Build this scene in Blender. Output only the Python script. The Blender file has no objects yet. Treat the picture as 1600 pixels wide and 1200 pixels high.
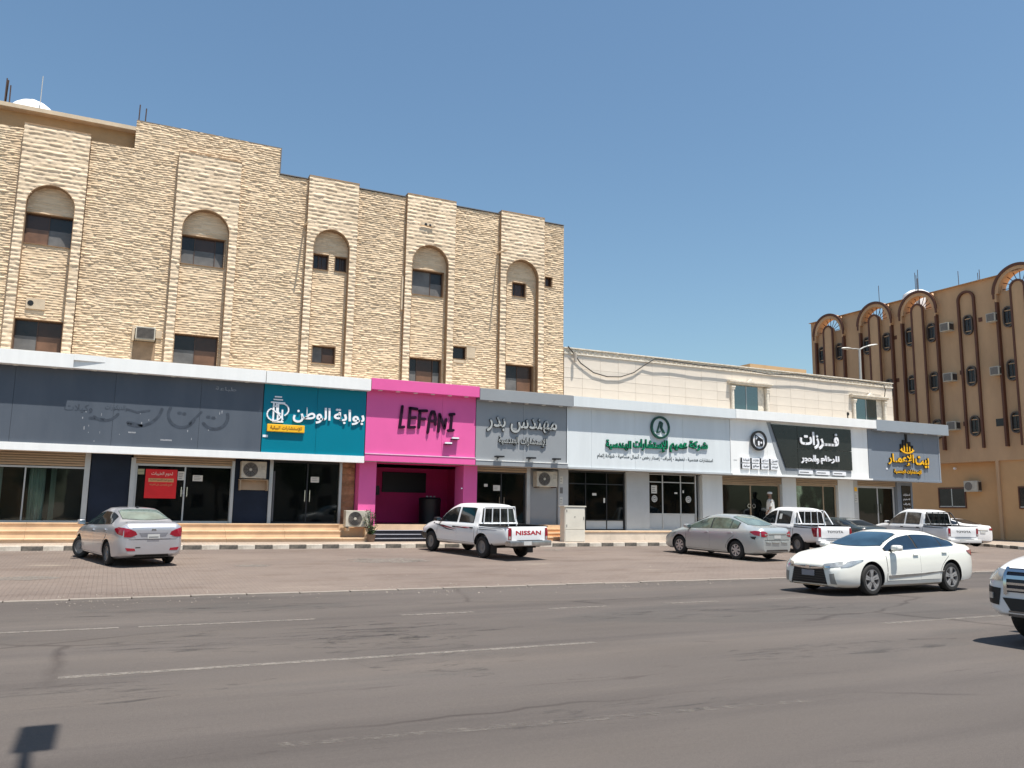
import bpy, bmesh, math, random
import numpy as np
from mathutils import Vector, Matrix
from mathutils.bvhtree import BVHTree

SC = bpy.context.scene
COL = SC.collection
RNG = random.Random(7)
R = math.radians

# ------------------------------------------------------------------ camera, world, sun, exposure
cam_d = bpy.data.cameras.new('camera')
cam = bpy.data.objects.new('camera', cam_d)
COL.objects.link(cam)
cam_d.sensor_width = 36.0
cam_d.lens = 1291.12 / 1600 * 36.0
cam_d.clip_start = 0.1
cam_d.clip_end = 5000
_m = np.array([[0.90048006, -0.43467664, 0.01385217], [-0.07720303, -0.12842654, 0.98870942], [0.4279899, 0.89138255, 0.14920389]])
cam.matrix_world = Matrix(((_m[0][0], _m[1][0], -_m[2][0], 0), (_m[0][1], _m[1][1], -_m[2][1], 0), (_m[0][2], _m[1][2], -_m[2][2], 1.70), (0, 0, 0, 1)))
SC.camera = cam

SUN = Vector((0.10, -0.30, 1.0)).normalized()          # towards the sun
world = bpy.data.worlds.new('World')
SC.world = world
world.use_nodes = True
wn = world.node_tree
wn.nodes.clear()
sky = wn.nodes.new('ShaderNodeTexSky')
sky.sky_type = 'NISHITA'
sky.sun_disc = False
sky.sun_elevation = math.asin(SUN.z)
sky.sun_rotation = math.atan2(SUN.x, SUN.y)
sky.air_density = 1.25
sky.dust_density = 1.0
sky.ozone_density = 2.0
bg = wn.nodes.new('ShaderNodeBackground')
bg.inputs['Strength'].default_value = 0.09
wo = wn.nodes.new('ShaderNodeOutputWorld')
tint = wn.nodes.new('ShaderNodeMix')
tint.data_type = 'RGBA'
tint.blend_type = 'MULTIPLY'
tint.inputs['Factor'].default_value = 1.0
tint.inputs[7].default_value = (0.86, 0.99, 1.01, 1)
wn.links.new(sky.outputs[0], tint.inputs[6])
wn.links.new(tint.outputs[2], bg.inputs[0])
wn.links.new(bg.outputs[0], wo.inputs[0])

sun_d = bpy.data.lights.new('sun', 'SUN')
sun_d.energy = 5.0
sun_d.angle = R(0.53)
sun_d.color = (1.0, 0.95, 0.87)
sun = bpy.data.objects.new('sun', sun_d)
COL.objects.link(sun)
sun.rotation_euler = SUN.to_track_quat('Z', 'Y').to_euler()
sun.location = (0, 0, 40)

SC.view_settings.view_transform = 'Standard'
SC.view_settings.look = 'None'
SC.view_settings.gamma = 1
SC.view_settings.use_curve_mapping = False
SC.view_settings.exposure = 0.55

# ------------------------------------------------------------------ materials
MATS = {}


def s2l(c):
    return tuple((v / 255 / 12.92 if v / 255 <= 0.04045 else ((v / 255 + 0.055) / 1.055) ** 2.4) for v in c)


def mat(name, col, rough=0.6, metal=0.0, var=0.10, scale=2.0, bump=0.0, bscale=40.0, col2=None, coat=0.0, spec=0.5, stretch=(1, 1, 1), detail=5.0, emit=None, tone=None):
    """Procedural material: base colour broken up by object-space noise, optional second colour, bump, tone attribute."""
    if name in MATS:
        return MATS[name]
    m = bpy.data.materials.new(name)
    m.use_nodes = True
    nt = m.node_tree
    b = nt.nodes['Principled BSDF']
    b.inputs['Roughness'].default_value = rough
    b.inputs['Metallic'].default_value = metal
    b.inputs['Coat Weight'].default_value = coat
    b.inputs['Coat Roughness'].default_value = 0.04
    b.inputs['Specular IOR Level'].default_value = spec
    tc = nt.nodes.new('ShaderNodeTexCoord')
    mp = nt.nodes.new('ShaderNodeMapping')
    mp.inputs['Scale'].default_value = stretch
    nt.links.new(tc.outputs['Object'], mp.inputs[0])
    nz = nt.nodes.new('ShaderNodeTexNoise')
    nz.inputs['Scale'].default_value = scale
    nz.inputs['Detail'].default_value = detail
    nz.inputs['Roughness'].default_value = 0.62
    nt.links.new(mp.outputs[0], nz.inputs['Vector'])
    rp = nt.nodes.new('ShaderNodeValToRGB')
    c2 = col2 if col2 else tuple(c * (1 - var) for c in col)
    c1 = col if col2 else tuple(min(1, c * (1 + var)) for c in col)
    rp.color_ramp.elements[0].position = 0.36
    rp.color_ramp.elements[1].position = 0.64
    rp.color_ramp.elements[0].color = (*c2, 1)
    rp.color_ramp.elements[1].color = (*c1, 1)
    nt.links.new(nz.outputs['Fac'], rp.inputs[0])
    out = rp.outputs[0]
    if tone:
        at = nt.nodes.new('ShaderNodeAttribute')
        at.attribute_name = 'tone'
        r2 = nt.nodes.new('ShaderNodeValToRGB')
        r2.color_ramp.elements[0].color = (*tone[0], 1)
        r2.color_ramp.elements[1].color = (*tone[1], 1)
        nt.links.new(at.outputs['Fac'], r2.inputs[0])
        mx = nt.nodes.new('ShaderNodeMix')
        mx.data_type = 'RGBA'
        mx.blend_type = 'MULTIPLY'
        mx.inputs['Factor'].default_value = 1
        nt.links.new(out, mx.inputs[6])
        nt.links.new(r2.outputs[0], mx.inputs[7])
        out = mx.outputs[2]
    nt.links.new(out, b.inputs['Base Color'])
    if bump > 0:
        n2 = nt.nodes.new('ShaderNodeTexNoise')
        n2.inputs['Scale'].default_value = bscale
        n2.inputs['Detail'].default_value = 4
        nt.links.new(mp.outputs[0], n2.inputs['Vector'])
        bp = nt.nodes.new('ShaderNodeBump')
        bp.inputs['Strength'].default_value = 0.6
        bp.inputs['Distance'].default_value = bump
        nt.links.new(n2.outputs['Fac'], bp.inputs['Height'])
        nt.links.new(bp.outputs[0], b.inputs['Normal'])
    if emit:
        b.inputs['Emission Color'].default_value = (*col, 1)
        b.inputs['Emission Strength'].default_value = emit
    MATS[name] = m
    return m


def glass_mat(name, tint, clear, rough=0.03, f0=1.5, wave=0.0):
    """Window pane: tinted see-through share + mirror reflection by fresnel."""
    if name in MATS:
        return MATS[name]
    m = bpy.data.materials.new(name)
    m.use_nodes = True
    nt = m.node_tree
    nt.nodes.clear()
    o = nt.nodes.new('ShaderNodeOutputMaterial')
    tr = nt.nodes.new('ShaderNodeBsdfTransparent')
    tr.inputs[0].default_value = (*clear, 1)
    df = nt.nodes.new('ShaderNodeBsdfDiffuse')
    df.inputs[0].default_value = (*tint, 1)
    gl = nt.nodes.new('ShaderNodeBsdfGlossy')
    gl.inputs['Roughness'].default_value = rough
    gl.inputs[0].default_value = (0.92, 0.96, 0.95, 1)
    fr = nt.nodes.new('ShaderNodeFresnel')
    fr.inputs[0].default_value = f0
    ad = nt.nodes.new('ShaderNodeAddShader')
    mx = nt.nodes.new('ShaderNodeMixShader')
    nt.links.new(tr.outputs[0], ad.inputs[0])
    nt.links.new(df.outputs[0], ad.inputs[1])
    nt.links.new(fr.outputs[0], mx.inputs[0])
    nt.links.new(ad.outputs[0], mx.inputs[1])
    nt.links.new(gl.outputs[0], mx.inputs[2])
    if wave:
        tc = nt.nodes.new('ShaderNodeTexCoord')
        nz = nt.nodes.new('ShaderNodeTexNoise')
        nz.inputs['Scale'].default_value = 0.9
        nz.inputs['Detail'].default_value = 1
        bp = nt.nodes.new('ShaderNodeBump')
        bp.inputs['Distance'].default_value = wave
        bp.inputs['Strength'].default_value = 1
        nt.links.new(tc.outputs['Object'], nz.inputs['Vector'])
        nt.links.new(nz.outputs['Fac'], bp.inputs['Height'])
        nt.links.new(bp.outputs[0], gl.inputs['Normal'])
        nt.links.new(bp.outputs[0], fr.inputs['Normal'])
    nt.links.new(mx.outputs[0], o.inputs[0])
    MATS[name] = m
    return m


def L(r, g, b):
    return s2l((r, g, b))


STONE = mat('sandstone_cladding', (0.80, 0.635, 0.455), 0.9, var=0.07, scale=0.35, bump=0.006, bscale=45, tone=((0.82, 0.78, 0.72), (1.06, 1.05, 1.03)), spec=0.2)
STONE_PALE = mat('pale_block_cladding', (0.80, 0.65, 0.485), 0.9, var=0.08, scale=0.4, bump=0.006, bscale=40, tone=((0.82, 0.79, 0.74), (1.06, 1.05, 1.03)), spec=0.2)
REVEAL = mat('shade_toned_reveal', (0.33, 0.215, 0.125), 0.9, var=0.1, scale=3, bump=0.002)  # brown darkened to stand in for shade on returns and jambs
TANPLASTER = mat('tan_plaster', (0.46, 0.31, 0.17), 0.92, var=0.12, scale=0.8, bump=0.003, bscale=20)
CAPSTONE = mat('parapet_cap', (0.62, 0.50, 0.36), 0.9, var=0.1, scale=2)
MARBLE = mat('cream_marble', (0.735, 0.665, 0.585), 0.45, var=0.05, scale=1.2, bump=0.001, bscale=8, tone=((0.92, 0.90, 0.87), (1.04, 1.03, 1.0)))
GROUT = mat('tile_joint', (0.55, 0.48, 0.40), 0.95, var=0.1)
CARVED = mat('carved_cornice', (0.76, 0.69, 0.58), 0.8, var=0.14, scale=9, bump=0.03, bscale=9)
WHITE = mat('white_composite_panel', (0.85, 0.85, 0.83), 0.38, var=0.035, scale=0.8, stretch=(3, 3, 0.35), spec=0.22)
NAVY = mat('faded_navy_panel', (0.084, 0.100, 0.125), 0.45, spec=0.2, col2=(0.105, 0.122, 0.148), scale=0.8, stretch=(1, 1, 0.25))
NAVYCOL = mat('navy_column_panel', (0.012, 0.018, 0.035), 0.35, var=0.2, scale=1, spec=0.22)
TEAL = mat('teal_panel', (0.0, 0.19, 0.27), 0.32, var=0.03, scale=0.6, spec=0.22)
PINK = mat('pink_panel', (0.78, 0.13, 0.37), 0.35, var=0.03, scale=0.8, spec=0.22)
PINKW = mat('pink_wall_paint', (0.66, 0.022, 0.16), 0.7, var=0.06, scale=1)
GREY = mat('grey_panel', (0.30, 0.315, 0.33), 0.35, var=0.04, scale=0.7, spec=0.22)
LIGHTGREY = mat('pale_grey_panel', (0.69, 0.725, 0.735), 0.36, var=0.035, scale=0.8, stretch=(3, 3, 0.35), spec=0.22)
MIDGREY = mat('mid_grey_panel', (0.46, 0.48, 0.49), 0.4, var=0.04, spec=0.22)
BLUEGREY = mat('blue_grey_panel', (0.215, 0.245, 0.285), 0.36, var=0.04, scale=0.7, spec=0.22)
BLUEGREYL = mat('light_blue_grey_panel', (0.30, 0.335, 0.37), 0.36, var=0.04, scale=0.7, spec=0.22)
BLACKP = mat('black_panel', (0.018, 0.019, 0.018), 0.22, var=0.1)
BLACK = mat('black_plastic', (0.012, 0.012, 0.013), 0.5, var=0.1)
WHITELET = mat('white_letter', (0.88, 0.88, 0.90), 0.4, var=0.01)
PURPLET = mat('dark_purple_letter', (0.02, 0.002, 0.016), 0.6, spec=0.2, var=0.1)
GREENLET = mat('green_letter', (0.0, 0.22, 0.10), 0.35, var=0.05)
DKGREEN = mat('dark_green_letter', (0.004, 0.055, 0.035), 0.35, var=0.05)
YELLOW = mat('yellow_letter', (0.95, 0.50, 0.015), 0.4, var=0.03)
SILVLET = mat('silver_letter', (0.42, 0.43, 0.42), 0.4, metal=0.1, var=0.05)
GHOST = mat('old_letter_mark', (0.044, 0.055, 0.074), 0.5, var=0.25, scale=6)
SCUFF = mat('pale_scuff', (0.30, 0.31, 0.33), 0.6, var=0.3, scale=20)
RED = mat('red_banner', (0.68, 0.008, 0.012), 0.5, var=0.08)
PAPER = mat('paper', (0.62, 0.62, 0.58), 0.8, var=0.06)
INK = mat('grey_print', (0.16, 0.16, 0.16), 0.8, var=0.1)
SANDPRINT = mat('sand_print', (0.60, 0.34, 0.16), 0.7, var=0.06)
BEIGEMETAL = mat('beige_shutter', (0.36, 0.27, 0.18), 0.5, var=0.07)
ALU = mat('aluminium_frame', (0.52, 0.52, 0.51), 0.35, metal=0.5, var=0.05)
DARKFRAME = mat('dark_frame', (0.018, 0.018, 0.02), 0.4, var=0.1)
BROWNFRAME = mat('brown_frame', (0.10, 0.055, 0.035), 0.5, var=0.1)
STEP = mat('travertine_step', (0.66, 0.47, 0.30), 0.6, var=0.12, scale=1.5, bump=0.002)
STEPW = mat('pale_step', (0.62, 0.54, 0.44), 0.7, var=0.1, scale=1.5, bump=0.002)
BLACKSTEP = mat('black_granite', (0.02, 0.02, 0.026), 0.25, var=0.2, scale=12)
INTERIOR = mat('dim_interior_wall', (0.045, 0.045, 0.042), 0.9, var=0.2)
CURTAIN = mat('pale_green_curtain', (0.60, 0.70, 0.62), 0.9, var=0.12, scale=4, stretch=(4, 4, 0.3))
PANE_DARK = glass_mat('shop_glass', (0.003, 0.004, 0.004), (0.20, 0.22, 0.21), f0=1.40, wave=0.004)
PANE_CLEAR = glass_mat('clear_shop_glass', (0.003, 0.004, 0.004), (0.72, 0.76, 0.74), f0=1.42, wave=0.004)
PANE_SKY = glass_mat('reflective_glass', (0.02, 0.05, 0.055), (0.10, 0.14, 0.15), f0=2.6, wave=0.003)
PANE_BLIND = mat('brown_papered_pane', (0.185, 0.10, 0.06), 0.35, var=0.2, scale=2)
PANE_TOPB = mat('brown_dark_pane', (0.055, 0.026, 0.014), 0.25, var=0.2, scale=2)
PANE_GREY = mat('grey_papered_pane', (0.15, 0.145, 0.14), 0.4, var=0.2, scale=2)
PANE_DK = mat('dark_dusty_pane', (0.022, 0.018, 0.017), 0.25, var=0.3, scale=2)
BRPAINT = mat('brown_facade_paint', (0.53, 0.335, 0.19), 0.85, var=0.11, scale=0.5, bump=0.002, bscale=30, stretch=(1, 1, 0.4))
BRPAINTL = mat('bounce_tinted_ground_floor', (0.57, 0.34, 0.165), 0.85, var=0.06, scale=0.5, bump=0.002, bscale=30)  # bounced light put into a lighter, more orange brown
BRTRIM = mat('dark_brown_trim', (0.115, 0.042, 0.022), 0.6, var=0.1)
OVALFR = mat('oval_window_frame', (0.10, 0.075, 0.06), 0.5, var=0.1)
ACBEIGE = mat('dusty_ac_casing', (0.50, 0.46, 0.38), 0.5, var=0.12, scale=5)
ACGRILLE = mat('ac_grille', (0.17, 0.15, 0.13), 0.6, var=0.15, scale=9)
ACFAN = mat('ac_fan_dark', (0.05, 0.04, 0.035), 0.6, var=0.1)
CONC = mat('concrete', (0.42, 0.38, 0.33), 0.9, var=0.15, scale=3, bump=0.004)
REBAR = mat('rusty_rebar', (0.07, 0.04, 0.03), 0.8, var=0.2)
TANKW = mat('white_water_tank', (0.80, 0.80, 0.80), 0.5, var=0.05)
KERBW = mat('kerb_pale_paint', (0.66, 0.60, 0.51), 0.85, col2=(0.46, 0.41, 0.34), scale=5, bump=0.004)
KERBK = mat('kerb_worn_black_paint', (0.085, 0.078, 0.068), 0.85, col2=(0.19, 0.165, 0.135), scale=7, bump=0.004)
EDGING = mat('concrete_edging', (0.25, 0.215, 0.185), 0.9, var=0.12, scale=3, bump=0.003)
CABINET = mat('cream_cabinet', (0.66, 0.62, 0.53), 0.55, var=0.05, scale=2)
CABLE = mat('black_cable', (0.03, 0.025, 0.02), 0.7, var=0.2)
LEAF = mat('leaf_green', (0.045, 0.085, 0.025), 0.6, var=0.4, scale=8)
POT = mat('terracotta_pot', (0.20, 0.13, 0.09), 0.8, var=0.1)
LAMPMET = mat('galvanised_lamp_metal', (0.50, 0.49, 0.46), 0.5, metal=0.3, var=0.06)
LAMPGL = mat('lamp_glass', (0.75, 0.75, 0.70), 0.3, var=0.03)
THOBE = mat('white_cloth', (0.74, 0.73, 0.70), 0.9, var=0.04, scale=5)
SKIN = mat('skin', (0.30, 0.16, 0.10), 0.6, var=0.05)
TRUNK = mat('bark', (0.12, 0.08, 0.05), 0.9, var=0.3, scale=6)


def car_paint(name, col, metal=0.0, rough=0.32, coat=0.8):
    return mat(name, col, rough, metal=metal, var=0.015, scale=1.0, coat=coat)


P_SILVER = car_paint('silver_car_paint', (0.52, 0.52, 0.55), 0.55, 0.33)
P_SILVERG = car_paint('greenish_silver_paint', (0.47, 0.50, 0.495), 0.5, 0.36)
P_WHITE = car_paint('white_car_paint', (0.80, 0.80, 0.80))
P_PEARL = car_paint('pearl_white_paint', (0.82, 0.81, 0.74))
P_OFFW = car_paint('dusty_white_paint', (0.66, 0.65, 0.63), rough=0.4)
P_DARK = car_paint('dark_green_grey_paint', (0.025, 0.035, 0.035))
P_GREYSKIRT = car_paint('grey_lower_paint', (0.30, 0.295, 0.29), rough=0.45)
TYRE = mat('tyre_rubber', (0.022, 0.021, 0.02), 0.85, var=0.15, scale=12)
RIM = mat('alloy_rim', (0.55, 0.55, 0.56), 0.3, metal=0.7, var=0.05)
STEELRIM = mat('steel_rim', (0.22, 0.22, 0.22), 0.45, metal=0.4, var=0.1)
CARGLASS = mat('tinted_car_glass', (0.012, 0.015, 0.017), 0.05, var=0.1, spec=0.8, coat=0.3)
CARGLASSG = mat('pale_green_car_glass', (0.14, 0.18, 0.16), 0.06, var=0.25, scale=2.5, spec=0.8, coat=0.4)
CARGLASSB = mat('blue_windscreen_glass', (0.022, 0.05, 0.075), 0.05, var=0.3, scale=2.0, spec=0.8, coat=0.5)
TAIL = mat('red_tail_lens', (0.27, 0.004, 0.018), 0.15, var=0.1, coat=0.6)
HEADL = mat('clear_lamp_lens', (0.46, 0.46, 0.44), 0.12, metal=0.5, var=0.25, scale=9, coat=0.8)
CHROME = mat('chrome', (0.62, 0.62, 0.62), 0.13, metal=1.0, var=0.05)
DULLCHR = mat('worn_chrome', (0.42, 0.41, 0.40), 0.3, metal=0.8, var=0.2, scale=4)
SEAM = mat('panel_gap', (0.02, 0.02, 0.02), 0.8, var=0.1)
PLATE = mat('number_plate', (0.55, 0.55, 0.53), 0.5, var=0.05)
REDTXT = mat('red_lettering', (0.42, 0.004, 0.02), 0.4, var=0.05)
GREYTXT = mat('grey_lettering', (0.10, 0.10, 0.10), 0.4, var=0.05)
UNDER = mat('underbody', (0.015, 0.015, 0.015), 0.9, var=0.1)


def ground_mat(name, kind):
    m = bpy.data.materials.new(name)
    m.use_nodes = True
    nt = m.node_tree
    N = nt.nodes.new
    K = nt.links.new
    b = nt.nodes['Principled BSDF']
    b.inputs['Roughness'].default_value = 0.88
    b.inputs['Specular IOR Level'].default_value = 0.3
    tc = N('ShaderNodeTexCoord')

    def noise(scale, detail=6, st=(1, 1, 1), rough=0.6, dist=0.0):
        mp = N('ShaderNodeMapping')
        mp.inputs['Scale'].default_value = st
        K(tc.outputs['Object'], mp.inputs[0])
        n = N('ShaderNodeTexNoise')
        n.inputs['Scale'].default_value = scale
        n.inputs['Detail'].default_value = detail
        n.inputs['Roughness'].default_value = rough
        n.inputs['Distortion'].default_value = dist
        K(mp.outputs[0], n.inputs['Vector'])
        return n.outputs['Fac']

    def ramp(fac, stops):
        r = N('ShaderNodeValToRGB')
        e = r.color_ramp.elements
        while len(e) < len(stops):
            e.new(0.5)
        for el, (p, c) in zip(e, stops):
            el.position = p
            el.color = (*c, 1) if len(c) == 3 else c
        K(fac, r.inputs[0])
        return r.outputs[0]

    def mix(a, b_, fac, blend='MIX'):
        x = N('ShaderNodeMix')
        x.data_type = 'RGBA'
        x.blend_type = blend
        if isinstance(fac, float):
            x.inputs['Factor'].default_value = fac
        else:
            K(fac, x.inputs['Factor'])
        K(a, x.inputs[6])
        if isinstance(b_, tuple):
            x.inputs[7].default_value = (*b_, 1)
        else:
            K(b_, x.inputs[7])
        return x.outputs[2]

    bump_h = None
    if kind == 'asphalt':
        c = ramp(noise(0.35, 5, (0.35, 1, 1)), [(0.3, (0.088, 0.076, 0.069)), (0.7, (0.114, 0.099, 0.091))])
        # wheel tracks and long smears running with the traffic
        tr = ramp(noise(0.9, 6, (0.06, 1, 1), dist=0.4), [(0.34, (0.76, 0.76, 0.77)), (0.48, (0.97, 0.97, 0.97)), (0.56, (1.03, 1.03, 1.02)), (0.68, (1.2, 1.18, 1.14))])
        c = mix(c, tr, 0.85, 'MULTIPLY')
        pt = ramp(noise(0.28, 4, (0.5, 1, 1), dist=1.2), [(0.56, (1, 1, 1)), (0.62, (0.88, 0.905, 0.915))])
        c = mix(c, pt, 1.0, 'MULTIPLY')
        dk = ramp(noise(2.2, 8, (0.25, 1.6, 1), 0.75, 1.0), [(0.60, (1, 1, 1)), (0.68, (0.72, 0.70, 0.70))])
        c = mix(c, dk, 1.0, 'MULTIPLY')
        gr = ramp(noise(130, 3), [(0.32, (0.66, 0.66, 0.66)), (0.70, (1.34, 1.32, 1.30))])
        c = mix(c, gr, 1.0, 'MULTIPLY')
        g2 = ramp(noise(28, 4, rough=0.7), [(0.3, (0.90, 0.90, 0.90)), (0.7, (1.1, 1.1, 1.1))])
        c = mix(c, g2, 1.0, 'MULTIPLY')
        ck = N('ShaderNodeTexVoronoi')
        ck.feature = 'DISTANCE_TO_EDGE'
        ck.inputs['Scale'].default_value = 0.33
        mp = N('ShaderNodeMapping')
        wv = N('ShaderNodeMix')
        wv.data_type = 'VECTOR'
        wv.inputs['Factor'].default_value = 0.22
        nv = N('ShaderNodeTexNoise')
        nv.inputs['Scale'].default_value = 1.4
        nv.inputs['Detail'].default_value = 8
        K(tc.outputs['Object'], nv.inputs['Vector'])
        K(tc.outputs['Object'], wv.inputs[4])
        K(nv.outputs['Color'], wv.inputs[5])
        K(wv.outputs[1], mp.inputs[0])
        mp.inputs['Scale'].default_value = (0.5, 1, 1)
        K(mp.outputs[0], ck.inputs['Vector'])
        cr = ramp(ck.outputs['Distance'], [(0.0, (0.62, 0.6, 0.6)), (0.012, (1, 1, 1))])
        msk = ramp(noise(0.16, 2), [(0.5, (0, 0, 0)), (0.58, (1, 1, 1))])
        c2 = mix(c, cr, 1.0, 'MULTIPLY')
        c = mix(c, c2, msk)
        h = N('ShaderNodeBump')
        h.inputs['Distance'].default_value = 0.006
        h.inputs['Strength'].default_value = 0.5
        K(noise(160, 3), h.inputs['Height'])
        K(h.outputs[0], b.inputs['Normal'])
    elif kind in ('pavers', 'walk'):
        br = N('ShaderNodeTexBrick')
        br.inputs['Scale'].default_value = 1.0
        br.inputs['Brick Width'].default_value = 0.21 if kind == 'pavers' else 0.30
        br.inputs['Row Height'].default_value = 0.09 if kind == 'pavers' else 0.30
        br.inputs['Mortar Size'].default_value = 0.006
        br.inputs['Mortar Smooth'].default_value = 0.3
        br.inputs['Bias'].default_value = 0.0
        base = ((0.178, 0.144, 0.125), (0.188, 0.153, 0.134), (0.157, 0.128, 0.112)) if kind == 'pavers' else ((0.36, 0.30, 0.25), (0.40, 0.335, 0.28), (0.24, 0.20, 0.17))
        br.inputs['Color1'].default_value = (*base[0], 1)
        br.inputs['Color2'].default_value = (*base[1], 1)
        br.inputs['Mortar'].default_value = (*base[2], 1)
        mp = N('ShaderNodeMapping')
        mp.inputs['Rotation'].default_value = (0, 0, R(90) if kind == 'pavers' else 0)
        K(tc.outputs['Object'], mp.inputs[0])
        K(mp.outputs[0], br.inputs['Vector'])
        c = br.outputs['Color']
        big = ramp(noise(0.33, 6, (0.6, 1, 1), dist=0.8), [(0.3, (0.86, 0.84, 0.83)), (0.7, (1.12, 1.10, 1.06))])
        c = mix(c, big, 1.0, 'MULTIPLY')
        st = ramp(noise(1.4, 8, (0.35, 1, 1), 0.7), [(0.50, (1, 1, 1)), (0.66, (0.80, 0.77, 0.75))])
        c = mix(c, st, 1.0, 'MULTIPLY')
        sd = ramp(noise(0.55, 8, (0.4, 1.2, 1), 0.7, 0.6), [(0.62, (0, 0, 0)), (0.74, (0.8, 0.8, 0.8))])
        c = mix(c, (0.32, 0.27, 0.215), sd)
        gr = ramp(noise(90, 3), [(0.3, (0.86, 0.86, 0.86)), (0.72, (1.12, 1.12, 1.12))])
        c = mix(c, gr, 1.0, 'MULTIPLY')
        h = N('ShaderNodeBump')
        h.inputs['Distance'].default_value = 0.01
        h.inputs['Strength'].default_value = 0.6
        K(br.outputs['Fac'], h.inputs['Height'])
        h.invert = True
        K(h.outputs[0], b.inputs['Normal'])
    else:
        c = ramp(noise(0.2, 8), [(0.3, (0.30, 0.24, 0.18)), (0.7, (0.40, 0.32, 0.24))])
    K(c, b.inputs['Base Color'])
    MATS[name] = m
    return m


ASPHALT = ground_mat('asphalt', 'asphalt')
PAVERS = ground_mat('block_pavers', 'pavers')
WALK = ground_mat('pavement_tiles', 'walk')
SAND = ground_mat('sandy_ground', 'sand')


def paint_line_mat():
    m = bpy.data.materials.new('worn_road_paint')
    m.use_nodes = True
    nt = m.node_tree
    b = nt.nodes['Principled BSDF']
    b.inputs['Roughness'].default_value = 0.85
    tc = nt.nodes.new('ShaderNodeTexCoord')
    nz = nt.nodes.new('ShaderNodeTexNoise')
    nz.inputs['Scale'].default_value = 9
    nz.inputs['Detail'].default_value = 8
    nz.inputs['Roughness'].default_value = 0.75
    nt.links.new(tc.outputs['Object'], nz.inputs['Vector'])
    b.inputs['Base Color'].default_value = (0.22, 0.195, 0.17, 1)
    at = nt.nodes.new('ShaderNodeAttribute')
    at.attribute_type = 'OBJECT'
    at.attribute_name = 'wear'
    mm = nt.nodes.new('ShaderNodeMath')
    mm.operation = 'SUBTRACT'
    nt.links.new(nz.outputs['Fac'], mm.inputs[0])
    nt.links.new(at.outputs['Fac'], mm.inputs[1])
    mr = nt.nodes.new('ShaderNodeMapRange')
    mr.inputs['From Min'].default_value = 0.24
    mr.inputs['From Max'].default_value = 0.56
    mr.inputs['To Min'].default_value = 0.0
    mr.inputs['To Max'].default_value = 0.9
    nt.links.new(mm.outputs[0], mr.inputs['Value'])
    nt.links.new(mr.outputs[0], b.inputs['Alpha'])
    return m


ROADPAINT = paint_line_mat()


# ------------------------------------------------------------------ object helpers
def tag(o, label=None, cat=None, group=None, kind=None):
    if label:
        o['label'] = label
    if cat:
        o['category'] = cat
    if group:
        o['group'] = group
    if kind:
        o['kind'] = kind
    return o


def empty(name, loc=(0, 0, 0), label=None, cat=None, group=None, kind=None, rz=0.0):
    o = bpy.data.objects.new(name, None)
    o.empty_display_size = 0.1
    COL.objects.link(o)
    o.location = loc
    o.rotation_euler = (0, 0, rz)
    return tag(o, label, cat, group, kind)


def wloc(o):
    v = Vector(o.location)
    while o.parent:
        o = o.parent
        v += Vector(o.location)
    return v


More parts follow.
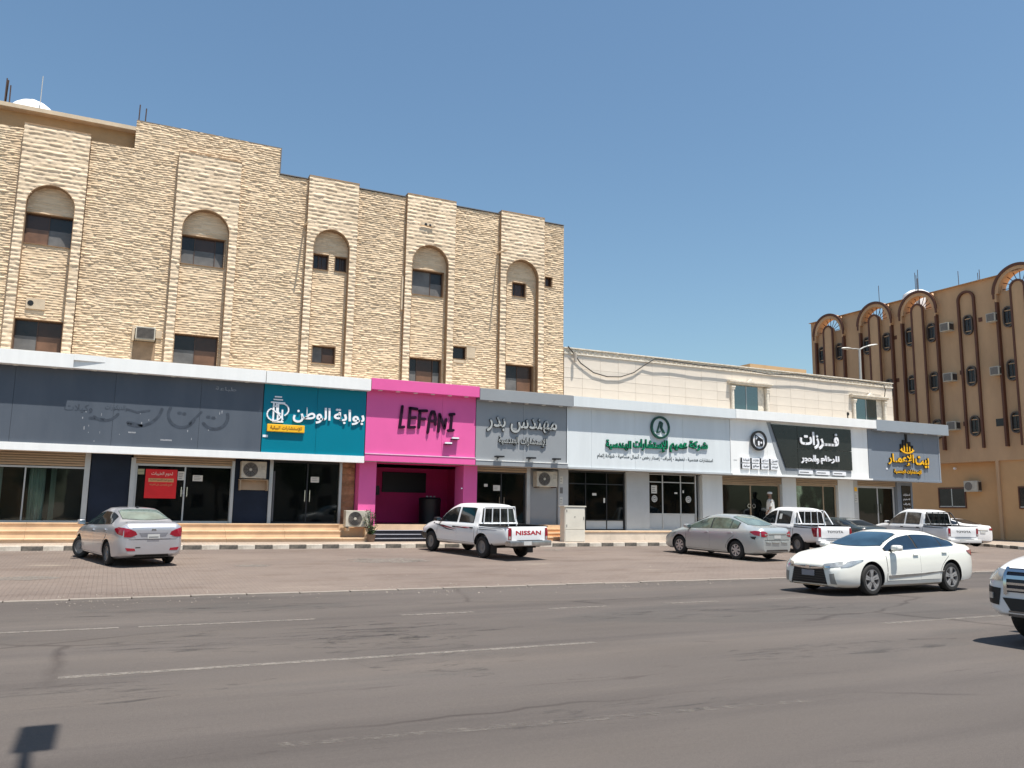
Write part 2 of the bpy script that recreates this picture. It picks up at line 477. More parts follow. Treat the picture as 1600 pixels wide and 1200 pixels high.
class MB:
    """Collects geometry (world coordinates unless local=True) and links it as one mesh object."""

    def __init__(s):
        s.v = []
        s.f = []
        s.m = []
        s.tones = None

    def add(s, verts, faces, mi=0):
        o = len(s.v)
        s.v.extend(tuple(float(c) for c in p) for p in verts)
        s.f.extend(tuple(o + i for i in f) for f in faces)
        s.m.extend([mi] * len(faces))
        return s

    def box(s, x0, x1, y0, y1, z0, z1, mi=0, b=0.0):
        if b > 0:
            return s.bbox_bev(x0, x1, y0, y1, z0, z1, b, mi)
        return s.add([(x0, y0, z0), (x1, y0, z0), (x1, y1, z0), (x0, y1, z0), (x0, y0, z1), (x1, y0, z1), (x1, y1, z1), (x0, y1, z1)],
                     [(0, 3, 2, 1), (4, 5, 6, 7), (0, 1, 5, 4), (1, 2, 6, 5), (2, 3, 7, 6), (3, 0, 4, 7)], mi)

    def bbox_bev(s, x0, x1, y0, y1, z0, z1, b, mi=0):
        bm = bmesh.new()
        bmesh.ops.create_cube(bm, size=1)
        for v in bm.verts:
            v.co = Vector(((x0 + x1) / 2 + v.co.x * (x1 - x0), (y0 + y1) / 2 + v.co.y * (y1 - y0), (z0 + z1) / 2 + v.co.z * (z1 - z0)))
        bmesh.ops.bevel(bm, geom=bm.edges[:], offset=b, segments=2, affect='EDGES', profile=0.6)
        bm.verts.index_update()
        s.add([v.co[:] for v in bm.verts], [[v.index for v in f.verts] for f in bm.faces], mi)
        bm.free()
        return s

    def prism(s, pts, a0, a1, axis='y', mi=0):
        """Extrude a 2D polygon: axis 'y' -> pts are (x,z); 'x' -> (y,z); 'z' -> (x,y)."""
        n = len(pts)

        def p3(p, a):
            return (p[0], a, p[1]) if axis == 'y' else ((a, p[0], p[1]) if axis == 'x' else (p[0], p[1], a))
        vs = [p3(p, a0) for p in pts] + [p3(p, a1) for p in pts]
        fs = [tuple(range(n)), tuple(range(2 * n - 1, n - 1, -1))]
        for i in range(n):
            j = (i + 1) % n
            fs.append((i, i + n, j + n, j))
        return s.add(vs, fs, mi)

    def cyl(s, c, r, h, axis='z', n=16, mi=0, r2=None, cap=True):
        r2 = r if r2 is None else r2
        vs = []
        for k, (rr, hh) in enumerate(((r, 0), (r2, h))):
            for i in range(n):
                a = 2 * math.pi * i / n
                u, w = rr * math.cos(a), rr * math.sin(a)
                if axis == 'z':
                    vs.append((c[0] + u, c[1] + w, c[2] + hh))
                elif axis == 'y':
                    vs.append((c[0] + u, c[1] + hh, c[2] + w))
                else:
                    vs.append((c[0] + hh, c[1] + u, c[2] + w))
        fs = [(i, (i + 1) % n, n + (i + 1) % n, n + i) for i in range(n)]
        if cap:
            fs += [tuple(range(n - 1, -1, -1)), tuple(range(n, 2 * n))]
        return s.add(vs, fs, mi)

    def ring(s, c, ro, ri, h, axis='y', n=24, mi=0, a0=0.0, a1=2 * math.pi):
        full = abs(a1 - a0 - 2 * math.pi) < 1e-4
        m = n if full else n + 1
        vs = []
        for i in range(m):
            a = a0 + (a1 - a0) * i / n
            for rr, hh in ((ro, 0), (ri, 0), (ri, h), (ro, h)):
                u, w = rr * math.cos(a), rr * math.sin(a)
                vs.append((c[0] + u, c[1] + hh, c[2] + w) if axis == 'y' else ((c[0] + hh, c[1] + u, c[2] + w) if axis == 'x' else (c[0] + u, c[1] + w, c[2] + hh)))
        fs = []
        for i in range(n if full else n):
            j = (i + 1) % m
            if not full and i == m - 1:
                break
            for k in range(4):
                k2 = (k + 1) % 4
                fs.append((i * 4 + k, i * 4 + k2, j * 4 + k2, j * 4 + k))
        if not full:
            fs += [(0, 1, 2, 3), tuple((m - 1) * 4 + k for k in (3, 2, 1, 0))]
        return s.add(vs, fs, mi)

    def tube(s, path, r, n=8, mi=0):
        P = [Vector(p) for p in path]
        vs = []
        for i, p in enumerate(P):
            t = (P[min(i + 1, len(P) - 1)] - P[max(i - 1, 0)]).normalized()
            up = Vector((0, 0, 1)) if abs(t.z) < 0.9 else Vector((1, 0, 0))
            a = t.cross(up).normalized()
            b_ = t.cross(a)
            rr = r[i] if isinstance(r, (list, tuple)) else r
            for k in range(n):
                an = 2 * math.pi * k / n
                vs.append(p + a * (rr * math.cos(an)) + b_ * (rr * math.sin(an)))
        fs = []
        for i in range(len(P) - 1):
            for k in range(n):
                k2 = (k + 1) % n
                fs.append((i * n + k, i * n + k2, (i + 1) * n + k2, (i + 1) * n + k))
        fs += [tuple(range(n)), tuple(range(len(P) * n - 1, (len(P) - 1) * n - 1, -1))]
        return s.add(vs, fs, mi)

    def lathe(s, prof, c=(0, 0, 0), n=20, mi=0, axis='z'):
        vs = []
        for (r, h) in prof:
            for k in range(n):
                a = 2 * math.pi * k / n
                u, w = r * math.cos(a), r * math.sin(a)
                vs.append((c[0] + u, c[1] + w, c[2] + h) if axis == 'z' else (c[0] + u, c[1] + h, c[2] + w))
        fs = []
        for i in range(len(prof) - 1):
            for k in range(n):
                k2 = (k + 1) % n
                fs.append((i * n + k, i * n + k2, (i + 1) * n + k2, (i + 1) * n + k))
        fs += [tuple(range(n - 1, -1, -1)), tuple(range((len(prof) - 1) * n, len(prof) * n))]
        return s.add(vs, fs, mi)

    def build(s, name, mats, parent=None, local=False, smooth=False, label=None, fixn=True, loc=None):
        me = bpy.data.meshes.new(name)
        off = Vector((0, 0, 0))
        if parent is not None and not local:
            off = wloc(parent)
        vs = s.v
        if off.length > 0:
            vs = [(a - off.x, b - off.y, c - off.z) for a, b, c in vs]
        if loc is not None:       # own origin
            vs = [(a - loc[0] + off.x, b - loc[1] + off.y, c - loc[2] + off.z) if parent is not None and not local else (a - loc[0], b - loc[1], c - loc[2]) for a, b, c in vs]
        me.from_pydata(vs, [], s.f)
        if not isinstance(mats, (list, tuple)):
            mats = [mats]
        for m in mats:
            me.materials.append(m)
        if len(mats) > 1:
            me.polygons.foreach_set('material_index', s.m)
        if fixn and len(s.f) < 20000:
            bm = bmesh.new()
            bm.from_mesh(me)
            bmesh.ops.recalc_face_normals(bm, faces=bm.faces)
            bm.to_mesh(me)
            bm.free()
        if smooth:
            me.polygons.foreach_set('use_smooth', [True] * len(me.polygons))
            try:
                me.set_sharp_from_angle(angle=R(smooth if smooth is not True else 40))
            except Exception:
                pass
        me.update()
        o = bpy.data.objects.new(name, me)
        COL.objects.link(o)
        if parent is not None:
            o.parent = parent
            if loc is not None:
                o.location = Vector(loc) - off
        elif loc is not None:
            o.location = loc
        if label:
            o['label'] = label
        return o


def copy_tree(o, parent=None):
    c = o.copy()
    COL.objects.link(c)
    if parent is not None:
        c.parent = parent
    for ch in o.children:
        copy_tree(ch, c)
    return c


# ------------------------------------------------------------------ lettering (arabic shaping done here, real mesh letters)
AR = {'ء': (0xFE80, 0), 'آ': (0xFE81, 1), 'أ': (0xFE83, 1), 'ؤ': (0xFE85, 1), 'إ': (0xFE87, 1), 'ئ': (0xFE89, 2), 'ا': (0xFE8D, 1), 'ب': (0xFE8F, 2), 'ة': (0xFE93, 1), 'ت': (0xFE95, 2), 'ث': (0xFE99, 2), 'ج': (0xFE9D, 2), 'ح': (0xFEA1, 2), 'خ': (0xFEA5, 2), 'د': (0xFEA9, 1), 'ذ': (0xFEAB, 1), 'ر': (0xFEAD, 1), 'ز': (0xFEAF, 1), 'س': (0xFEB1, 2), 'ش': (0xFEB5, 2), 'ص': (0xFEB9, 2), 'ض': (0xFEBD, 2), 'ط': (0xFEC1, 2), 'ظ': (0xFEC5, 2), 'ع': (0xFEC9, 2), 'غ': (0xFECD, 2), 'ف': (0xFED1, 2), 'ق': (0xFED5, 2), 'ك': (0xFED9, 2), 'ل': (0xFEDD, 2), 'م': (0xFEE1, 2), 'ن': (0xFEE5, 2), 'ه': (0xFEE9, 2), 'و': (0xFEED, 1), 'ى': (0xFEEF, 1), 'ي': (0xFEF1, 2)}
LAM = {'ا': 0xFEFB, 'أ': 0xFEF7, 'إ': 0xFEF9, 'آ': 0xFEF5}


def shape_ar(s):
    o = []
    i = 0
    prev = False
    while i < len(s):
        c = s[i]
        if c == 'ـ':
            o.append(c)
            prev = True
            i += 1
            continue
        if c not in AR:
            o.append(c)
            prev = False
            i += 1
            continue
        if c == 'ل' and i + 1 < len(s) and s[i + 1] in LAM:
            o.append(chr(LAM[s[i + 1]] + (1 if prev else 0)))
            prev = False
            i += 2
            continue
        b_, k = AR[c]
        nx = k == 2 and i + 1 < len(s) and ((s[i + 1] in AR and AR[s[i + 1]][1] > 0) or s[i + 1] == 'ـ')
        f = ((3 if nx else 1) if prev else (2 if nx else 0)) if k == 2 else (1 if (k == 1 and prev) else 0)
        o.append(chr(b_ + f))
        prev = bool(nx)
        i += 1
    return ''.join(reversed(o))


def text_geo(s, weight=0.0, depth=0.04):
    cu = bpy.data.curves.new('tmp_text', 'FONT')
    cu.body = shape_ar(s) if any(ch in AR for ch in s) else s
    cu.resolution_u = 2
    cu.offset = weight
    cu.extrude = 0.5
    cu.fill_mode = 'BOTH'
    ob = bpy.data.objects.new('tmp_text', cu)
    COL.objects.link(ob)
    dg = bpy.context.evaluated_depsgraph_get()
    me = bpy.data.meshes.new_from_object(ob.evaluated_get(dg))
    vs = np.array([v.co[:] for v in me.vertices]).reshape(-1, 3)
    fs = [tuple(p.vertices) for p in me.polygons]
    bpy.data.objects.remove(ob)
    bpy.data.curves.remove(cu)
    bpy.data.meshes.remove(me)
    lo, hi = vs.min(0), vs.max(0)
    vs[:, 0] = (vs[:, 0] - lo[0]) / (hi[0] - lo[0])
    vs[:, 1] = (vs[:, 1] - lo[1]) / (hi[1] - lo[1])
    return vs, fs           # x,y in 0..1, z in -.5 .. .5


def text_on(mb, s, x0, x1, z0, z1, yb, depth, weight=0.0, mi=0):
    """letters facing -Y: back face at yb, front face at yb-depth."""
    vs, fs = text_geo(s, weight)
    pts = [(x0 + (x1 - x0) * a, yb - depth * (c + 0.5), z0 + (z1 - z0) * b_) for a, b_, c in vs]
    mb.add(pts, fs, mi)
    return mb


def stroke(mb, pts, w, y0, y1, mi=0):
    """thick letter stroke through 2D points (x,z), as boxes with round joints."""
    e = 0.0
    tk = (y1 - y0) * 0.04
    for a, b_ in zip(pts[:-1], pts[1:]):
        e = tk * 2 - e if e else tk * 0.7
        dx, dz = b_[0] - a[0], b_[1] - a[1]
        l_ = math.hypot(dx, dz)
        nx, nz = -dz / l_ * w / 2, dx / l_ * w / 2
        mb.prism([(a[0] + nx, a[1] + nz), (b_[0] + nx, b_[1] + nz), (b_[0] - nx, b_[1] - nz), (a[0] - nx, a[1] - nz)], y0 + e, y1 - tk * .3, 'y', mi)
    for i, p in enumerate(pts):
        mb.cyl((p[0], y0 + tk * 0.2 * (i % 2), p[1]), w / 2 * 0.995, (y1 - y0) * 0.9, 'y', 12, mi)
    return mb


# ------------------------------------------------------------------ numpy value noise
def vnoise(x, y, seed=0):
    xi = np.floor(x).astype(np.int64)
    yi = np.floor(y).astype(np.int64)
    xf = x - xi
    yf = y - yi
    u = xf * xf * (3 - 2 * xf)
    v = yf * yf * (3 - 2 * yf)

    def h(a, b_):
        n = (a * 374761393 + b_ * 668265263 + seed * 974634777) & 0x7fffffff
        n = ((n ^ (n >> 13)) * 1274126177) & 0x7fffffff
        return ((n ^ (n >> 16)) & 0xffff) / 65535.0
    return (h(xi, yi) * (1 - u) + h(xi + 1, yi) * u) * (1 - v) + (h(xi, yi + 1) * (1 - u) + h(xi + 1, yi + 1) * u) * v


def hash1(i, seed):
    n = (i.astype(np.int64) * 374761393 + seed * 668265263 + 12345) & 0x7fffffff
    n = ((n ^ (n >> 13)) * 1274126177) & 0x7fffffff
    return ((n ^ (n >> 16)) & 0xffff) / 65535.0


def rock_face(name, parent, mat_, x0, x1, z0, z1, Y, row, slen, amp, keep=None, res=(0.05, 0.024), wav=0.03, seed=1, label=None):
    """Split-face stone courses as a real relief: every stone is a bulging lump with its own depth and tone."""
    nx = max(2, int((x1 - x0) / res[0]) + 1)
    nz = max(2, int((z1 - z0) / res[1]) + 1)
    X, Zc = np.meshgrid(np.linspace(x0, x1, nx), np.linspace(z0, z1, nz))
    zw = Zc + wav * (vnoise(X * 1.7, Zc * 3.0, seed) - 0.5) * 2 + 0.4 * wav * (vnoise(X * 5.5, Zc * 7.0, seed + 5) - 0.5) * 2
    ri = np.floor(zw / row)
    t = zw / row - ri
    off = hash1(ri, seed + 3) * slen
    jit = 0.18 * (vnoise(X * 2.3, ri * 3.1, seed + 9) - 0.5) * slen
    ci = np.floor((X + off + jit) / slen)
    s_ = (X + off + jit) / slen - ci
    sid = ri * 7919 + ci
    dep = hash1(sid, seed + 11)
    prof = np.clip(1 - np.abs(2 * t - 1) ** 2.6, 0, 1) * np.clip((1 - np.abs(2 * s_ - 1) ** 9), 0, 1)
    lean = 0.35 + 0.65 * t      # upper lip proud, so each course throws its shade on the one below
    rough = vnoise(X * 9, Zc * 22, seed + 21)
    d = amp * prof * (0.35 + 0.65 * dep) * lean + amp * 0.5 * prof * (rough - 0.5)
    yy = Y - d
    tone = np.clip(0.15 + 0.7 * hash1(sid, seed + 31) + 0.3 * (rough - 0.5), 0, 1)
    vs = np.stack([X.ravel(), yy.ravel(), Zc.ravel()], 1)
    I, J = np.meshgrid(np.arange(nx - 1), np.arange(nz - 1))
    a = (J * nx + I).ravel()
    q = np.stack([a, a + 1, a + nx + 1, a + nx], 1)
    if keep is not None:
        cx = (X[:-1, :-1] + X[1:, 1:]).ravel() / 2
        cz = (Zc[:-1, :-1] + Zc[1:, 1:]).ravel() / 2
        q = q[keep(cx, cz)]
    off3 = np.array(wloc(parent)[:]) if parent else np.zeros(3)
    vs = vs - off3
    me = bpy.data.meshes.new(name)
    me.vertices.add(len(vs))
    me.vertices.foreach_set('co', vs.astype(np.float32).ravel())
    me.loops.add(len(q) * 4)
    me.loops.foreach_set('vertex_index', q.astype(np.int32).ravel())
    me.polygons.add(len(q))
    me.polygons.foreach_set('loop_start', np.arange(0, len(q) * 4, 4, dtype=np.int32))
    me.polygons.foreach_set('loop_total', np.full(len(q), 4, dtype=np.int32))
    at = me.attributes.new('tone', 'FLOAT', 'POINT')
    at.data.foreach_set('value', tone.astype(np.float32).ravel())
    me.materials.append(mat_)
    me.update(calc_edges=True)
    o = bpy.data.objects.new(name, me)
    COL.objects.link(o)
    if parent:
        o.parent = parent
    o['kind'] = 'stuff'
    if label:
        o['label'] = label
    return o


# ================================================================== THE GROUND
def sstep(a, b_, x):
    t = max(0.0, min(1.0, (x - a) / (b_ - a)))
    return t * t * (3 - 2 * t)


def gz(x, y):
    """height of the driving surface: flat road, parking apron rising towards the shops, side street lower."""
    s = 0.026 * max(0.0, min(y, 28.1) - 16.75)
    return s * (1 - 0.75 * sstep(35, 42, x))


g = MB().add([(-2500, -2500, -0.02), (2500, -2500, -0.02), (2500, 2500, -0.02), (-2500, 2500, -0.02)], [(0, 1, 2, 3)])
tag(g.build('ground', SAND), kind='structure')
g = MB().add([(-300, -9, 0), (600, -9, 0), (600, 16.75, 0), (-300, 16.75, 0)], [(0, 1, 2, 3)])
tag(g.build('road', ASPHALT), kind='structure')
g = MB()
xs = [-120, -60, -20] + list(range(-10, 60, 2)) + [80, 200]
ys = [16.9, 18, 20, 22, 24, 26, 28.1, 29.2, 40, 70, 140]
for x in xs:
    for y in ys:
        g.v.append((x, y, gz(x, y) + 0.004))
n = len(ys)
for i in range(len(xs) - 1):
    for j in range(n - 1):
        g.f.append((i * n + j, (i + 1) * n + j, (i + 1) * n + j + 1, i * n + j + 1))
        g.m.append(0)
tag(g.build('parking_apron', PAVERS, smooth=True), kind='structure')

# flush concrete edging between road and apron, stone by stone
ed = empty('road_edging', (0, 16.82, 0), kind='structure')
proto = None
x = -12.0
while x < 60:
    if proto is None:
        p = MB().box(-0.49, 0.49, -0.075, 0.075, -0.1, 0.022, b=0.008).build('edging_stone', EDGING, local=True)
        proto = p
    else:
        p = proto.copy()
        COL.objects.link(p)
    p.parent = ed
    p.location = (x, RNG.uniform(-0.012, 0.012), RNG.uniform(-0.004, 0.008))
    p.rotation_euler = (0, 0, RNG.uniform(-0.008, 0.008))
    x += 1.0

# painted kerb in front of the pavement, block by block
kb = empty('kerb', (0, 28.1, 0.295), kind='structure')
pw = pk = None
x = -9.0
i = 0
while x < 36.6:
    pale = i % 2 == 0
    src = pw if pale else pk
    if src is None:
        m_ = MB().box(-0.268, 0.268, -0.08, 0.08, -0.25, 0.135, b=0.014)
        src = m_.build('kerb_block', KERBW if pale else KERBK, local=True)
        if pale:
            pw = src
        else:
            pk = src
        p = src
    else:
        p = src.copy()
        COL.objects.link(p)
    p.parent = kb
    zz = -0.295 + gz(x, 28.1)
    p.location = (x, RNG.uniform(-0.01, 0.01), zz + RNG.uniform(-0.006, 0.006))
    p.rotation_euler = (0, RNG.uniform(-0.01, 0.01), RNG.uniform(-0.01, 0.01))
    x += 0.545
    i += 1

g = MB()
xs2 = list(range(-14, 39, 2))
for x in xs2:
    for y, dz in ((28.18, 0.13), (28.7, 0.15), (29.25, 0.17), (30.3, 0.19)):
        g.v.append((x, y, gz(x, 28.1) + dz))
for i in range(len(xs2) - 1):
    for j in range(3):
        g.f.append((i * 4 + j, (i + 1) * 4 + j, (i + 1) * 4 + j + 1, i * 4 + j + 1))
        g.m.append(0)
tag(g.build('pavement', WALK), kind='structure')

# far corner: kerb and pavement before the brown building
FAR = [(45.5, 60.0), (45.0, 36.0), (43.6, 32.0), (41.5, 28.9), (38.9, 25.4), (39.2, 21.5), (42.0, 19.2), (60, 18.6)]
g = MB()
poly = FAR + [(60, 60)]
g.add([(a, b_, gz(a, b_) + 0.14) for a, b_ in poly], [tuple(range(len(poly)))])
tag(g.build('corner_pavement', WALK), kind='structure')
kb2 = empty('corner_kerb', (41.5, 28.9, 0.07), kind='structure')
i = 0
acc = 0
for a, b_ in zip(FAR[:-1], FAR[1:]):
    l_ = math.hypot(b_[0] - a[0], b_[1] - a[1])
    k = int(l_ / 0.8)
    ang = math.atan2(b_[1] - a[1], b_[0] - a[0])
    for j in range(k):
        t = (j + 0.5) / k
        px, py = a[0] + (b_[0] - a[0]) * t, a[1] + (b_[1] - a[1]) * t
        if py > 40 or px > 50:
            continue
        h_ = l_ / k / 2 - 0.005
        src = MB().box(-h_, h_, -0.08, 0.08, -0.2, 0.155, b=0.014).build('kerb_block', KERBW if i % 2 else KERBK, local=True)
        src.parent = kb2
        src.location = (px - 41.5, py - 28.9, gz(px, py) - 0.07)
        src.rotation_euler = (0, 0, ang)
        i += 1

# worn lane paint: each dash its own flat object lying on the asphalt
rm = empty('lane_markings', (0, 0, 0.004), kind='structure')


def dash(x0, x1, y, w=0.13, wear=0.0, y1=None):
    y1 = y if y1 is None else y1
    k = max(2, int((x1 - x0) / 0.4))
    m_ = MB()
    for q in range(k + 1):
        xx = x0 + (x1 - x0) * q / k
        yy = y + (y1 - y) * q / k
        e1, e2 = RNG.uniform(-.008, .008), RNG.uniform(-.008, .008)
        m_.v.append((xx, yy - w / 2 + e1, 0.003))
        m_.v.append((xx, yy + w / 2 + e2, 0.003))
    for q in range(k):
        m_.f.append((2 * q, 2 * q + 2, 2 * q + 3, 2 * q + 1))
        m_.m.append(0)
    o = m_.build('lane_dash', ROADPAINT, parent=rm)
    o['wear'] = wear
    return o


for a, b_, w_ in ((-6.3, -1.9, 0.05), (-1.5, 0.25, 0.02), (0.5, 2.97, 0.04), (4.31, 5.58, 0.04), (6.98, 8.18, 0.05), (9.46, 10.67, 0.06), (11.7, 12.95, 0.10), (16.5, 18.0, 0.08), (20, 22, 0.08), (24, 27, 0.08), (29, 32, 0.08)):
    dash(a, b_, 12.95, 0.12, w_)
for a, b_, w_ in ((-11.7, -5.7, 0.0), (-0.32, 5.81, 0.05), (11.06, 14.2, 0.09), (22.4, 26.4, 0.03)):
    dash(a, b_, 9.51, 0.12, w_)
dash(1.2, 5.9, 6.33, 0.12, 0.23, 5.93)

# grit, small stones and scraps lying on the apron and along the road edge
gr_ = MB()
rr = random.Random(21)
for k in range(1500):
    u = rr.random()
    if u < .35:
        x_, y_ = rr.uniform(-4, 34), 17.0 + abs(rr.gauss(0, .25))
    elif u < .6:
        x_, y_ = rr.uniform(-4, 36), 27.95 - abs(rr.gauss(0, .35))
    elif u < .85:
        x_, y_ = rr.uniform(-4, 36), rr.uniform(17, 28)
    else:
        x_, y_ = rr.uniform(-1, 14), 16.6 - abs(rr.gauss(0, .5))
    z_ = gz(x_, y_) + .004
    q_ = rr.uniform(.006, .02) * (1.6 if rr.random() < .06 else 1)
    a = rr.uniform(0, 3)
    ca, sa = math.cos(a) * q_, math.sin(a) * q_
    gr_.add([(x_ + ca, y_ + sa, z_), (x_ - sa, y_ + ca, z_), (x_ - ca, y_ - sa, z_), (x_ + sa, y_ - ca, z_), (x_ + ca * .2, y_ + sa * .1, z_ + q_ * .9)], [(0, 1, 4), (1, 2, 4), (2, 3, 4), (3, 0, 4)])
tag(gr_.build('grit', mat('grit_stone', (0.22, 0.19, 0.16), 0.9, var=0.4, scale=3)), 'loose grit and tiny stones scattered over the parking strip and road edge', 'gravel', kind='stuff')
sd = MB()
for k in range(7):
    x_, y_ = ((7.3, 23.4), (6.6, 23.9), (8.2, 23.1), (3.5, 22.5), (19, 21.5), (14.5, 26.5), (-1.5, 20.5))[k]
    z_ = gz(x_, y_) + .0065
    n = 18
    rx_, ry_ = rr.uniform(.3, .8), rr.uniform(.15, .5)
    if k == 0:
        rx_, ry_ = 1.15, 0.75
    pts = [(x_ + rx_ * math.cos(6.283 * i / n) * rr.uniform(.75, 1.15), y_ + ry_ * math.sin(6.283 * i / n) * rr.uniform(.7, 1.2)) for i in range(n)]
    sd.add([(a, b_, gz(a, b_) + .008) for a, b_ in pts], [tuple(range(n))])
sm_ = sd.build('spilled_cement_stain', ROADPAINT)
sm_['wear'] = 0.07
tag(sm_, 'pale dried cement stains on the parking strip', 'stain', kind='stuff')

TAR = ground_mat('tar_stain', 'sand')
nt_ = TAR.node_tree
b_ = nt_.nodes['Principled BSDF']
for l_ in list(b_.inputs['Base Color'].links):
    nt_.links.remove(l_)
b_.inputs['Base Color'].default_value = (0.048, 0.047, 0.047, 1)
tc_ = nt_.nodes.new('ShaderNodeTexCoord')
mp_ = nt_.nodes.new('ShaderNodeMapping')
mp_.inputs['Scale'].default_value = (0.55, 2.2, 1)
nz_ = nt_.nodes.new('ShaderNodeTexNoise')
nz_.inputs['Scale'].default_value = 2.4
nz_.inputs['Detail'].default_value = 9
nz_.inputs['Roughness'].default_value = 0.72
nz_.inputs['Distortion'].default_value = 0.8
mr_ = nt_.nodes.new('ShaderNodeMapRange')
mr_.inputs['From Min'].default_value = 0.52
mr_.inputs['From Max'].default_value = 0.66
mr_.inputs['To Max'].default_value = 0.36
nt_.links.new(tc_.outputs['Object'], mp_.inputs[0])
nt_.links.new(mp_.outputs[0], nz_.inputs['Vector'])
nt_.links.new(nz_.outputs['Fac'], mr_.inputs['Value'])
nt_.links.new(mr_.outputs[0], b_.inputs['Alpha'])
tb = MB()
for (cx, cy, rx_, ry_) in ((2.6, 11.3, 2.8, 1.0), (4.1, 6.25, 1.5, .28), (-1, 8.6, 2.5, .5), (9.5, 11.6, 3.0, .6), (2.2, 14.6, 3.2, .5), (8.5, 8.0, 2.4, .5), (3.4, 10.2, .9, 2.2)):
    n = 26
    tb.add([(cx + rx_ * math.cos(6.283 * i / n) * rr.uniform(.8, 1.12), cy + ry_ * math.sin(6.283 * i / n) * rr.uniform(.75, 1.15), 0.0015 + 0.0002 * cx) for i in range(n)], [tuple(range(n))])
tag(tb.build('tar_stains', TAR), 'dark crackled tar and oil stains on the road', 'stain', kind='stuff')

# ================================================================== STONE APARTMENT BUILDING
B1 = empty('stone_apartment_building', (6.5, 30.6, 0), 'sand coloured four storey building clad in rough split stone with arched niches', 'building')
WALLY = 30.62
PIL = [(-3.5, -1.52), (1.3, 3.45), (5.93, 7.87), (9.85, 11.95), (14.0, 16.07)]
NZ0 = 6.2
niches = []
for a, b_ in PIL:
    m_ = 0.29
    niches.append((a + m_, b_ - m_))
ARCH_TOP = 12.15
bodyx0 = -14.0
mbd = MB()
mbd.box(bodyx0, 17.1, 30.95, 46, 3.40, 13.9)
mbd.build('rear_masonry', TANPLASTER, B1)

wins = [  # x0,x1,z0,z1, niche index or None, pane layout
    (-3.22, -1.82, 10.15, 11.2, 0, 'quad_bg'), (1.6, 3.07, 10.15, 11.2, 1, 'three'), (6.16, 6.85, 10.6, 11.2, 2, 'dark'), (7.1, 7.57, 10.62, 11.2, 2, 'dark'),
    (10.2, 11.55, 10.13, 11.15, 3, 'pale2'), (14.67, 15.31, 10.6, 11.2, 4, 'one'),
    (-3.22, -1.84, 6.2, 7.6, 0, 'quad_gb'), (1.6, 3.05, 6.2, 7.6, 1, 'quad_gb'), (6.4, 7.27, 7.0, 7.65, 2, 'pair'), (10.2, 11.55, 6.2, 7.55, 3, 'three_b'), (14.35, 15.7, 6.2, 7.65, 4, 'quad_gb'),
    (16.2, 16.55, 11.2, 11.63, None, 'small'), (11.96, 12.6, 7.66, 8.17, None, 'hole')]


def in_pil(cx):
    r_ = np.zeros(cx.shape, bool)
    for a, b_ in PIL:
        r_ |= (cx > a) & (cx < b_)
    return r_


def in_win(cx, cz):
    r_ = np.zeros(cx.shape, bool)
    for w_ in wins:
        r_ |= (cx > w_[0]) & (cx < w_[1]) & (cz > w_[2]) & (cz < w_[3])
    return r_


def keep_wall(cx, cz):
    top = np.where((cx > -0.14) & (cx < 4.85), 15.1, 14.05)
    return (~in_pil(cx) | ((cz > 14.14) & (cx > -0.14) & (cx < 4.85))) & (~in_win(cx, cz)) & (cz < top) & ~((cx > 0.30) & (cx < 1.02) & (cz > 6.5) & (cz < 7.64))


rock_face('stone_cladding', B1, STONE, bodyx0 + 8, 17.12, 6.0, 15.1, WALLY, 0.085, 0.30, 0.054, keep_wall, res=(0.042, 0.0195), wav=0.034, seed=3)

for (a, b_), (na, nb) in zip(PIL, niches):
    r_ = (nb - na) / 2
    c_ = (na + nb) / 2
    zc = ARCH_TOP - r_

    def keep_p(cx, cz, na=na, nb=nb, r_=r_, c_=c_, zc=zc):
        inn = (cx > na) & (cx < nb) & (cz < zc)
        arc = ((cx - c_) ** 2 + (cz - zc) ** 2 < r_ * r_) & (cz >= zc)
        return ~(inn | arc)
    rock_face('pilaster_blocks', B1, STONE_PALE, a, b_, 6.0, 14.16, 30.42, 0.15, 0.42, 0.045, keep_p, res=(0.04, 0.026), wav=0.014, seed=int(a * 10) + 77)

    def keep_n(cx, cz):
        return ~in_win(cx, cz)
    rock_face('niche_stone', B1, STONE, na - 0.02, nb + 0.02, 6.0, 12.15, 30.67, 0.088, 0.30, 0.04, keep_n, res=(0.042, 0.0195), wav=0.03, seed=int(a * 10) + 177)
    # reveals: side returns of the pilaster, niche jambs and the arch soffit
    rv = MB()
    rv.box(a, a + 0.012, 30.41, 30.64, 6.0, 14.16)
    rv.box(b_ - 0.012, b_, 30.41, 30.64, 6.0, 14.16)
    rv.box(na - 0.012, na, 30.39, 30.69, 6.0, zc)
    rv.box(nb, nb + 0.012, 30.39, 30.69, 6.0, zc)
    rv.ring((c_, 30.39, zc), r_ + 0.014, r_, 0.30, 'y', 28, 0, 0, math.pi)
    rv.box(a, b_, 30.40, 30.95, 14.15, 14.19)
    rv.build('pilaster_returns', REVEAL, B1)


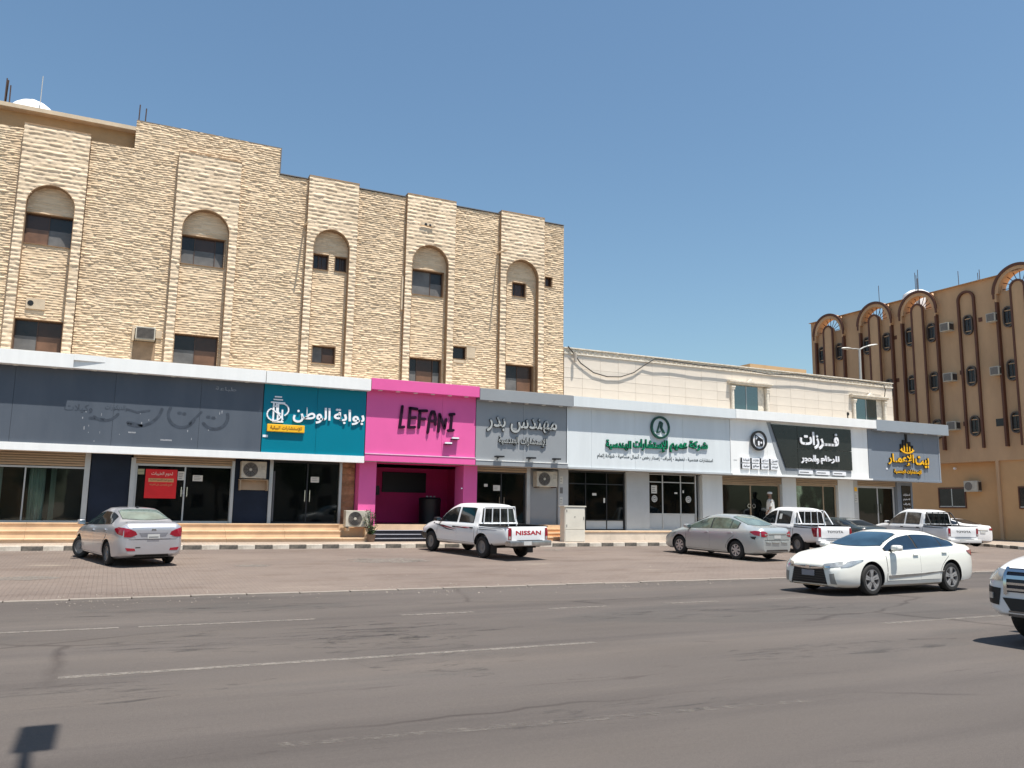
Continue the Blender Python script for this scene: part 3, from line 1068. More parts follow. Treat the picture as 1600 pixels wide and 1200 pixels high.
def window(parent, x0, x1, z0, z1, yf, kind, depth=0.16):
    """aluminium sliding window set back in its opening: frame, mullion, papered panes"""
    f = MB()
    t = 0.035
    y0, y1 = yf + depth, yf + depth + 0.05
    f.box(x0, x1, y0, y1, z0, z0 + t)
    f.box(x0, x1, y0, y1, z1 - t, z1)
    f.box(x0, x0 + t, y0, y1, z0 + t, z1 - t)
    f.box(x1 - t, x1, y0, y1, z0 + t, z1 - t)
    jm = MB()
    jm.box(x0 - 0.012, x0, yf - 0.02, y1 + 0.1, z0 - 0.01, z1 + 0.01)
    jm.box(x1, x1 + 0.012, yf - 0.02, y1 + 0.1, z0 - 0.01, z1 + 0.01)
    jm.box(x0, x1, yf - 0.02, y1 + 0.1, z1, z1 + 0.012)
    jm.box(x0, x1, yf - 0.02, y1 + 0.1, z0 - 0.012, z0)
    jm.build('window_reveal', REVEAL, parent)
    w_ = f.build('window', BROWNFRAME, parent)
    zm = z0 + (z1 - z0) * 0.52
    if z0 < 6.5:
        zm = z0 + (z1 - z0) * 0.62
    lay = {'quad_bg': [(0, .5, PANE_BLIND, PANE_TOPB), (.5, 1, PANE_GREY, PANE_DK)], 'quad_gb': [(0, .48, PANE_GREY, PANE_DK), (.48, 1, PANE_BLIND, PANE_TOPB)],
           'three': [(0, .3, PANE_GREY, PANE_DK), (.3, .8, PANE_GREY, PANE_TOPB), (.8, 1, PANE_GREY, PANE_DK)], 'three_b': [(0, .25, PANE_GREY, PANE_DK), (.25, .78, PANE_BLIND, PANE_TOPB), (.78, 1, PANE_GREY, PANE_DK)],
           'dark': [(0, .5, PANE_DK, PANE_DK), (.5, 1, PANE_TOPB, PANE_TOPB)], 'pale2': [(0, .62, PANE_GREY, PANE_GREY), (.62, 1, PANE_GREY, PANE_DK)],
           'one': [(0, .25, PANE_DK, PANE_DK), (.25, .85, PANE_TOPB, PANE_TOPB), (.85, 1, PANE_DK, PANE_DK)], 'pair': [(0, .46, PANE_GREY, PANE_GREY), (.46, 1, PANE_BLIND, PANE_TOPB)],
           'small': [(0, 1, PANE_TOPB, PANE_TOPB)], 'hole': [(0, 1, PANE_DK, PANE_DK)]}[kind]
    iw = (x1 - x0) - 2 * t
    for k, (a, b_, lo, up) in enumerate(lay):
        px0, px1 = x0 + t + iw * a, x0 + t + iw * b_
        yy = y0 + 0.012 + 0.014 * (k % 2)
        if k:
            MB().box(px0 - 0.012, px0 + 0.012, y0 - 0.01, y0 + 0.01, z0 + t, z1 - t).build('mullion', BROWNFRAME, w_).location = (0, 0, 0)
        MB().box(px0, px1, yy, yy + 0.006, z0 + t, zm + 0.02 * (k % 2)).build('pane', lo, w_)
        MB().box(px0, px1, yy + 0.004, yy + 0.010, zm - 0.01 + 0.02 * (k % 2), z1 - t).build('pane', up, w_)
    if kind in ('dark',):
        for k in range(3):
            MB().box(x0 + iw * (0.25 + 0.25 * k), x0 + iw * (0.25 + 0.25 * k) + 0.012, y0 - 0.004, y0 + 0.008, z0, z1).build('security_bar', BROWNFRAME, w_)
    return w_


for w_ in wins:
    yf = 30.67 if w_[4] is not None else 30.62
    window(B1, w_[0], w_[1], w_[2], w_[3], yf - 0.03, w_[5])

# parapets, penthouse slab, reveals of the stepped roofline
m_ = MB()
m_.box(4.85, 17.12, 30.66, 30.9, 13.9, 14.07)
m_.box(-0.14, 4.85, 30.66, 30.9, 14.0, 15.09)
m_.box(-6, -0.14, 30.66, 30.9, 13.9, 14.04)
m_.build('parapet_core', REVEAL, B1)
for b6 in ((4.87, 5.91, 30.56, 30.93, 14.07, 14.10), (7.89, 9.83, 30.56, 30.93, 14.07, 14.10), (11.97, 13.98, 30.56, 30.93, 14.07, 14.10), (16.09, 17.12, 30.56, 30.93, 14.07, 14.10), (4.84, 4.87, 30.56, 30.93, 14.07, 15.10), (-0.14, 4.84, 30.60, 30.93, 15.09, 15.115)):
    MB().box(*b6).build('parapet_edge_strip', mat('lead_grey_strip', (0.16, 0.17, 0.19), 0.6), B1)
m_ = MB()
m_.box(-14, -0.16, 30.95, 40, 14.0, 14.72)
m_.build('penthouse_wall', TANPLASTER, B1)
MB().box(-14, -0.15, 30.62, 40.3, 14.72, 14.86).build('penthouse_roof_slab', CAPSTONE, B1)
m_ = MB().box(17.1, 17.12, 30.60, 46, 6.0, 14.05)
m_.build('end_wall', STONE, B1)
m_ = MB()
m_.box(-14, 17.1, 31.2, 46, 13.9, 14.0)
m_.build('roof_deck', CONC, B1)

# broken cladding patches, conduit stain
m_ = MB()
m_.box(12.62, 13.0, 30.575, 30.61, 7.74, 8.18)
m_.box(12.2, 13.05, 30.57, 30.60, 8.20, 8.245)
m_.box(12.05, 12.5, 30.575, 30.61, 7.5, 7.62)
m_.build('bare_mortar_patch', CAPSTONE, B1)
m_ = MB()
m_.box(-2.95, -2.4, 30.60, 30.64, 7.95, 8.3)
m_.box(10.4, 10.95, 30.33, 30.35, 12.93, 13.05)
m_.build('bare_mortar_patch', CAPSTONE, B1)
m_ = MB()
for cx, cz, rr, yy in ((-2.82, 8.14, 0.09, 30.592), (10.62, 12.97, 0.06, 30.322), (10.80, 12.96, 0.05, 30.322), (10.9, 8.05, 0.05, 30.66)):
    m_.cyl((cx, yy, cz), rr, 0.02, 'y', 12)
m_.build('pipe_hole', BLACK, B1)
m_ = MB()
m_.box(9.76, 9.84, 30.52, 30.60, 9.4, 10.75)
m_.build('old_downpipe_patch', CAPSTONE, B1)


def rot_tube(name, pts, r, m, label, cat, n=8):
    o = MB().tube(pts, r, n).build(name, m, loc=pts[0], smooth=True)
    return tag(o, label, cat)


rot_tube('drain_spout', [(5.86, 30.62, 12.22), (5.86, 29.85, 12.12)], 0.035, CAPSTONE, 'thin drain spout poking out left of the third pilaster near the double small windows', 'drain pipe')
rot_tube('drain_spout', [(13.93, 30.62, 12.35), (13.95, 29.62, 12.22)], 0.035, CAPSTONE, 'thin drain spout poking out left of the fifth and last pilaster', 'drain pipe')

# ------------------------------------------------------------------ roof things
t_ = empty('water_tank', (-3.6, 33, 14.86), 'white domed water tank on the roof at the far left', 'water tank')
prof = [(.84, 0), (.86, 0.34)] + [(.86 * math.cos(a), 0.36 + .86 * math.sin(a)) for a in [R(q) for q in (0, 15, 30, 45, 60, 72, 82, 88)]]
MB().lathe(prof, (-3.6, 33, 14.86), 28).build('tank_shell', TANKW, t_, smooth=60)
MB().cyl((-3.6, 33, 16.06), 0.12, 0.06).build('tank_lid', TANKW, t_)
m_ = MB()
m_.tube([(-3.75, 32.1, 14.9), (-3.7, 32.25, 15.5), (-3.6, 32.75, 16.02)], 0.025, 6)
m_.tube([(-4.05, 32.1, 14.9), (-3.95, 32.28, 15.5), (-3.7, 32.75, 16.02)], 0.025, 6)
m_.build('tank_ladder', LAMPMET, t_)
rot_tube('aerial_mast', [(-3.3, 32.2, 14.86), (-3.3, 32.2, 16.75)], 0.014, LAMPMET, 'thin aerial mast rising in front of the white domed tank', 'aerial')


def rebar(name, x, y, z, n, h, label, spread=0.12, group=None):
    t = empty(name, (x, y, z), label, 'rebar', group)
    rr = random.Random(int(x * 100))
    for k in range(n):
        dx = rr.uniform(-spread, spread)
        MB().tube([(x + dx, y, z), (x + dx + rr.uniform(-.03, .03), y, z + h * rr.uniform(.7, 1)), ], 0.022, 5).build('rod', REBAR, t)


rebar('rebar_cluster', -4.15, 31.2, 14.86, 4, 1.1, 'bundle of rusty rods on the roof edge at the left border of the picture', 0.1)
rebar('rebar_cluster', -0.2, 31.2, 14.8, 1, 1.25, 'single tall rusty rod where the brown slab meets the raised parapet')
rebar('rebar_cluster', 0.12, 31.0, 15.1, 1, 0.75, 'short rusty rod standing on the left end of the raised parapet')

# ------------------------------------------------------------------ AC units
def outdoor_unit(name, x0, x1, z0, z1, yb, d, label, fx=0.36, facing='y'):
    t = empty(name, ((x0 + x1) / 2, yb, z0), label, 'air conditioner')
    w = x1 - x0
    h = z1 - z0
    MB().box(x0, x1, yb - d, yb, z0, z1, b=0.02).build('casing', ACBEIGE, t)
    cx, cz = x0 + w * fx, (z0 + z1) / 2
    r_ = min(h * 0.42, w * 0.33)
    MB().cyl((cx, yb - d - 0.008, cz), r_, 0.02, 'y', 28).build('fan_disc', ACGRILLE, t)
    gm = MB()
    for k in range(1, 6):
        gm.ring((cx, yb - d - 0.022, cz), r_ * k / 5, r_ * k / 5 - 0.010, 0.012, 'y', 24)
    for k in range(8):
        a = k * math.pi / 4
        gm.add([(cx + math.cos(a + s_) * q, yb - d - 0.02, cz + math.sin(a + s_) * q) for q, s_ in ((r_, -.02), (r_, .02), (.04, .1), (.04, -.1))], [(0, 1, 2, 3)])
    gm.build('fan_guard', ACFAN, t)
    MB().cyl((cx, yb - d - 0.03, cz), r_ * 0.2, 0.015, 'y', 14).build('fan_hub', ACBEIGE, t)
    sm = MB()
    for k in range(4):
        sm.box(x0 + w * 0.78, x0 + w * 0.95, yb - d - 0.004, yb - d + 0.01, z0 + h * (0.55 + 0.08 * k), z0 + h * (0.57 + 0.08 * k))
    sm.build('vent_slots', ACGRILLE, t)
    MB().box(x0 + 0.05, x0 + 0.12, yb - d, yb, z0 - 0.04, z0).build('foot', ACFAN, t)
    MB().box(x1 - 0.12, x1 - 0.05, yb - d, yb, z0 - 0.04, z0).build('foot', ACFAN, t)
    return t


def window_unit(name, x0, x1, z0, z1, yb, d, label):
    t = empty(name, ((x0 + x1) / 2, yb, z0), label, 'air conditioner')
    MB().box(x0, x1, yb - d, yb + 0.1, z0, z1, b=0.012).build('casing', ACBEIGE, t)
    gm = MB().box(x0 + 0.04, x1 - 0.04, yb - d - 0.006, yb - d + 0.01, z0 + 0.04, z1 - 0.04)
    gm.build('grille_back', ACFAN, t)
    gm = MB()
    for k in range(9):
        zz = z0 + 0.06 + (z1 - z0 - 0.12) * k / 8
        gm.box(x0 + 0.05, x1 - 0.05, yb - d - 0.014, yb - d - 0.004, zz - 0.008, zz + 0.008)
    gm.build('grille_fins', ACGRILLE, t)
    return t


window_unit('window_air_conditioner', 0.36, 0.98, 7.22, 7.66, 30.6, 0.32, 'beige box air conditioner set in the stone wall left of the second pilaster')
m_ = MB()
m_.box(0.30, 1.04, 30.62, 30.66, 6.3, 7.2)
m_.build('patched_opening', mat('brown_render', (0.34, 0.235, 0.15), 0.9, var=0.15, scale=4, bump=0.004), B1)
m_ = MB()
m_.box(0.26, 0.34, 30.5, 30.6, 7.2, 7.72)
m_.box(1.0, 1.2, 30.56, 30.60, 7.35, 7.62)
m_.build('bracket_patch', CAPSTONE, B1)

# ================================================================== CREAM MARBLE BUILDING
B2 = empty('marble_building', (27, 30.6, 0), 'low cream marble tiled building above the right hand shops with a carved parapet', 'building')
m_ = MB()
m_.box(17.14, 37.25, 30.78, 42, 3.40, 8.35)
m_.build('wall', GROUT, B2)
TY = 30.60
mw = [(26.35, 28.4, 6.2, 7.76), (34.35, 36.5, 6.2, 7.68)]
tile_cache = {}
rows = [(6.06 + 0.42 * k, 6.06 + 0.42 * (k + 1)) for k in range(5)] + [(8.16, 8.34)]
rt = random.Random(5)


def tile(x0, x1, z0, z1):
    w = round(x1 - x0, 3)
    h = round(z1 - z0, 3)
    if w < 0.03 or h < 0.03:
        return
    key = (w, h)
    if key not in tile_cache:
        o = MB().box(-w / 2 + 0.004, w / 2 - 0.004, 0, 0.19, -h / 2 + 0.004, h / 2 - 0.004).build('tile', MARBLE, local=True)
        a = o.data.attributes.new('tone', 'FLOAT', 'POINT')
        a.data.foreach_set('value', [rt.random()] * len(o.data.vertices))
        tile_cache[key] = [o.data]
        COL.objects.unlink(o)
        for k in range(2):
            me = o.data.copy()
            me.attributes['tone'].data.foreach_set('value', [rt.random()] * len(me.vertices))
            tile_cache[key].append(me)
        bpy.data.objects.remove(o)
    o = bpy.data.objects.new('tile', rt.choice(tile_cache[key]))
    COL.objects.link(o)
    o.parent = B2
    o.location = ((x0 + x1) / 2 - 27, TY - 30.6 + rt.uniform(-0.003, 0.003), (z0 + z1) / 2)
    o['kind'] = 'thing'


for k, (z0, z1) in enumerate(rows):
    x = 17.16
    while x < 37.2:
        xe = min(x + 0.92, 37.24)
        segs = [(x, xe)]
        for (a, b_, c_, d_) in mw:
            if z0 < d_ - 0.1 and z1 > c_:
                ns = []
                for (s0, s1) in segs:
                    if s1 <= a or s0 >= b_:
                        ns.append((s0, s1))
                    else:
                        if s0 < a:
                            ns.append((s0, a))
                        if s1 > b_:
                            ns.append((b_, s1))
                segs = ns
        for (s0, s1) in segs:
            tile(s0, s1, z0, z1)
        x = xe
# carved cornice: small repeated scroll blocks
m_ = MB()
m_.box(17.14, 37.27, 30.55, 30.85, 8.345, 8.40)
m_.box(17.14, 37.27, 30.52, 30.85, 8.585, 8.63)
m_.box(17.14, 37.27, 30.60, 30.85, 8.40, 8.585)
m_.build('parapet_moulding', CARVED, B2)
m_ = MB()
x = 17.2
k = 0
while x < 37.15:
    z_ = 8.49
    m_.cyl((x, 30.565, z_ + 0.03 * (1 if k % 2 else -1)), 0.055, 0.05, 'y', 7)
    m_.cyl((x + 0.07, 30.575, z_ - 0.035 * (1 if k % 2 else -1)), 0.035, 0.04, 'y', 6)
    x += 0.14
    k += 1
o = m_.build('carved_scrolls', CARVED, B2)
o['kind'] = 'stuff'

for (x0, x1, z0, z1) in mw:
    wobj = MB().box(x0, x1, 30.70, 30.76, z0, z1).build('window', ALU, B2)
    xm = x0 + (x1 - x0) * 0.44
    pxe = x1 - 0.42
    MB().box(x0 + 0.05, xm - 0.02, 30.68, 30.699, z0, z1 - 0.05).build('pane', PANE_SKY, wobj)
    MB().box(xm + 0.02, pxe, 30.675, 30.694, z0, z1 - 0.05).build('pane', PANE_SKY, wobj)
    MB().box(xm - 0.02, xm + 0.02, 30.66, 30.699, z0, z1 - 0.05).build('mullion', ALU, wobj)
    MB().box(pxe, x1 - 0.03, 30.665, 30.70, z0, z1 - 0.05).build('side_jamb', CARVED, wobj)
    cs = MB()
    for xa in (x0 - 0.14, x1 - 0.04):
        cs.cyl((xa + 0.09, 30.54, z0), 0.085, z1 - z0 - 0.18, 'z', 14)
        cs.box(xa - 0.02, xa + 0.20, 30.42, 30.62, z1 - 0.2, z1 - 0.12)
        cs.box(xa, xa + 0.18, 30.44, 30.62, z1 - 0.30, z1 - 0.2)
    cs.build('window_column', CARVED, wobj, smooth=30)
    ln = MB()
    ln.box(x0 - 0.26, x1 + 0.26, 30.42, 30.68, z1 - 0.02, z1 + 0.06)
    ln.box(x0 - 0.32, x1 + 0.32, 30.36, 30.68, z1 + 0.06, z1 + 0.12)
    ln.prism([((x0 + x1) / 2 - 0.25, z1 + 0.12), ((x0 + x1) / 2 + 0.25, z1 + 0.12), ((x0 + x1) / 2 + 0.08, z1 + 0.2), ((x0 + x1) / 2, z1 + 0.27), ((x0 + x1) / 2 - 0.08, z1 + 0.2)], 30.38, 30.5)
    ln.build('window_pediment', CARVED, wobj)
MB().box(30.55, 34.6, 34, 36, 8.3, 9.62).build('roof_room', TANPLASTER, B2)
rot_tube('wall_cable', [(17.3, 30.5, 8.66), (17.55, 30.50, 8.40), (17.95, 30.53, 7.98), (18.6, 30.53, 7.62), (19.3, 30.53, 7.50), (20.0, 30.53, 7.55), (20.7, 30.53, 7.80), (21.2, 30.53, 8.14), (21.75, 30.4, 8.5), (22.6, 30.42, 8.5), (24.2, 30.42, 8.44), (26.5, 30.42, 8.47), (28.5, 30.42, 8.36), (30.5, 30.42, 8.50), (32.5, 30.42, 8.44), (34.5, 30.42, 8.52), (36.4, 30.42, 8.45), (36.55, 30.45, 8.2), (36.5, 30.48, 7.8)], 0.024, CABLE, 'black cable sagging from the top of the cream marble wall', 'cable', 6)
m_ = MB().cyl((17.62, 30.42, 8.0), 0.07, 0.36, 'z', 10).build('cable_insulator', CONC, loc=(17.62, 30.42, 8.0))
tag(m_, 'small grey bracket hanging under the cable near the stone building corner', 'bracket')
rebar('rebar_cluster', 17.42, 31.3, 8.6, 1, 0.7, 'short blue grey rod beside the stone building on the marble parapet')
cm = empty('wall_camera', (30.9, 30.3, 6.42), 'small black camera above the white coping between the two marble wall windows', 'camera')
MB().cyl((32.35, 29.2, 6.46), 0.06, 0.14, 'z', 12).build('dome', BLACK, cm)
MB().box(32.33, 32.37, 29.2, 29.24, 6.3, 6.62).build('bracket', BLACK, cm)

# ================================================================== SHOP ROW
SB = empty('shop_row_building', (12, 30.2, 0), 'single storey shop row running below the signs along the whole pavement', 'building')
FL, FR_ = 1.07, 0.85
m_ = MB()
m_.box(-14, 37.7, 29.52, 30.58, 3.38, 6.2)
m_.build('sign_backing_wall', CONC, SB)
MB().box(-14, 37.75, 29.32, 30.20, 3.335, 3.378).build('soffit', mat('soffit_board', (0.35, 0.34, 0.33), 0.7), SB)
MB().box(-14, 16.9, 29.9, 36, 0.3, FL).build('shop_floor', STEP, SB)
MB().box(-14, 37.6, 30.35, 35.5, FL, FL + 0.006).build('darkened_floor_sheet', mat('darkened_floor_sheet', (0.05, 0.048, 0.045), 0.4), SB)  # dark sheet added over the floor to keep interiors dim behind glass
MB().box(16.9, 37.7, 29.55, 36, 0.25, FR_).build('shop_floor', STEPW, SB)
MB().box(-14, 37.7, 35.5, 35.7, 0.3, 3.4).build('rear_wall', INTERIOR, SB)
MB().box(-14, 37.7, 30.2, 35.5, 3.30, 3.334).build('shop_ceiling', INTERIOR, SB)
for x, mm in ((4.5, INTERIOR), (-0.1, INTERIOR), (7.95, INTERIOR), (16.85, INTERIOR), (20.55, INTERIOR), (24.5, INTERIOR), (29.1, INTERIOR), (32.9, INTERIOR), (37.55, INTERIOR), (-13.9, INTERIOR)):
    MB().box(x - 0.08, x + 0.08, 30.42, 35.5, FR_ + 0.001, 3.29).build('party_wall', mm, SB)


def column(x0, x1, y0, zf, m, label=None, z1=3.334, y1=30.42):
    return MB().box(x0, x1, y0, y1, zf, z1, b=0.008).build('column', m, SB, label=label)


column(-0.62, 0.55, 30.18, FL, NAVYCOL, 'dark navy clad column')
column(3.86, 5.02, 30.18, FL, NAVYCOL, 'dark navy clad column under the condenser')
column(15.36, 16.62, 30.2, FL, GREY, 'grey clad column')
column(16.66, 17.12, 30.12, FR_, MIDGREY, 'pale grey column with stickers')
column(19.98, 21.16, 30.10, FR_, MIDGREY)
column(24.02, 25.16, 30.05, FR_, LIGHTGREY)
column(28.78, 29.66, 30.08, FR_, LIGHTGREY)
column(32.42, 33.46, 30.08, FR_, LIGHTGREY)
column(33.5, 33.8, 30.12, FR_, MIDGREY)
column(36.55, 37.68, 30.05, FR_, BLUEGREY)
# rough brown stone pier beside the pink shop
MB().box(7.60, 8.12, 30.25, 30.42, FL, 3.33).build('pier_core', mat('brown_render', (0.34, 0.235, 0.15)), SB)
rock_face('rough_stone_pier', SB, mat('brown_rubble_stone', (0.40, 0.225, 0.13), 0.9, var=0.3, scale=3, bump=0.01, bscale=20, tone=((0.6, 0.55, 0.5), (1.15, 1.1, 1.05))), 7.62, 8.10, FL, 3.33, 30.24, 0.24, 0.33, 0.07, seed=91)

# ---- entrance steps
st = empty('travertine_steps', (2, 29.2, 0.4), 'beige travertine steps in three long courses below the left hand shops', 'steps')
x = -12.0
while x < 8.55:
    xe = min(x + 1.95, 8.55)
    for k, (y0, zt, xm) in enumerate(((29.28, 0.60, 8.55), (29.58, 0.84, 7.5), (29.88, FL + 0.003, 7.5))):
        if x >= xm:
            continue
        e = min(xe, xm)
        MB().box(x + 0.003, e - 0.003, y0 - 0.03, y0 + 0.31, zt - 0.045, zt, b=0.008).build('tread', STEP, st)
        MB().box(x + 0.003, e - 0.003, y0, y0 + 0.3, zt - 0.25, zt - 0.047).build('riser', STEP, st)
    x = xe
bs = empty('black_granite_steps', (10.8, 29.2, 0.4), 'black granite steps with pale nosings in front of the pink shop', 'steps')
for k in range(4):
    y0 = 29.22 + 0.24 * k
    zt = 0.58 + 0.14 * k
    for q in range(4):
        xa = 8.62 + q * 0.98
        MB().box(xa, xa + 0.97, y0, y0 + 0.26, zt - 0.15, zt - 0.022).build('riser', BLACKSTEP, bs)
    MB().box(8.62, 12.54, y0 - 0.02, y0 + 0.26, zt - 0.02, zt).build('nosing', mat('grey_nosing', (0.34, 0.34, 0.38), 0.4), bs)
rs = empty('orange_stone_steps', (14.8, 29.2, 0.4), 'orange stone steps behind the white pickup and the cream cabinet', 'steps')
for k in range(3):
    y0 = 29.24 + 0.26 * k
    zt = 0.62 + 0.155 * k
    MB().box(12.6, 16.88, y0 - 0.02, y0 + 0.28, zt - 0.04, zt).build('tread', STEP, rs)
    MB().box(12.6, 16.88, y0, y0 + 0.28, zt - 0.16, zt - 0.042).build('riser', mat('orange_stone', (0.60, 0.33, 0.17), 0.7, var=0.15), rs)
ps = empty('pale_platform_step', (27, 29.3, 0.4), 'single pale stone platform edge before the white and grey shops', 'steps')
x = 16.95
while x < 37.6:
    xe = min(x + 1.7, 37.65)
    MB().box(x + 0.003, xe - 0.003, 29.28, 29.6, FR_ - 0.05, FR_ + 0.003, b=0.008).build('tread', STEP, ps)
    MB().box(x + 0.003, xe - 0.003, 29.31, 29.56, 0.35, FR_ - 0.052).build('riser', STEPW, ps)
    x = xe


# ---- shopfronts
def shutter_box(t, x0, x1, z0, z1, y=30.12):
    m_ = MB()
    n = max(2, int((z1 - z0) / 0.075))
    for k in range(n):
        za = z0 + (z1 - z0) * k / n
        zb = z0 + (z1 - z0) * (k + 1) / n
        m_.prism([(y + 0.03, za), (y - 0.012, za + 0.01), (y - 0.02, (za + zb) / 2), (y - 0.012, zb - 0.01), (y + 0.03, zb)], x0, x1, 'x')
    m_.box(x0, x1, y + 0.03, y + 0.25, z0, z1)
    o = m_.build('roller_shutter_box', BEIGEMETAL, t)
    return o


def handle(t, x, z0, z1, y=30.20):
    m_ = MB()
    m_.tube([(x, y, z0), (x, y - 0.06, z0), (x, y - 0.06, z1), (x, y, z1)], 0.014, 6)
    return m_.build('door_handle', CHROME, t, smooth=True)


def sticker(t, x0, x1, z0, z1, m=PAPER, y=30.235, lines=3, name='paper_notice'):
    o = MB().box(x0, x1, y - 0.004, y, z0, z1).build(name, m, t)
    if lines:
        q = MB()
        rr = random.Random(int(x0 * 100))
        for k in range(lines):
            zz = z1 - (z1 - z0) * (k + 1) / (lines + 1)
            q.box(x0 + (x1 - x0) * .14, x0 + (x1 - x0) * rr.uniform(.6, .88), y - 0.007, y - 0.003, zz - (z1 - z0) * .035, zz + (z1 - z0) * .035)
        s_ = q.build('print_lines', INK, o)
        s_.parent = t
        s_.location = (0, 0, 0)
    return o


def shopfront(label, x0, x1, zf, zt, frame, bars, pane=PANE_DARK, fw=0.05, kick=None, transom=None, y=30.25):
    """frame + panes between vertical bar positions; kick = solid lower panel height, transom = height of upper bar"""
    t = empty('shopfront', ((x0 + x1) / 2, y, zf), label, 'shopfront')
    m_ = MB()
    m_.box(x0, x0 + fw, y - 0.03, y + 0.06, zf, zt)
    m_.box(x1 - fw, x1, y - 0.03, y + 0.06, zf, zt)
    m_.box(x0 + fw, x1 - fw, y - 0.03, y + 0.06, zt - fw, zt)
    m_.box(x0 + fw, x1 - fw, y - 0.03, y + 0.06, zf, zf + fw)
    m_.build('door_frame', frame, t)
    ed_ = [x0 + fw] + list(bars) + [x1 - fw]
    for b_ in bars:
        MB().box(b_ - fw * 0.35, b_ + fw * 0.35, y - 0.025, y + 0.05, zf + fw, zt - fw).build('frame_bar', frame, t)
    for a, b_ in zip(ed_[:-1], ed_[1:]):
        z0 = zf + fw
        if kick:
            MB().box(a + 0.02, b_ - 0.02, y, y + 0.02, zf + fw, kick).build('kick_panel', kick_m, t)
            MB().box(a, b_, y - 0.028, y + 0.045, kick, kick + 0.04).build('frame_rail', frame, t)
            z0 = kick + 0.04
        z1 = zt - fw
        if transom:
            MB().box(a, b_, y - 0.028, y + 0.045, transom - 0.02, transom + 0.02).build('frame_rail', frame, t)
            MB().box(a, b_, y + 0.008, y + 0.014, transom + 0.02, z1).build('glass_pane', pane, t)
            z1 = transom - 0.02
        MB().box(a, b_, y + 0.005, y + 0.011, z0, z1).build('glass_pane', pane, t)
    return t


kick_m = MIDGREY
# 1: leftmost display window
s1 = shopfront('leftmost shop window with pale green curtains behind dark glass', -6.9, -0.64, FL, 2.84, ALU, [-4.6, -2.45], fw=0.06, pane=PANE_CLEAR)
shutter_box(s1, -6.9, -0.66, 2.86, 3.33)
MB().box(-0.80, -0.64, 30.10, 30.24, FL, 3.33).build('shutter_guide', ALU, s1)
for a, b_ in ((-2.35, -1.90), (-3.9, -3.1), (-1.75, -1.60)):
    cu = MB()
    n = 14
    for k in range(n + 1):
        xx = a + (b_ - a) * k / n
        cu.v += [(xx, 30.62 + 0.05 * math.sin(k * 1.9), FL + 0.03), (xx, 30.62 + 0.05 * math.sin(k * 1.9), 2.8)]
    for k in range(n):
        cu.f.append((2 * k, 2 * k + 2, 2 * k + 3, 2 * k + 1))
        cu.m.append(0)
    cu.build('curtain', CURTAIN, s1, smooth=True, fixn=False)
# 2: red banner shop
s2 = shopfront('dark glass shop doors with the red banner on the left leaf', 0.70, 3.80, FL, 3.02, ALU, [2.25], fw=0.07)
shutter_box(s2, 0.62, 3.84, 3.03, 3.33)
MB().box(0.56, 0.70, 30.08, 30.24, FL, 3.2).build('shutter_guide', ALU, s2)
MB().box(3.74, 3.84, 30.08, 30.24, FL, 3.2).build('shutter_guide', ALU, s2)
handle(s2, 2.16, 1.95, 2.27, 30.22)
handle(s2, 2.34, 1.95, 2.27, 30.22)
sticker(s2, 2.02, 2.23, 2.50, 2.79, lines=4)
sticker(s2, 2.50, 2.82, 2.48, 2.68, lines=3)
sticker(s2, 0.78, 0.98, 2.66, 2.84, m=mat('olive_notice', (0.42, 0.42, 0.27), 0.7), lines=1)
sticker(s2, 2.14, 2.27, 2.02, 2.18, m=INK, lines=0)
bn = empty('red_banner', (1.5, 30.15, 1.9), 'square red banner with white Arabic lettering stuck on the dark shop glass', 'banner')
MB().box(1.02, 2.0, 30.19, 30.20, 1.88, 2.84).build('banner_sheet', RED, bn)
text_on(MB(), 'لحوم الطيبات', 1.20, 1.86, 2.60, 2.76, 30.189, 0.004, 0.012).build('lettering', mat('cream_print', (0.80, 0.66, 0.58), 0.7), bn)
MB().box(1.12, 1.90, 30.184, 30.1895, 2.42, 2.54, b=0.002).build('sand_stripe', SANDPRINT, bn)
text_on(MB(), 'جميع انواع اللحوم الطازجة', 1.16, 1.86, 2.435, 2.525, 30.1835, 0.003, 0.01).build('lettering', mat('brown_print', (0.22, 0.09, 0.03), 0.7), bn)
text_on(MB(), 'الذبح والتوصيل على الطريقة', 1.16, 1.86, 2.28, 2.37, 30.189, 0.003, 0.008).build('lettering', SANDPRINT, bn)
# 3: teal shop
s3 = shopfront('dark glass shop doors under the teal sign', 5.06, 7.62, FL, 3.28, DARKFRAME, [6.38], fw=0.06)
MB().box(5.02, 5.14, 30.10, 30.24, FL, 3.32).build('door_post', ALU, s3)
MB().box(7.52, 7.61, 30.12, 30.24, FL, 3.32).build('door_post', ALU, s3)
handle(s3, 6.30, 1.85, 2.25, 30.22)
handle(s3, 6.47, 1.85, 2.25, 30.22)
sticker(s3, 6.50, 6.80, 2.54, 2.74, lines=2)
sticker(s3, 5.18, 5.24, 1.15, 2.9, m=mat('grey_film', (0.10, 0.10, 0.11), 0.5), lines=0)
# 5: grey shop
s5 = shopfront('dark glass shop doors under the mid grey sign behind the white pickup', 13.0, 15.16, FL, 3.14, DARKFRAME, [14.1], fw=0.05)
shutter_box(s5, 12.98, 15.3, 3.15, 3.33)
MB().box(15.18, 15.34, 30.1, 30.24, FL, 3.33).build('shutter_guide', ALU, s5)
handle(s5, 14.0, 1.8, 2.15, 30.22)
handle(s5, 14.2, 1.8, 2.15, 30.22)
sticker(s5, 13.35, 13.50, 2.55, 2.66, lines=0)
sticker(s5, 13.75, 14.05, 2.40, 2.62, lines=2)
for k, (zz, zz2, mm) in enumerate(((2.75, 3.05, PAPER), (2.35, 2.6, INK), (1.9, 2.2, PAPER))):
    sticker(SB, 16.72, 16.86, zz, zz2, m=mm, y=30.119, lines=2 if mm is PAPER else 0, name='wall_sticker')
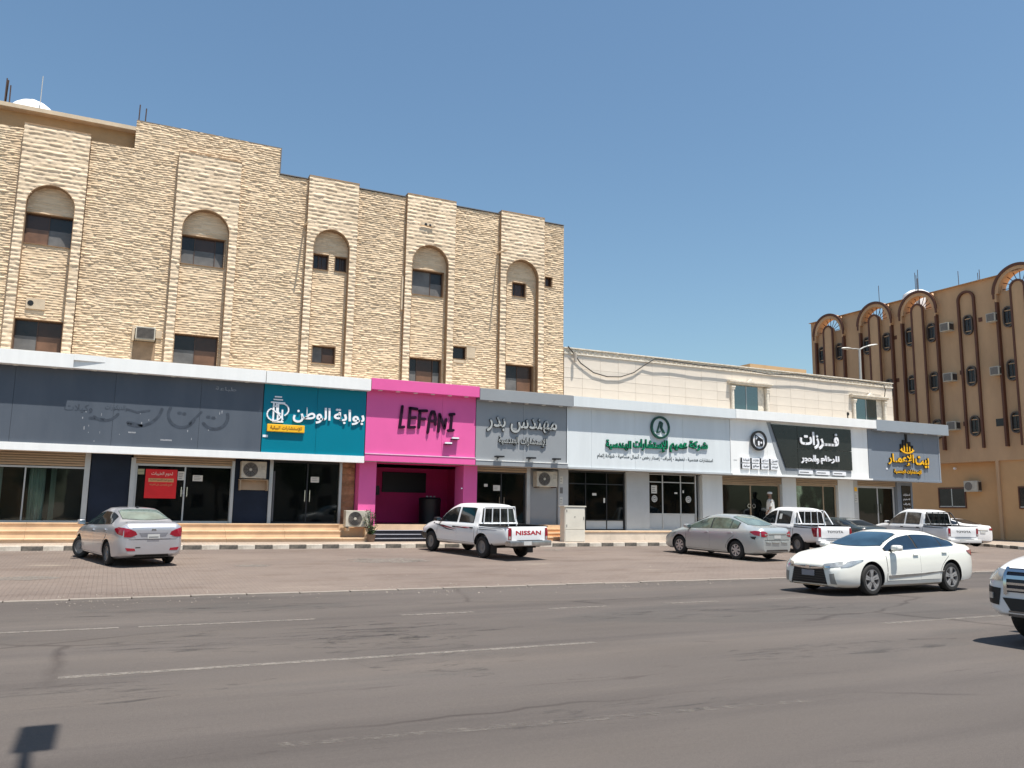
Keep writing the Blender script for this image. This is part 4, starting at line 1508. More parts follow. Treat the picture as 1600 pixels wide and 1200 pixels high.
# 6: black framed storefront
s6 = shopfront('black framed glass storefront beside the cream cabinet', 17.16, 19.96, FR_, 3.30, DARKFRAME, [18.02, 19.06], fw=0.05, kick=1.25, transom=2.78)
sticker(s6, 18.35, 18.55, 2.3, 2.4, lines=0)
sticker(s6, 18.9, 18.98, 2.0, 2.2, lines=0)
# 7: white framed doors
s7 = shopfront('white framed glass doors with round stickers', 21.18, 23.80, FR_, 3.34, ALU, [21.96, 22.94], fw=0.07, kick=1.55, transom=2.95)
for cx, cz in ((21.52, 2.22), (23.36, 2.22)):
    MB().cyl((cx, 30.225, cz), 0.15, 0.006, 'y', 20).build('round_sticker', PAPER, s7)
    MB().ring((cx, 30.218, cz), 0.11, 0.085, 0.006, 'y', 20).build('sticker_ring', INK, s7)
    MB().box(cx - 0.05, cx + 0.05, 30.218, 30.224, cz - 0.02, cz + 0.03).build('sticker_mark', INK, s7)
sticker(s7, 21.36, 21.66, 2.45, 2.80, lines=3)
sticker(s7, 22.6, 22.76, 2.45, 2.52, lines=0)
sticker(s7, 23.05, 23.12, 2.5, 2.62, lines=0)
# 8: tinted front with the man before it
s8 = shopfront('wide dark glass front behind the man in white', 25.22, 28.74, FR_, 3.02, BEIGEMETAL, [26.95], fw=0.09)
shutter_box(s8, 25.18, 28.76, 3.03, 3.33)
for cx in (26.82, 27.10):
    MB().ring((cx, 30.18, 1.98), 0.10, 0.075, 0.02, 'y', 18).build('door_handle', CHROME, s8)
# 9: arch curtain window
s9 = shopfront('glass shop window with pale arched drapes inside', 29.72, 32.38, FR_, 3.06, BEIGEMETAL, [31.55], fw=0.07, pane=PANE_CLEAR)
shutter_box(s9, 29.68, 32.40, 3.07, 3.33)
for k in range(3):
    cx = 30.12 + k * 0.46
    cu = MB()
    cu.box(cx - 0.19, cx - 0.14, 30.5, 30.54, FR_, 2.5)
    cu.ring((cx, 30.5, 2.5), 0.19, 0.14, 0.04, 'y', 14, 0, 0, math.pi)
    cu.box(cx + 0.14, cx + 0.19, 30.5, 30.54, FR_, 2.5)
    cu.build('arched_drape', CURTAIN, s9)
MB().box(31.62, 32.2, 30.5, 30.55, FR_, 2.9).build('curtain', CURTAIN, s9)
# 10: last doors
s10 = shopfront('last shop doors of teal tinted glass at the right end of the row', 33.84, 36.5, FR_, 3.08, MIDGREY, [35.3], fw=0.09)
shutter_box(s10, 33.8, 36.5, 3.09, 3.33)
handle(s10, 35.2, 1.75, 2.2, 30.22)
handle(s10, 35.42, 1.75, 2.2, 30.22)
MB().box(33.95, 36.3, 30.32, 30.33, FR_, 1.75).build('frosted_film', mat('teal_film', (0.05, 0.10, 0.10), 0.5), s10)
for px_, pz_ in ((34.35, 3.0), (34.85, 2.75), (35.5, 2.45)):
    MB().lathe([(0.0, -0.08), (0.06, -0.05), (0.08, 0), (0.06, 0.05), (0, 0.08)], (px_, 30.7, pz_), 12).build('pendant_globe', WHITELET, s10, smooth=True)
sticker(SB, 33.55, 33.76, 2.25, 2.7, y=30.118, lines=4, name='wall_sticker')
MB().box(33.56, 33.75, 30.112, 30.119, 2.8, 3.0).build('wall_sticker', YELLOW, SB)
dp = empty('directory_panel', (37.2, 30.04, 2.0), 'tall dark directory panel with white lines at the right end of the shops', 'sign')
MB().box(36.85, 37.5, 30.015, 30.045, 1.1, 3.15).build('board', BLACKP, dp)
for k, w_ in enumerate(('استشارات', 'تصميم', 'إشراف', 'تخطيط', 'رخص')):
    text_on(MB(), w_, 36.92, 37.42, 2.62 - 0.24 * k, 2.76 - 0.24 * k, 30.014, 0.006, 0.02).build('lettering', WHITELET, dp)

# ---- pink shop: open recessed room
pk_ = empty('pink_shop_recess', (10.7, 30, 1.0), 'open pink painted entrance room with two magenta columns', 'shopfront')
MB().box(8.14, 8.78, 29.72, 30.6, FL - 0.06, 3.334).build('left_column', PINK, pk_)
MB().box(12.25, 12.82, 29.72, 30.6, FL - 0.06, 3.334).build('right_column', PINK, pk_)
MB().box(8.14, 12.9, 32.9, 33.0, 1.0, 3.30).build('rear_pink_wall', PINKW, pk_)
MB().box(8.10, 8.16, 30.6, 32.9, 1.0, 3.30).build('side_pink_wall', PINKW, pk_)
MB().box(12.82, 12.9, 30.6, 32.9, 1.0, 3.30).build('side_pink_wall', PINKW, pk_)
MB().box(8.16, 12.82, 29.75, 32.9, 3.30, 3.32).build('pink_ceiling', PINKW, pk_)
MB().box(8.14, 12.85, 29.95, 32.9, 0.98, 1.075).build('dark_floor', BLACKSTEP, pk_)
tv = empty('black_display_screen', (10.9, 32.86, 2.3), 'large black screen hanging on the rear pink wall', 'screen')
MB().box(9.97, 11.85, 32.84, 32.895, 2.30, 3.12, b=0.01).build('bezel', BLACK, tv)
MB().box(10.0, 11.82, 32.832, 32.839, 2.33, 3.09).build('screen_glass', mat('screen_glass', (0.005, 0.005, 0.006), 0.55), tv)
sp = empty('small_wall_box', (9.7, 32.8, 2.2), 'small dark square box on the pink wall left of the screen', 'box')
MB().box(9.5, 9.85, 32.8, 32.895, 2.18, 2.55, b=0.01).build('box_body', BLACK, sp)
MB().ring((9.675, 32.78, 2.36), 0.1, 0.06, 0.02, 'y', 16).build('box_ring', ACFAN, sp)
dk = empty('dark_counter', (11.6, 31.4, 1.07), 'dark counter with a rounded top standing inside the pink entrance', 'counter')
MB().lathe([(0.42, 0), (0.44, 0.9), (0.46, 0.95), (0.40, 1.02), (0.05, 1.04)], (11.55, 31.5, 1.075), 20).build('counter_body', BLACK, dk, smooth=40)
for k in range(3):
    MB().box(11.35 + 0.15 * k, 11.42 + 0.15 * k, 31.35, 31.4, 2.11, 2.16).build('counter_light', SILVLET, dk)
for zz in (1.75, 2.45):
    o = MB().cyl((12.18, 29.70, zz), 0.03, 0.03, 'y', 10).build('wall_spot', WHITELET, pk_)

outdoor_unit('condenser_unit', 4.02, 4.86, 2.62, 3.20, 30.17, 0.36, 'dusty beige condenser mounted high on the navy column left of the teal shop')
m_ = MB().box(3.98, 4.96, 29.85, 30.16, 2.56, 2.585)
m_.box(4.0, 4.04, 29.85, 30.17, 2.2, 2.58)
m_.box(4.92, 4.96, 29.85, 30.17, 2.2, 2.58)
m_.box(4.02, 4.94, 30.12, 30.17, 2.22, 2.56)
t = empty('condenser_shelf', (4.5, 30, 2.4), 'tan boxed shelf under the condenser on the navy column', 'shelf')
m_.build('bracket', BEIGEMETAL, t)
outdoor_unit('condenser_unit', 7.62, 8.52, 0.98, 1.56, 29.72, 0.34, 'cream condenser standing on the steps left of the pink shop', 0.38)
outdoor_unit('condenser_unit', 15.5, 16.45, 2.60, 3.22, 30.19, 0.36, 'condenser mounted high on the grey column right of the mid grey shop')
m_ = MB()
m_.box(7.66, 7.78, 29.42, 29.7, 0.85, 0.95)
m_.box(8.36, 8.48, 29.42, 29.7, 0.60, 0.95)
tag(m_.build('mounting_block', STEP, loc=(8.1, 29.6, 0.6)), 'low stone blocks carrying the cream condenser at the pink shop', 'block')

# potted plant
pp = empty('potted_plant', (8.5, 29.15, 0.46), 'spindly green potted plant at the left edge of the pink shop', 'plant')
MB().lathe([(0.12, 0), (0.17, 0.25), (0.18, 0.27), (0.16, 0.27), (0.15, 0.25)], (8.5, 29.15, 0.455), 16).build('pot', POT, pp, smooth=40)
sm = MB()
lf = MB()
rr = random.Random(4)
for k in range(12):
    bx, by = 8.5 + rr.uniform(-.05, .05), 29.15 + rr.uniform(-.05, .05)
    tx, ty, tz = bx + rr.uniform(-.24, .24), by + rr.uniform(-.2, .2), rr.uniform(1.0, 1.66)
    pts = [(bx, by, 0.68), ((bx * .6 + tx * .4), (by * .6 + ty * .4), 0.68 + (tz - .68) * .5), (tx, ty, tz)]
    sm.tube(pts, 0.008, 5)
    for q in range(30):
        u = rr.uniform(0.05, 1.0)
        c_ = Vector(pts[0]).lerp(Vector(pts[2]), u) + Vector((rr.uniform(-.07, .07), rr.uniform(-.07, .07), rr.uniform(-.05, .05)))
        a = rr.uniform(0, 6.28)
        e = rr.uniform(-.7, .7)
        d1 = Vector((math.cos(a) * math.cos(e), math.sin(a) * math.cos(e), math.sin(e)))
        d2 = d1.cross(Vector((rr.uniform(-1, 1), rr.uniform(-1, 1), 1))).normalized()
        l_, w_ = rr.uniform(.045, .08), rr.uniform(.012, .022)
        lf.add([c_ - d1 * l_, c_ + d2 * w_, c_ + d1 * l_, c_ - d2 * w_], [(0, 1, 2, 3)])
sm.build('stem', TRUNK, pp)
o = lf.build('foliage', LEAF, pp, fixn=False)
o['kind'] = 'stuff'

# cream cabinet on the pavement
cb = empty('utility_cabinet', (16.6, 28.75, 0.43), 'tall cream metal utility cabinet with two doors standing on the pavement', 'cabinet')
MB().box(16.10, 17.02, 28.6, 28.98, 0.42, 1.80, b=0.012).build('cabinet_body', CABINET, cb)
MB().box(16.06, 17.06, 28.56, 29.02, 1.80, 1.845, b=0.01).build('cabinet_cap', CABINET, cb)
MB().box(16.13, 16.99, 28.583, 28.603, 0.93, 1.78, b=0.006).build('cabinet_door', CABINET, cb)
MB().box(16.13, 16.99, 28.583, 28.603, 0.46, 0.91, b=0.006).build('cabinet_door', CABINET, cb)
MB().cyl((16.55, 28.57, 1.42), 0.02, 0.015, 'y', 10).build('cabinet_lock', INK, cb)
MB().box(16.94, 16.965, 28.565, 28.585, 1.3, 1.42).build('cabinet_handle', INK, cb)
MB().box(16.17, 16.20, 28.572, 28.584, 1.6, 1.7).build('hinge', INK, cb)
MB().box(16.17, 16.20, 28.572, 28.584, 1.02, 1.12).build('hinge', INK, cb)


# ================================================================== SIGNS
def panels(t, x0, x1, z0, z1, m, splits, y=29.30, th=0.10, name='panel'):
    e = [x0] + list(splits) + [x1]
    for a, b_ in zip(e[:-1], e[1:]):
        MB().box(a + 0.003, b_ - 0.003, y, y + th, z0, z1, b=0.004).build(name, m, t)
    MB().box(x0, x1, y + 0.03, y + 0.2, z0 + 0.01, z1 - 0.01).build('panel_backing', SEAM, t)


def canopy(t, x0, x1, z0, z1, m, lights, y=29.0, name='canopy'):
    MB().box(x0, x1, y, 30.56, z0, z1, b=0.006).build(name, m, t)
    MB().box(x0 + .02, x1 - .02, y + .03, 30.55, z1 + .001, z1 + .012).build('bounce_cut_sheet', CONC, t)  # unseen grey sheet added to cut coloured bounce off the canopy
    for lx in lights:
        o = MB().cyl((lx, 29.15, z0 - 0.022), 0.085, 0.022, 'z', 16).build('downlight', LAMPGL, t)


def rimmed_text(t_, x0, x1, z0, z1, wt, face, sg_):
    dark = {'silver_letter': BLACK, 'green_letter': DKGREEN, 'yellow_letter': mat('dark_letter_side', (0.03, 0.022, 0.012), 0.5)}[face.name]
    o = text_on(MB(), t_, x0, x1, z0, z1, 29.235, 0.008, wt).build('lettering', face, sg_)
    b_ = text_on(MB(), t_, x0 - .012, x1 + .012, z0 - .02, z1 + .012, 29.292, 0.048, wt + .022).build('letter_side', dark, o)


def lights_between(a, b_, step):
    n = max(1, round((b_ - a) / step))
    return [a + (b_ - a) * (k + 0.5) / n for k in range(n)]


# 1 navy sign
sg = empty('faded_navy_sign', (-3, 29.3, 3.3), 'long dark navy shop sign with ghost marks of removed letters', 'sign')
panels(sg, -13.9, 4.53, 3.50, 5.90, NAVY, [-11.2, -8.5, -5.7, -2.9, -0.1, 2.5])
canopy(sg, -13.9, -1.34, 5.86, 6.30, WHITE, lights_between(-13.9, -1.34, 1.07), y=28.94)
canopy(sg, -1.34, 4.53, 5.87, 6.29, WHITE, lights_between(-1.34, 4.53, 1.07))
MB().prism([(-1.34, 28.93), (-0.45, 28.995), (-1.34, 28.995)], 6.12, 6.31, 'z').build('bent_canopy_flap', WHITE, sg)
MB().box(-13.9, 4.6, 29.24, 29.48, 3.26, 3.498, b=0.006).build('lower_trim', WHITE, sg)
gm = MB()


def arc(cx, cz, r, a0, a1, n=10, sx=1.0):
    return [(cx + sx * r * math.cos(R(a0 + (a1 - a0) * k / n)), cz + r * math.sin(R(a0 + (a1 - a0) * k / n))) for k in range(n + 1)]


for pts, w_ in ((arc(1.95, 4.62, .42, 150, 345, 12), .10), (arc(2.98, 4.62, .42, 215, 375, 12), .11), ([(2.2, 4.35), (2.55, 4.75)], .08), (arc(.62, 4.9, .72, 250, 350, 10), .10), ([(.35, 4.28), (.75, 4.2)], .10), (arc(-.35, 4.75, .45, 230, 330, 9), .09), ([(-.75, 4.36), (-.35, 4.33)], .09), ([(.3, 4.7), (.6, 4.62), (.95, 4.7)], .07), ([(1.85, 4.68), (1.9, 4.68)], .10), ([(2.0, 4.66), (2.04, 4.66)], .10), ([(2.75, 4.6), (2.8, 4.6)], .10), ([(2.92, 4.58), (2.97, 4.58)], .1)):
    stroke(gm, pts, w_, 29.2965, 29.3, 0)
gm.build('ghost_lettering', GHOST, sg)
text_on(MB(), 'وكيلات', -1.5, -0.7, 4.5, 4.78, 29.3, 0.003, 0.012).build('ghost_lettering', GHOST, sg)
text_on(MB(), 'والديكورات', -0.35, 0.3, 4.62, 4.82, 29.3, 0.003, 0.01).build('ghost_lettering', GHOST, sg)
text_on(MB(), 'طباعة', 2.95, 3.62, 5.50, 5.66, 29.3, 0.003, 0.0).build('faint_handwriting', SCUFF, sg)
m_ = MB()
rr = random.Random(11)
for k in range(20):
    xx, zz = rr.uniform(-1.3, 3.2), rr.uniform(3.6, 4.75)
    m_.box(xx, xx + rr.uniform(.01, .03), 29.298, 29.3, zz, zz + rr.uniform(.03, .13))
m_.box(0.38, 0.60, 29.296, 29.3, 3.94, 3.985)
m_.box(1.35, 1.7, 29.297, 29.3, 3.74, 3.79)
o = m_.build('scuff_marks', SCUFF, sg)
o['kind'] = 'stuff'

# 2 teal sign
sg = empty('teal_sign', (6.4, 29.3, 3.3), 'teal shop sign with white Arabic letters and a yellow strip', 'sign')
panels(sg, 4.55, 8.17, 3.50, 5.90, TEAL, [6.4])
canopy(sg, 4.55, 8.25, 5.87, 6.29, WHITE, lights_between(4.6, 8.2, 1.1))
MB().box(4.60, 8.17, 29.24, 29.48, 3.26, 3.498, b=0.006).build('lower_trim', WHITE, sg)
text_on(MB(), 'بوابة', 7.0, 8.12, 4.60, 5.16, 29.29, 0.045, 0.022).build('lettering', WHITELET, sg)
text_on(MB(), 'الوطن', 5.56, 6.88, 4.58, 5.16, 29.29, 0.045, 0.022).build('lettering', WHITELET, sg)
em = MB()
Y0, Y1 = 29.245, 29.29
for zz, hw in ((5.44, .12), (5.34, .16), (5.24, .24)):
    em.box(5.03 - hw, 5.03 + hw, Y0, Y1, zz - .022, zz + .022)
em.box(4.86, 5.24, Y0, Y1, 4.545, 4.60)
for xx in (4.89, 5.04, 5.19):
    em.box(xx - .028, xx + .028, Y0, Y1, 4.60 if xx != 5.19 else 4.60, 5.22 if xx != 5.19 else 5.0)
stroke(em, [(4.97, 5.2), (5.0, 4.95), (5.12, 4.85)], .04, Y0, Y1)
stroke(em, arc(5.16, 5.0, .22, -60, 150, 10, 1.1), .045, Y0 - .01, Y1)
stroke(em, arc(4.92, 4.82, .22, 120, 330, 10, 1.1), .045, Y0 - .01, Y1)
stroke(em, [(4.84, 5.0), (5.04, 4.86), (5.22, 4.66)], .04, Y0 - .01, Y1)
em.build('emblem', WHITELET, sg)
MB().box(4.70, 5.98, 29.21, 29.30, 4.22, 4.48, b=0.02).build('yellow_strip', YELLOW, sg)
text_on(MB(), 'للإستشارات البيئية', 4.80, 5.88, 4.27, 4.43, 29.2095, 0.006, 0.016).build('lettering', mat('brown_letter', (0.25, 0.10, 0.01), 0.6), sg)
MB().box(4.58, 4.75, 29.285, 29.3, 4.02, 4.10).build('small_tag', WHITELET, sg)

# 3 pink sign
sg = empty('pink_sign', (10.4, 29.3, 3.3), 'bright pink shop sign with dark hand drawn letters reading LEFANI', 'sign')
panels(sg, 8.19, 12.53, 3.62, 5.98, PINK, [11.15])
canopy(sg, 8.27, 12.55, 5.93, 6.34, PINK, lights_between(8.3, 12.4, 0.72))
MB().box(8.19, 12.53, 29.25, 29.5, 3.34, 3.59, b=0.006).build('lower_trim', PINK, sg)
MB().box(8.19, 12.53, 29.235, 29.30, 3.59, 3.62).build('white_line', mat('pale_pink_line', (0.80, 0.55, 0.68), 0.4), sg)
LT = {
    'L': [[(9.60, 5.40), (9.52, 4.72), (9.50, 4.62), (9.70, 4.64)]],
    'E': [[(9.96, 5.36), (10.30, 5.34)], [(9.98, 5.34), (9.93, 4.64)], [(9.95, 5.0), (10.24, 5.02)], [(9.93, 4.64), (10.22, 4.66)]],
    'F': [[(10.42, 5.28), (10.78, 5.30)], [(10.46, 5.28), (10.42, 4.66)], [(10.44, 4.98), (10.70, 4.98)]],
    'A': [[(10.86, 4.50), (10.93, 5.02), (11.03, 5.28), (11.14, 5.28), (11.22, 5.05), (11.22, 4.80)], [(10.94, 4.92), (11.2, 4.93)]],
    'N': [[(11.38, 4.56), (11.42, 5.2)], [(11.42, 5.2), (11.68, 4.68)], [(11.68, 4.68), (11.74, 5.02)]],
    'I': [[(11.92, 5.22), (12.14, 5.24)], [(12.03, 5.22), (11.98, 4.62)], [(11.86, 4.60), (12.12, 4.62)]]}
SH = -0.12
for ch in 'LEFANI':
    q = MB()
    for pts in LT[ch]:
        stroke(q, [(9.46 + (x_ - 9.5) * 0.815, z_) for x_, z_ in pts], 0.105, 29.235, 29.275)
    q.build('letter', PURPLET, sg)
    MB().cyl((9.46 + (LT[ch][0][0][0] - 9.5) * 0.815, 29.22, LT[ch][0][0][1] - 0.05), 0.02, 0.08, 'y', 6).build('letter_standoff', PURPLET, sg)
for cx, cz in ((11.37, 4.12), (11.65, 4.32)):
    MB().box(cx - .14, cx + .14, 29.13, 29.22, cz - .03, cz + .03).build('small_block', WHITELET, sg)
    MB().box(cx - .15, cx + .15, 29.12, 29.30, cz - .055, cz - .03).build('small_block_edge', PURPLET, sg)

# 4 mid grey sign
sg = empty('mid_grey_sign', (14.6, 29.3, 3.3), 'mid grey shop sign with raised silver Arabic letters', 'sign')
panels(sg, 12.55, 16.55, 3.55, 5.88, GREY, [14.6])
canopy(sg, 12.57, 16.70, 5.84, 6.29, GREY, lights_between(12.7, 16.6, 0.8))
MB().box(12.55, 16.6, 29.25, 29.5, 3.34, 3.52, b=0.006).build('lower_trim', GREY, sg)
MB().box(12.55, 16.6, 29.235, 29.30, 3.52, 3.55).build('white_line', WHITE, sg)
rimmed_text('مهندس بدر', 12.98, 16.08, 4.66, 5.28, 0.014, SILVLET, sg)
rimmed_text('للإستشارات الهندسية', 13.50, 15.62, 4.14, 4.50, 0.012, SILVLET, sg)
for cx, w_ in ((13.48, 0.34), (14.86, 0.34), (16.0, 0.30)):
    o = MB().box(cx - w_ / 2, cx + w_ / 2, 29.0, 29.22, 3.66, 3.72).box(cx - .03, cx + .03, 29.2, 29.30, 3.64, 3.70)
    o.build('flood_light', BLACK, sg)

# 5 pale grey sign with green letters
sg = empty('pale_grey_sign', (20.8, 29.3, 3.3), 'pale grey shop sign with green Arabic letters and a round green emblem', 'sign')
panels(sg, 16.58, 25.02, 3.42, 5.88, LIGHTGREY, [17.75, 19.9, 22.4])
canopy(sg, 16.72, 25.14, 5.86, 6.28, LIGHTGREY, [])
MB().box(16.62, 25.02, 29.24, 29.5, 3.335, 3.415, b=0.006).build('lower_trim', MIDGREY, sg)
rimmed_text('شركة', 22.70, 23.72, 4.34, 4.76, 0.028, GREENLET, sg)
rimmed_text('عميم', 21.66, 22.60, 4.22, 4.66, 0.028, GREENLET, sg)
rimmed_text('للإستشارات', 19.78, 21.56, 4.20, 4.70, 0.026, GREENLET, sg)
rimmed_text('الهندسية', 18.42, 19.68, 4.20, 4.60, 0.026, GREENLET, sg)
text_on(MB(), 'استشارات هندسية - تخطيط - إشراف - إصدار رخص - أعمال مساحية - شهادة إتمام', 18.02, 24.02, 3.80, 4.06, 29.297, 0.006, 0.006).build('small_lettering', mat('dark_small_letter', (0.03, 0.04, 0.04), 0.5), sg)
q = MB()
q.ring((21.16, 29.20, 5.25), 0.49, 0.40, 0.08, 'y', 36)
q.build('emblem_ring', DKGREEN, sg)
MB().cyl((21.16, 29.25, 5.25), 0.41, 0.03, 'y', 32).build('emblem_disc', LIGHTGREY, sg)
q = MB()
q.prism([(20.94, 5.02), (21.12, 5.52), (21.18, 5.52), (21.10, 5.28), (21.02, 5.02)], 29.21, 29.25, 'y')
q.prism([(20.94, 5.02), (21.16, 5.10), (21.16, 5.05), (20.98, 5.0)], 29.215, 29.25, 'y')
q.prism([(21.20, 5.52), (21.14, 5.25), (21.28, 5.02), (21.42, 5.0), (21.26, 5.24), (21.30, 5.45)], 29.21, 29.25, 'y')
q.build('emblem_peak', DKGREEN, sg)

# 6 white and black sign
sg = empty('white_and_black_sign', (29.4, 29.3, 3.3), 'white shop sign with a slanted black field bearing large white Arabic letters', 'sign')
panels(sg, 25.04, 33.70, 3.42, 5.88, WHITE, [27.2, 30.0, 32.6])
canopy(sg, 25.16, 34.05, 5.88, 6.29, WHITE, [])
MB().box(25.04, 33.86, 29.20, 29.5, 3.335, 3.415, b=0.006).build('lower_trim', WHITE, sg)
MB().prism([(27.20, 5.84), (27.44, 5.84), (28.30, 3.75), (28.30, 3.44), (28.04, 3.44)], 29.285, 29.299, 'y').build('grey_border', GREY, sg)
MB().box(28.31, 32.48, 29.285, 29.299, 3.44, 3.765).build('grey_border', GREY, sg)
for pts in ([(27.42, 5.76), (29.0, 5.76), (29.0, 3.77), (28.26, 3.77)], [(29.02, 5.76), (32.52, 5.76), (32.52, 4.70), (29.02, 4.70)], [(29.02, 4.68), (32.52, 4.68), (32.52, 3.77), (29.02, 3.77)]):
    MB().prism(pts, 29.24, 29.28, 'y').build('black_field', BLACKP, sg)
text_on(MB(), 'فـــرزات', 29.12, 31.62, 4.70, 5.52, 29.215, 0.05, 0.03).build('lettering', WHITELET, sg)
text_on(MB(), 'للرخام', 30.40, 31.60, 4.00, 4.42, 29.215, 0.05, 0.028).build('lettering', WHITELET, sg)
text_on(MB(), 'والحجر', 29.16, 30.28, 4.00, 4.42, 29.215, 0.05, 0.028).build('lettering', WHITELET, sg)
q = MB().ring((26.60, 29.14, 4.94), 0.46, 0.37, 0.08, 'y', 36)
q.build('emblem_ring', BLACK, sg)
MB().cyl((26.60, 29.19, 4.94), 0.38, 0.03, 'y', 32).build('emblem_disc', WHITELET, sg)
q = MB()
q.prism([(26.44, 4.68), (26.44, 4.98), (26.62, 5.10), (26.84, 5.0), (26.84, 4.72), (26.76, 4.68)], 29.16, 29.19, 'y')
stroke(q, [(26.38, 4.75), (26.40, 5.20), (26.66, 5.06)], .03, 29.16, 29.19)
q.build('emblem_house', BLACK, sg)
MB().box(26.52, 26.62, 29.15, 29.161, 4.72, 4.92).build('emblem_door', WHITELET, sg)
MB().cyl((26.72, 29.15, 4.85), .05, .011, 'y', 12).build('emblem_door', WHITELET, sg)
words_ = (('شهادة', 'عقارات', 'دراج', 'تفصيل'), ('سيراميك', 'مواقع', 'كهرباء', 'توريدات'))
for r_ in range(2):
    for c_ in range(4):
        xa = 25.62 + c_ * 0.56
        za = 3.92 - r_ * 0.27
        tl = MB().box(xa, xa + 0.46, 29.21, 29.28, za, za + 0.22).build('word_tile', WHITELET, sg)
        MB().box(xa - 0.03, xa - 0.001, 29.215, 29.285, za - 0.02, za + 0.22).build('tile_edge', BLACK, sg)
        text_on(MB(), words_[r_][c_], xa + 0.06, xa + 0.42, za + 0.05, za + 0.18, 29.209, 0.004, 0.016).build('lettering', BLACK, tl)
for c_ in range(3):
    xa = 29.02 + c_ * 1.08
    tl = MB().box(xa, xa + 0.86, 29.20, 29.28, 3.50, 3.68).build('word_tile', WHITELET, sg)
    MB().box(xa + 0.05, xa + 0.6, 29.195, 29.199, 3.57, 3.61).build('printed_line', INK, tl)
o = MB().box(25.2, 25.4, 29.296, 29.3, 4.0, 4.02).build('small_mark', INK, sg)

# 7 blue grey sign
sg = empty('blue_grey_sign', (36.3, 29.3, 3.3), 'blue grey shop sign with yellow Arabic letters and a yellow building emblem', 'sign')
panels(sg, 33.73, 38.86, 3.44, 5.88, BLUEGREY, [37.72], y=29.30)
canopy(sg, 34.07, 39.36, 5.80, 6.34, BLUEGREYL, lights_between(34.2, 39.3, 1.0))
MB().box(33.88, 38.92, 29.24, 29.5, 3.335, 3.44, b=0.006).build('lower_trim', BLUEGREY, sg)
MB().box(38.86, 38.94, 29.28, 30.6, 3.40, 5.84).build('end_return', BLUEGREYL, sg)
rimmed_text('بيت', 37.0, 38.02, 4.06, 4.66, 0.024, YELLOW, sg)
rimmed_text('الإعمـار', 35.04, 36.90, 4.12, 4.72, 0.024, YELLOW, sg)
rimmed_text('للإستشارات الهندسية', 35.42, 37.42, 3.68, 3.94, 0.022, YELLOW, sg)
q = MB()
for a, b_, h0, h1 in ((35.98, 36.12, 4.82, 5.22), (36.16, 36.34, 4.86, 5.44), (36.38, 36.5, 4.84, 5.74), (36.54, 36.72, 4.86, 5.36), (36.76, 36.9, 4.84, 5.18)):
    q.box(a, b_, 29.235, 29.295, h0, h1)
q.build('emblem_tower', BLACK, sg)
q = MB()
for a, b_, h1 in ((36.0, 36.07, 5.02), (36.18, 36.26, 5.15), (36.39, 36.46, 5.26), (36.58, 36.66, 5.12), (36.78, 36.85, 5.02)):
    q.box(a, b_, 29.215, 29.234, 4.86, h1)
stroke(q, arc(36.44, 5.6, .82, 236, 304, 10), .07, 29.205, 29.27)
q.build('emblem_base', YELLOW, sg)
MB().box(34.92, 35.02, 29.285, 29.3, 3.90, 3.98).build('small_tag', WHITELET, sg)

# ================================================================== BROWN BUILDING ACROSS THE SIDE STREET
B3 = empty('brown_arched_building', (50, 38, 0), 'brown painted building across the side street with round fan arches and oval windows', 'building')
BX = 50.0
ROOF = 16.8
arches = [(46.45, 1.52), (42.1, 1.52), (38.45, 1.5), (31.3, 1.62)]
yl, yr = 18.0, 48.45
segs = []
m_ = MB()
cuts = sorted([(c - 1.15, c + 1.15) for c, r_ in arches])
y = yl
for a, b_ in cuts:
    m_.box(BX, BX + 0.35, y, a, 5.1, ROOF)
    m_.box(BX, BX + 0.35, a, b_, 5.1, 15.72)
    y = b_
m_.box(BX, BX + 0.35, y, yr, 5.1, ROOF)
m_.build('upper_wall', BRPAINT, B3)
MB().box(BX + 0.35, BX + 16, 18.0, yr - 0.05, 5.1, 15.3).build('upper_block', BRPAINT, B3)
MB().box(BX + 0.55, BX + 16, 33.6, yr, 0.2, 5.1).build('ground_floor_wall', BRPAINTL, B3)
MB().box(BX + 0.12, BX + 16, 18.0, 33.6, 0.2, 5.1).build('ground_floor_wall', BRPAINTL, B3)
MB().box(BX, BX + 0.55, 33.55, 33.75, 0.2, 5.1).build('corner_pipe_casing', BRPAINT, B3)
MB().box(BX + 2, BX + 6, 36.9, 43.2, 15.3, 17.2).build('roof_room', BRPAINT, B3)
dm = MB()
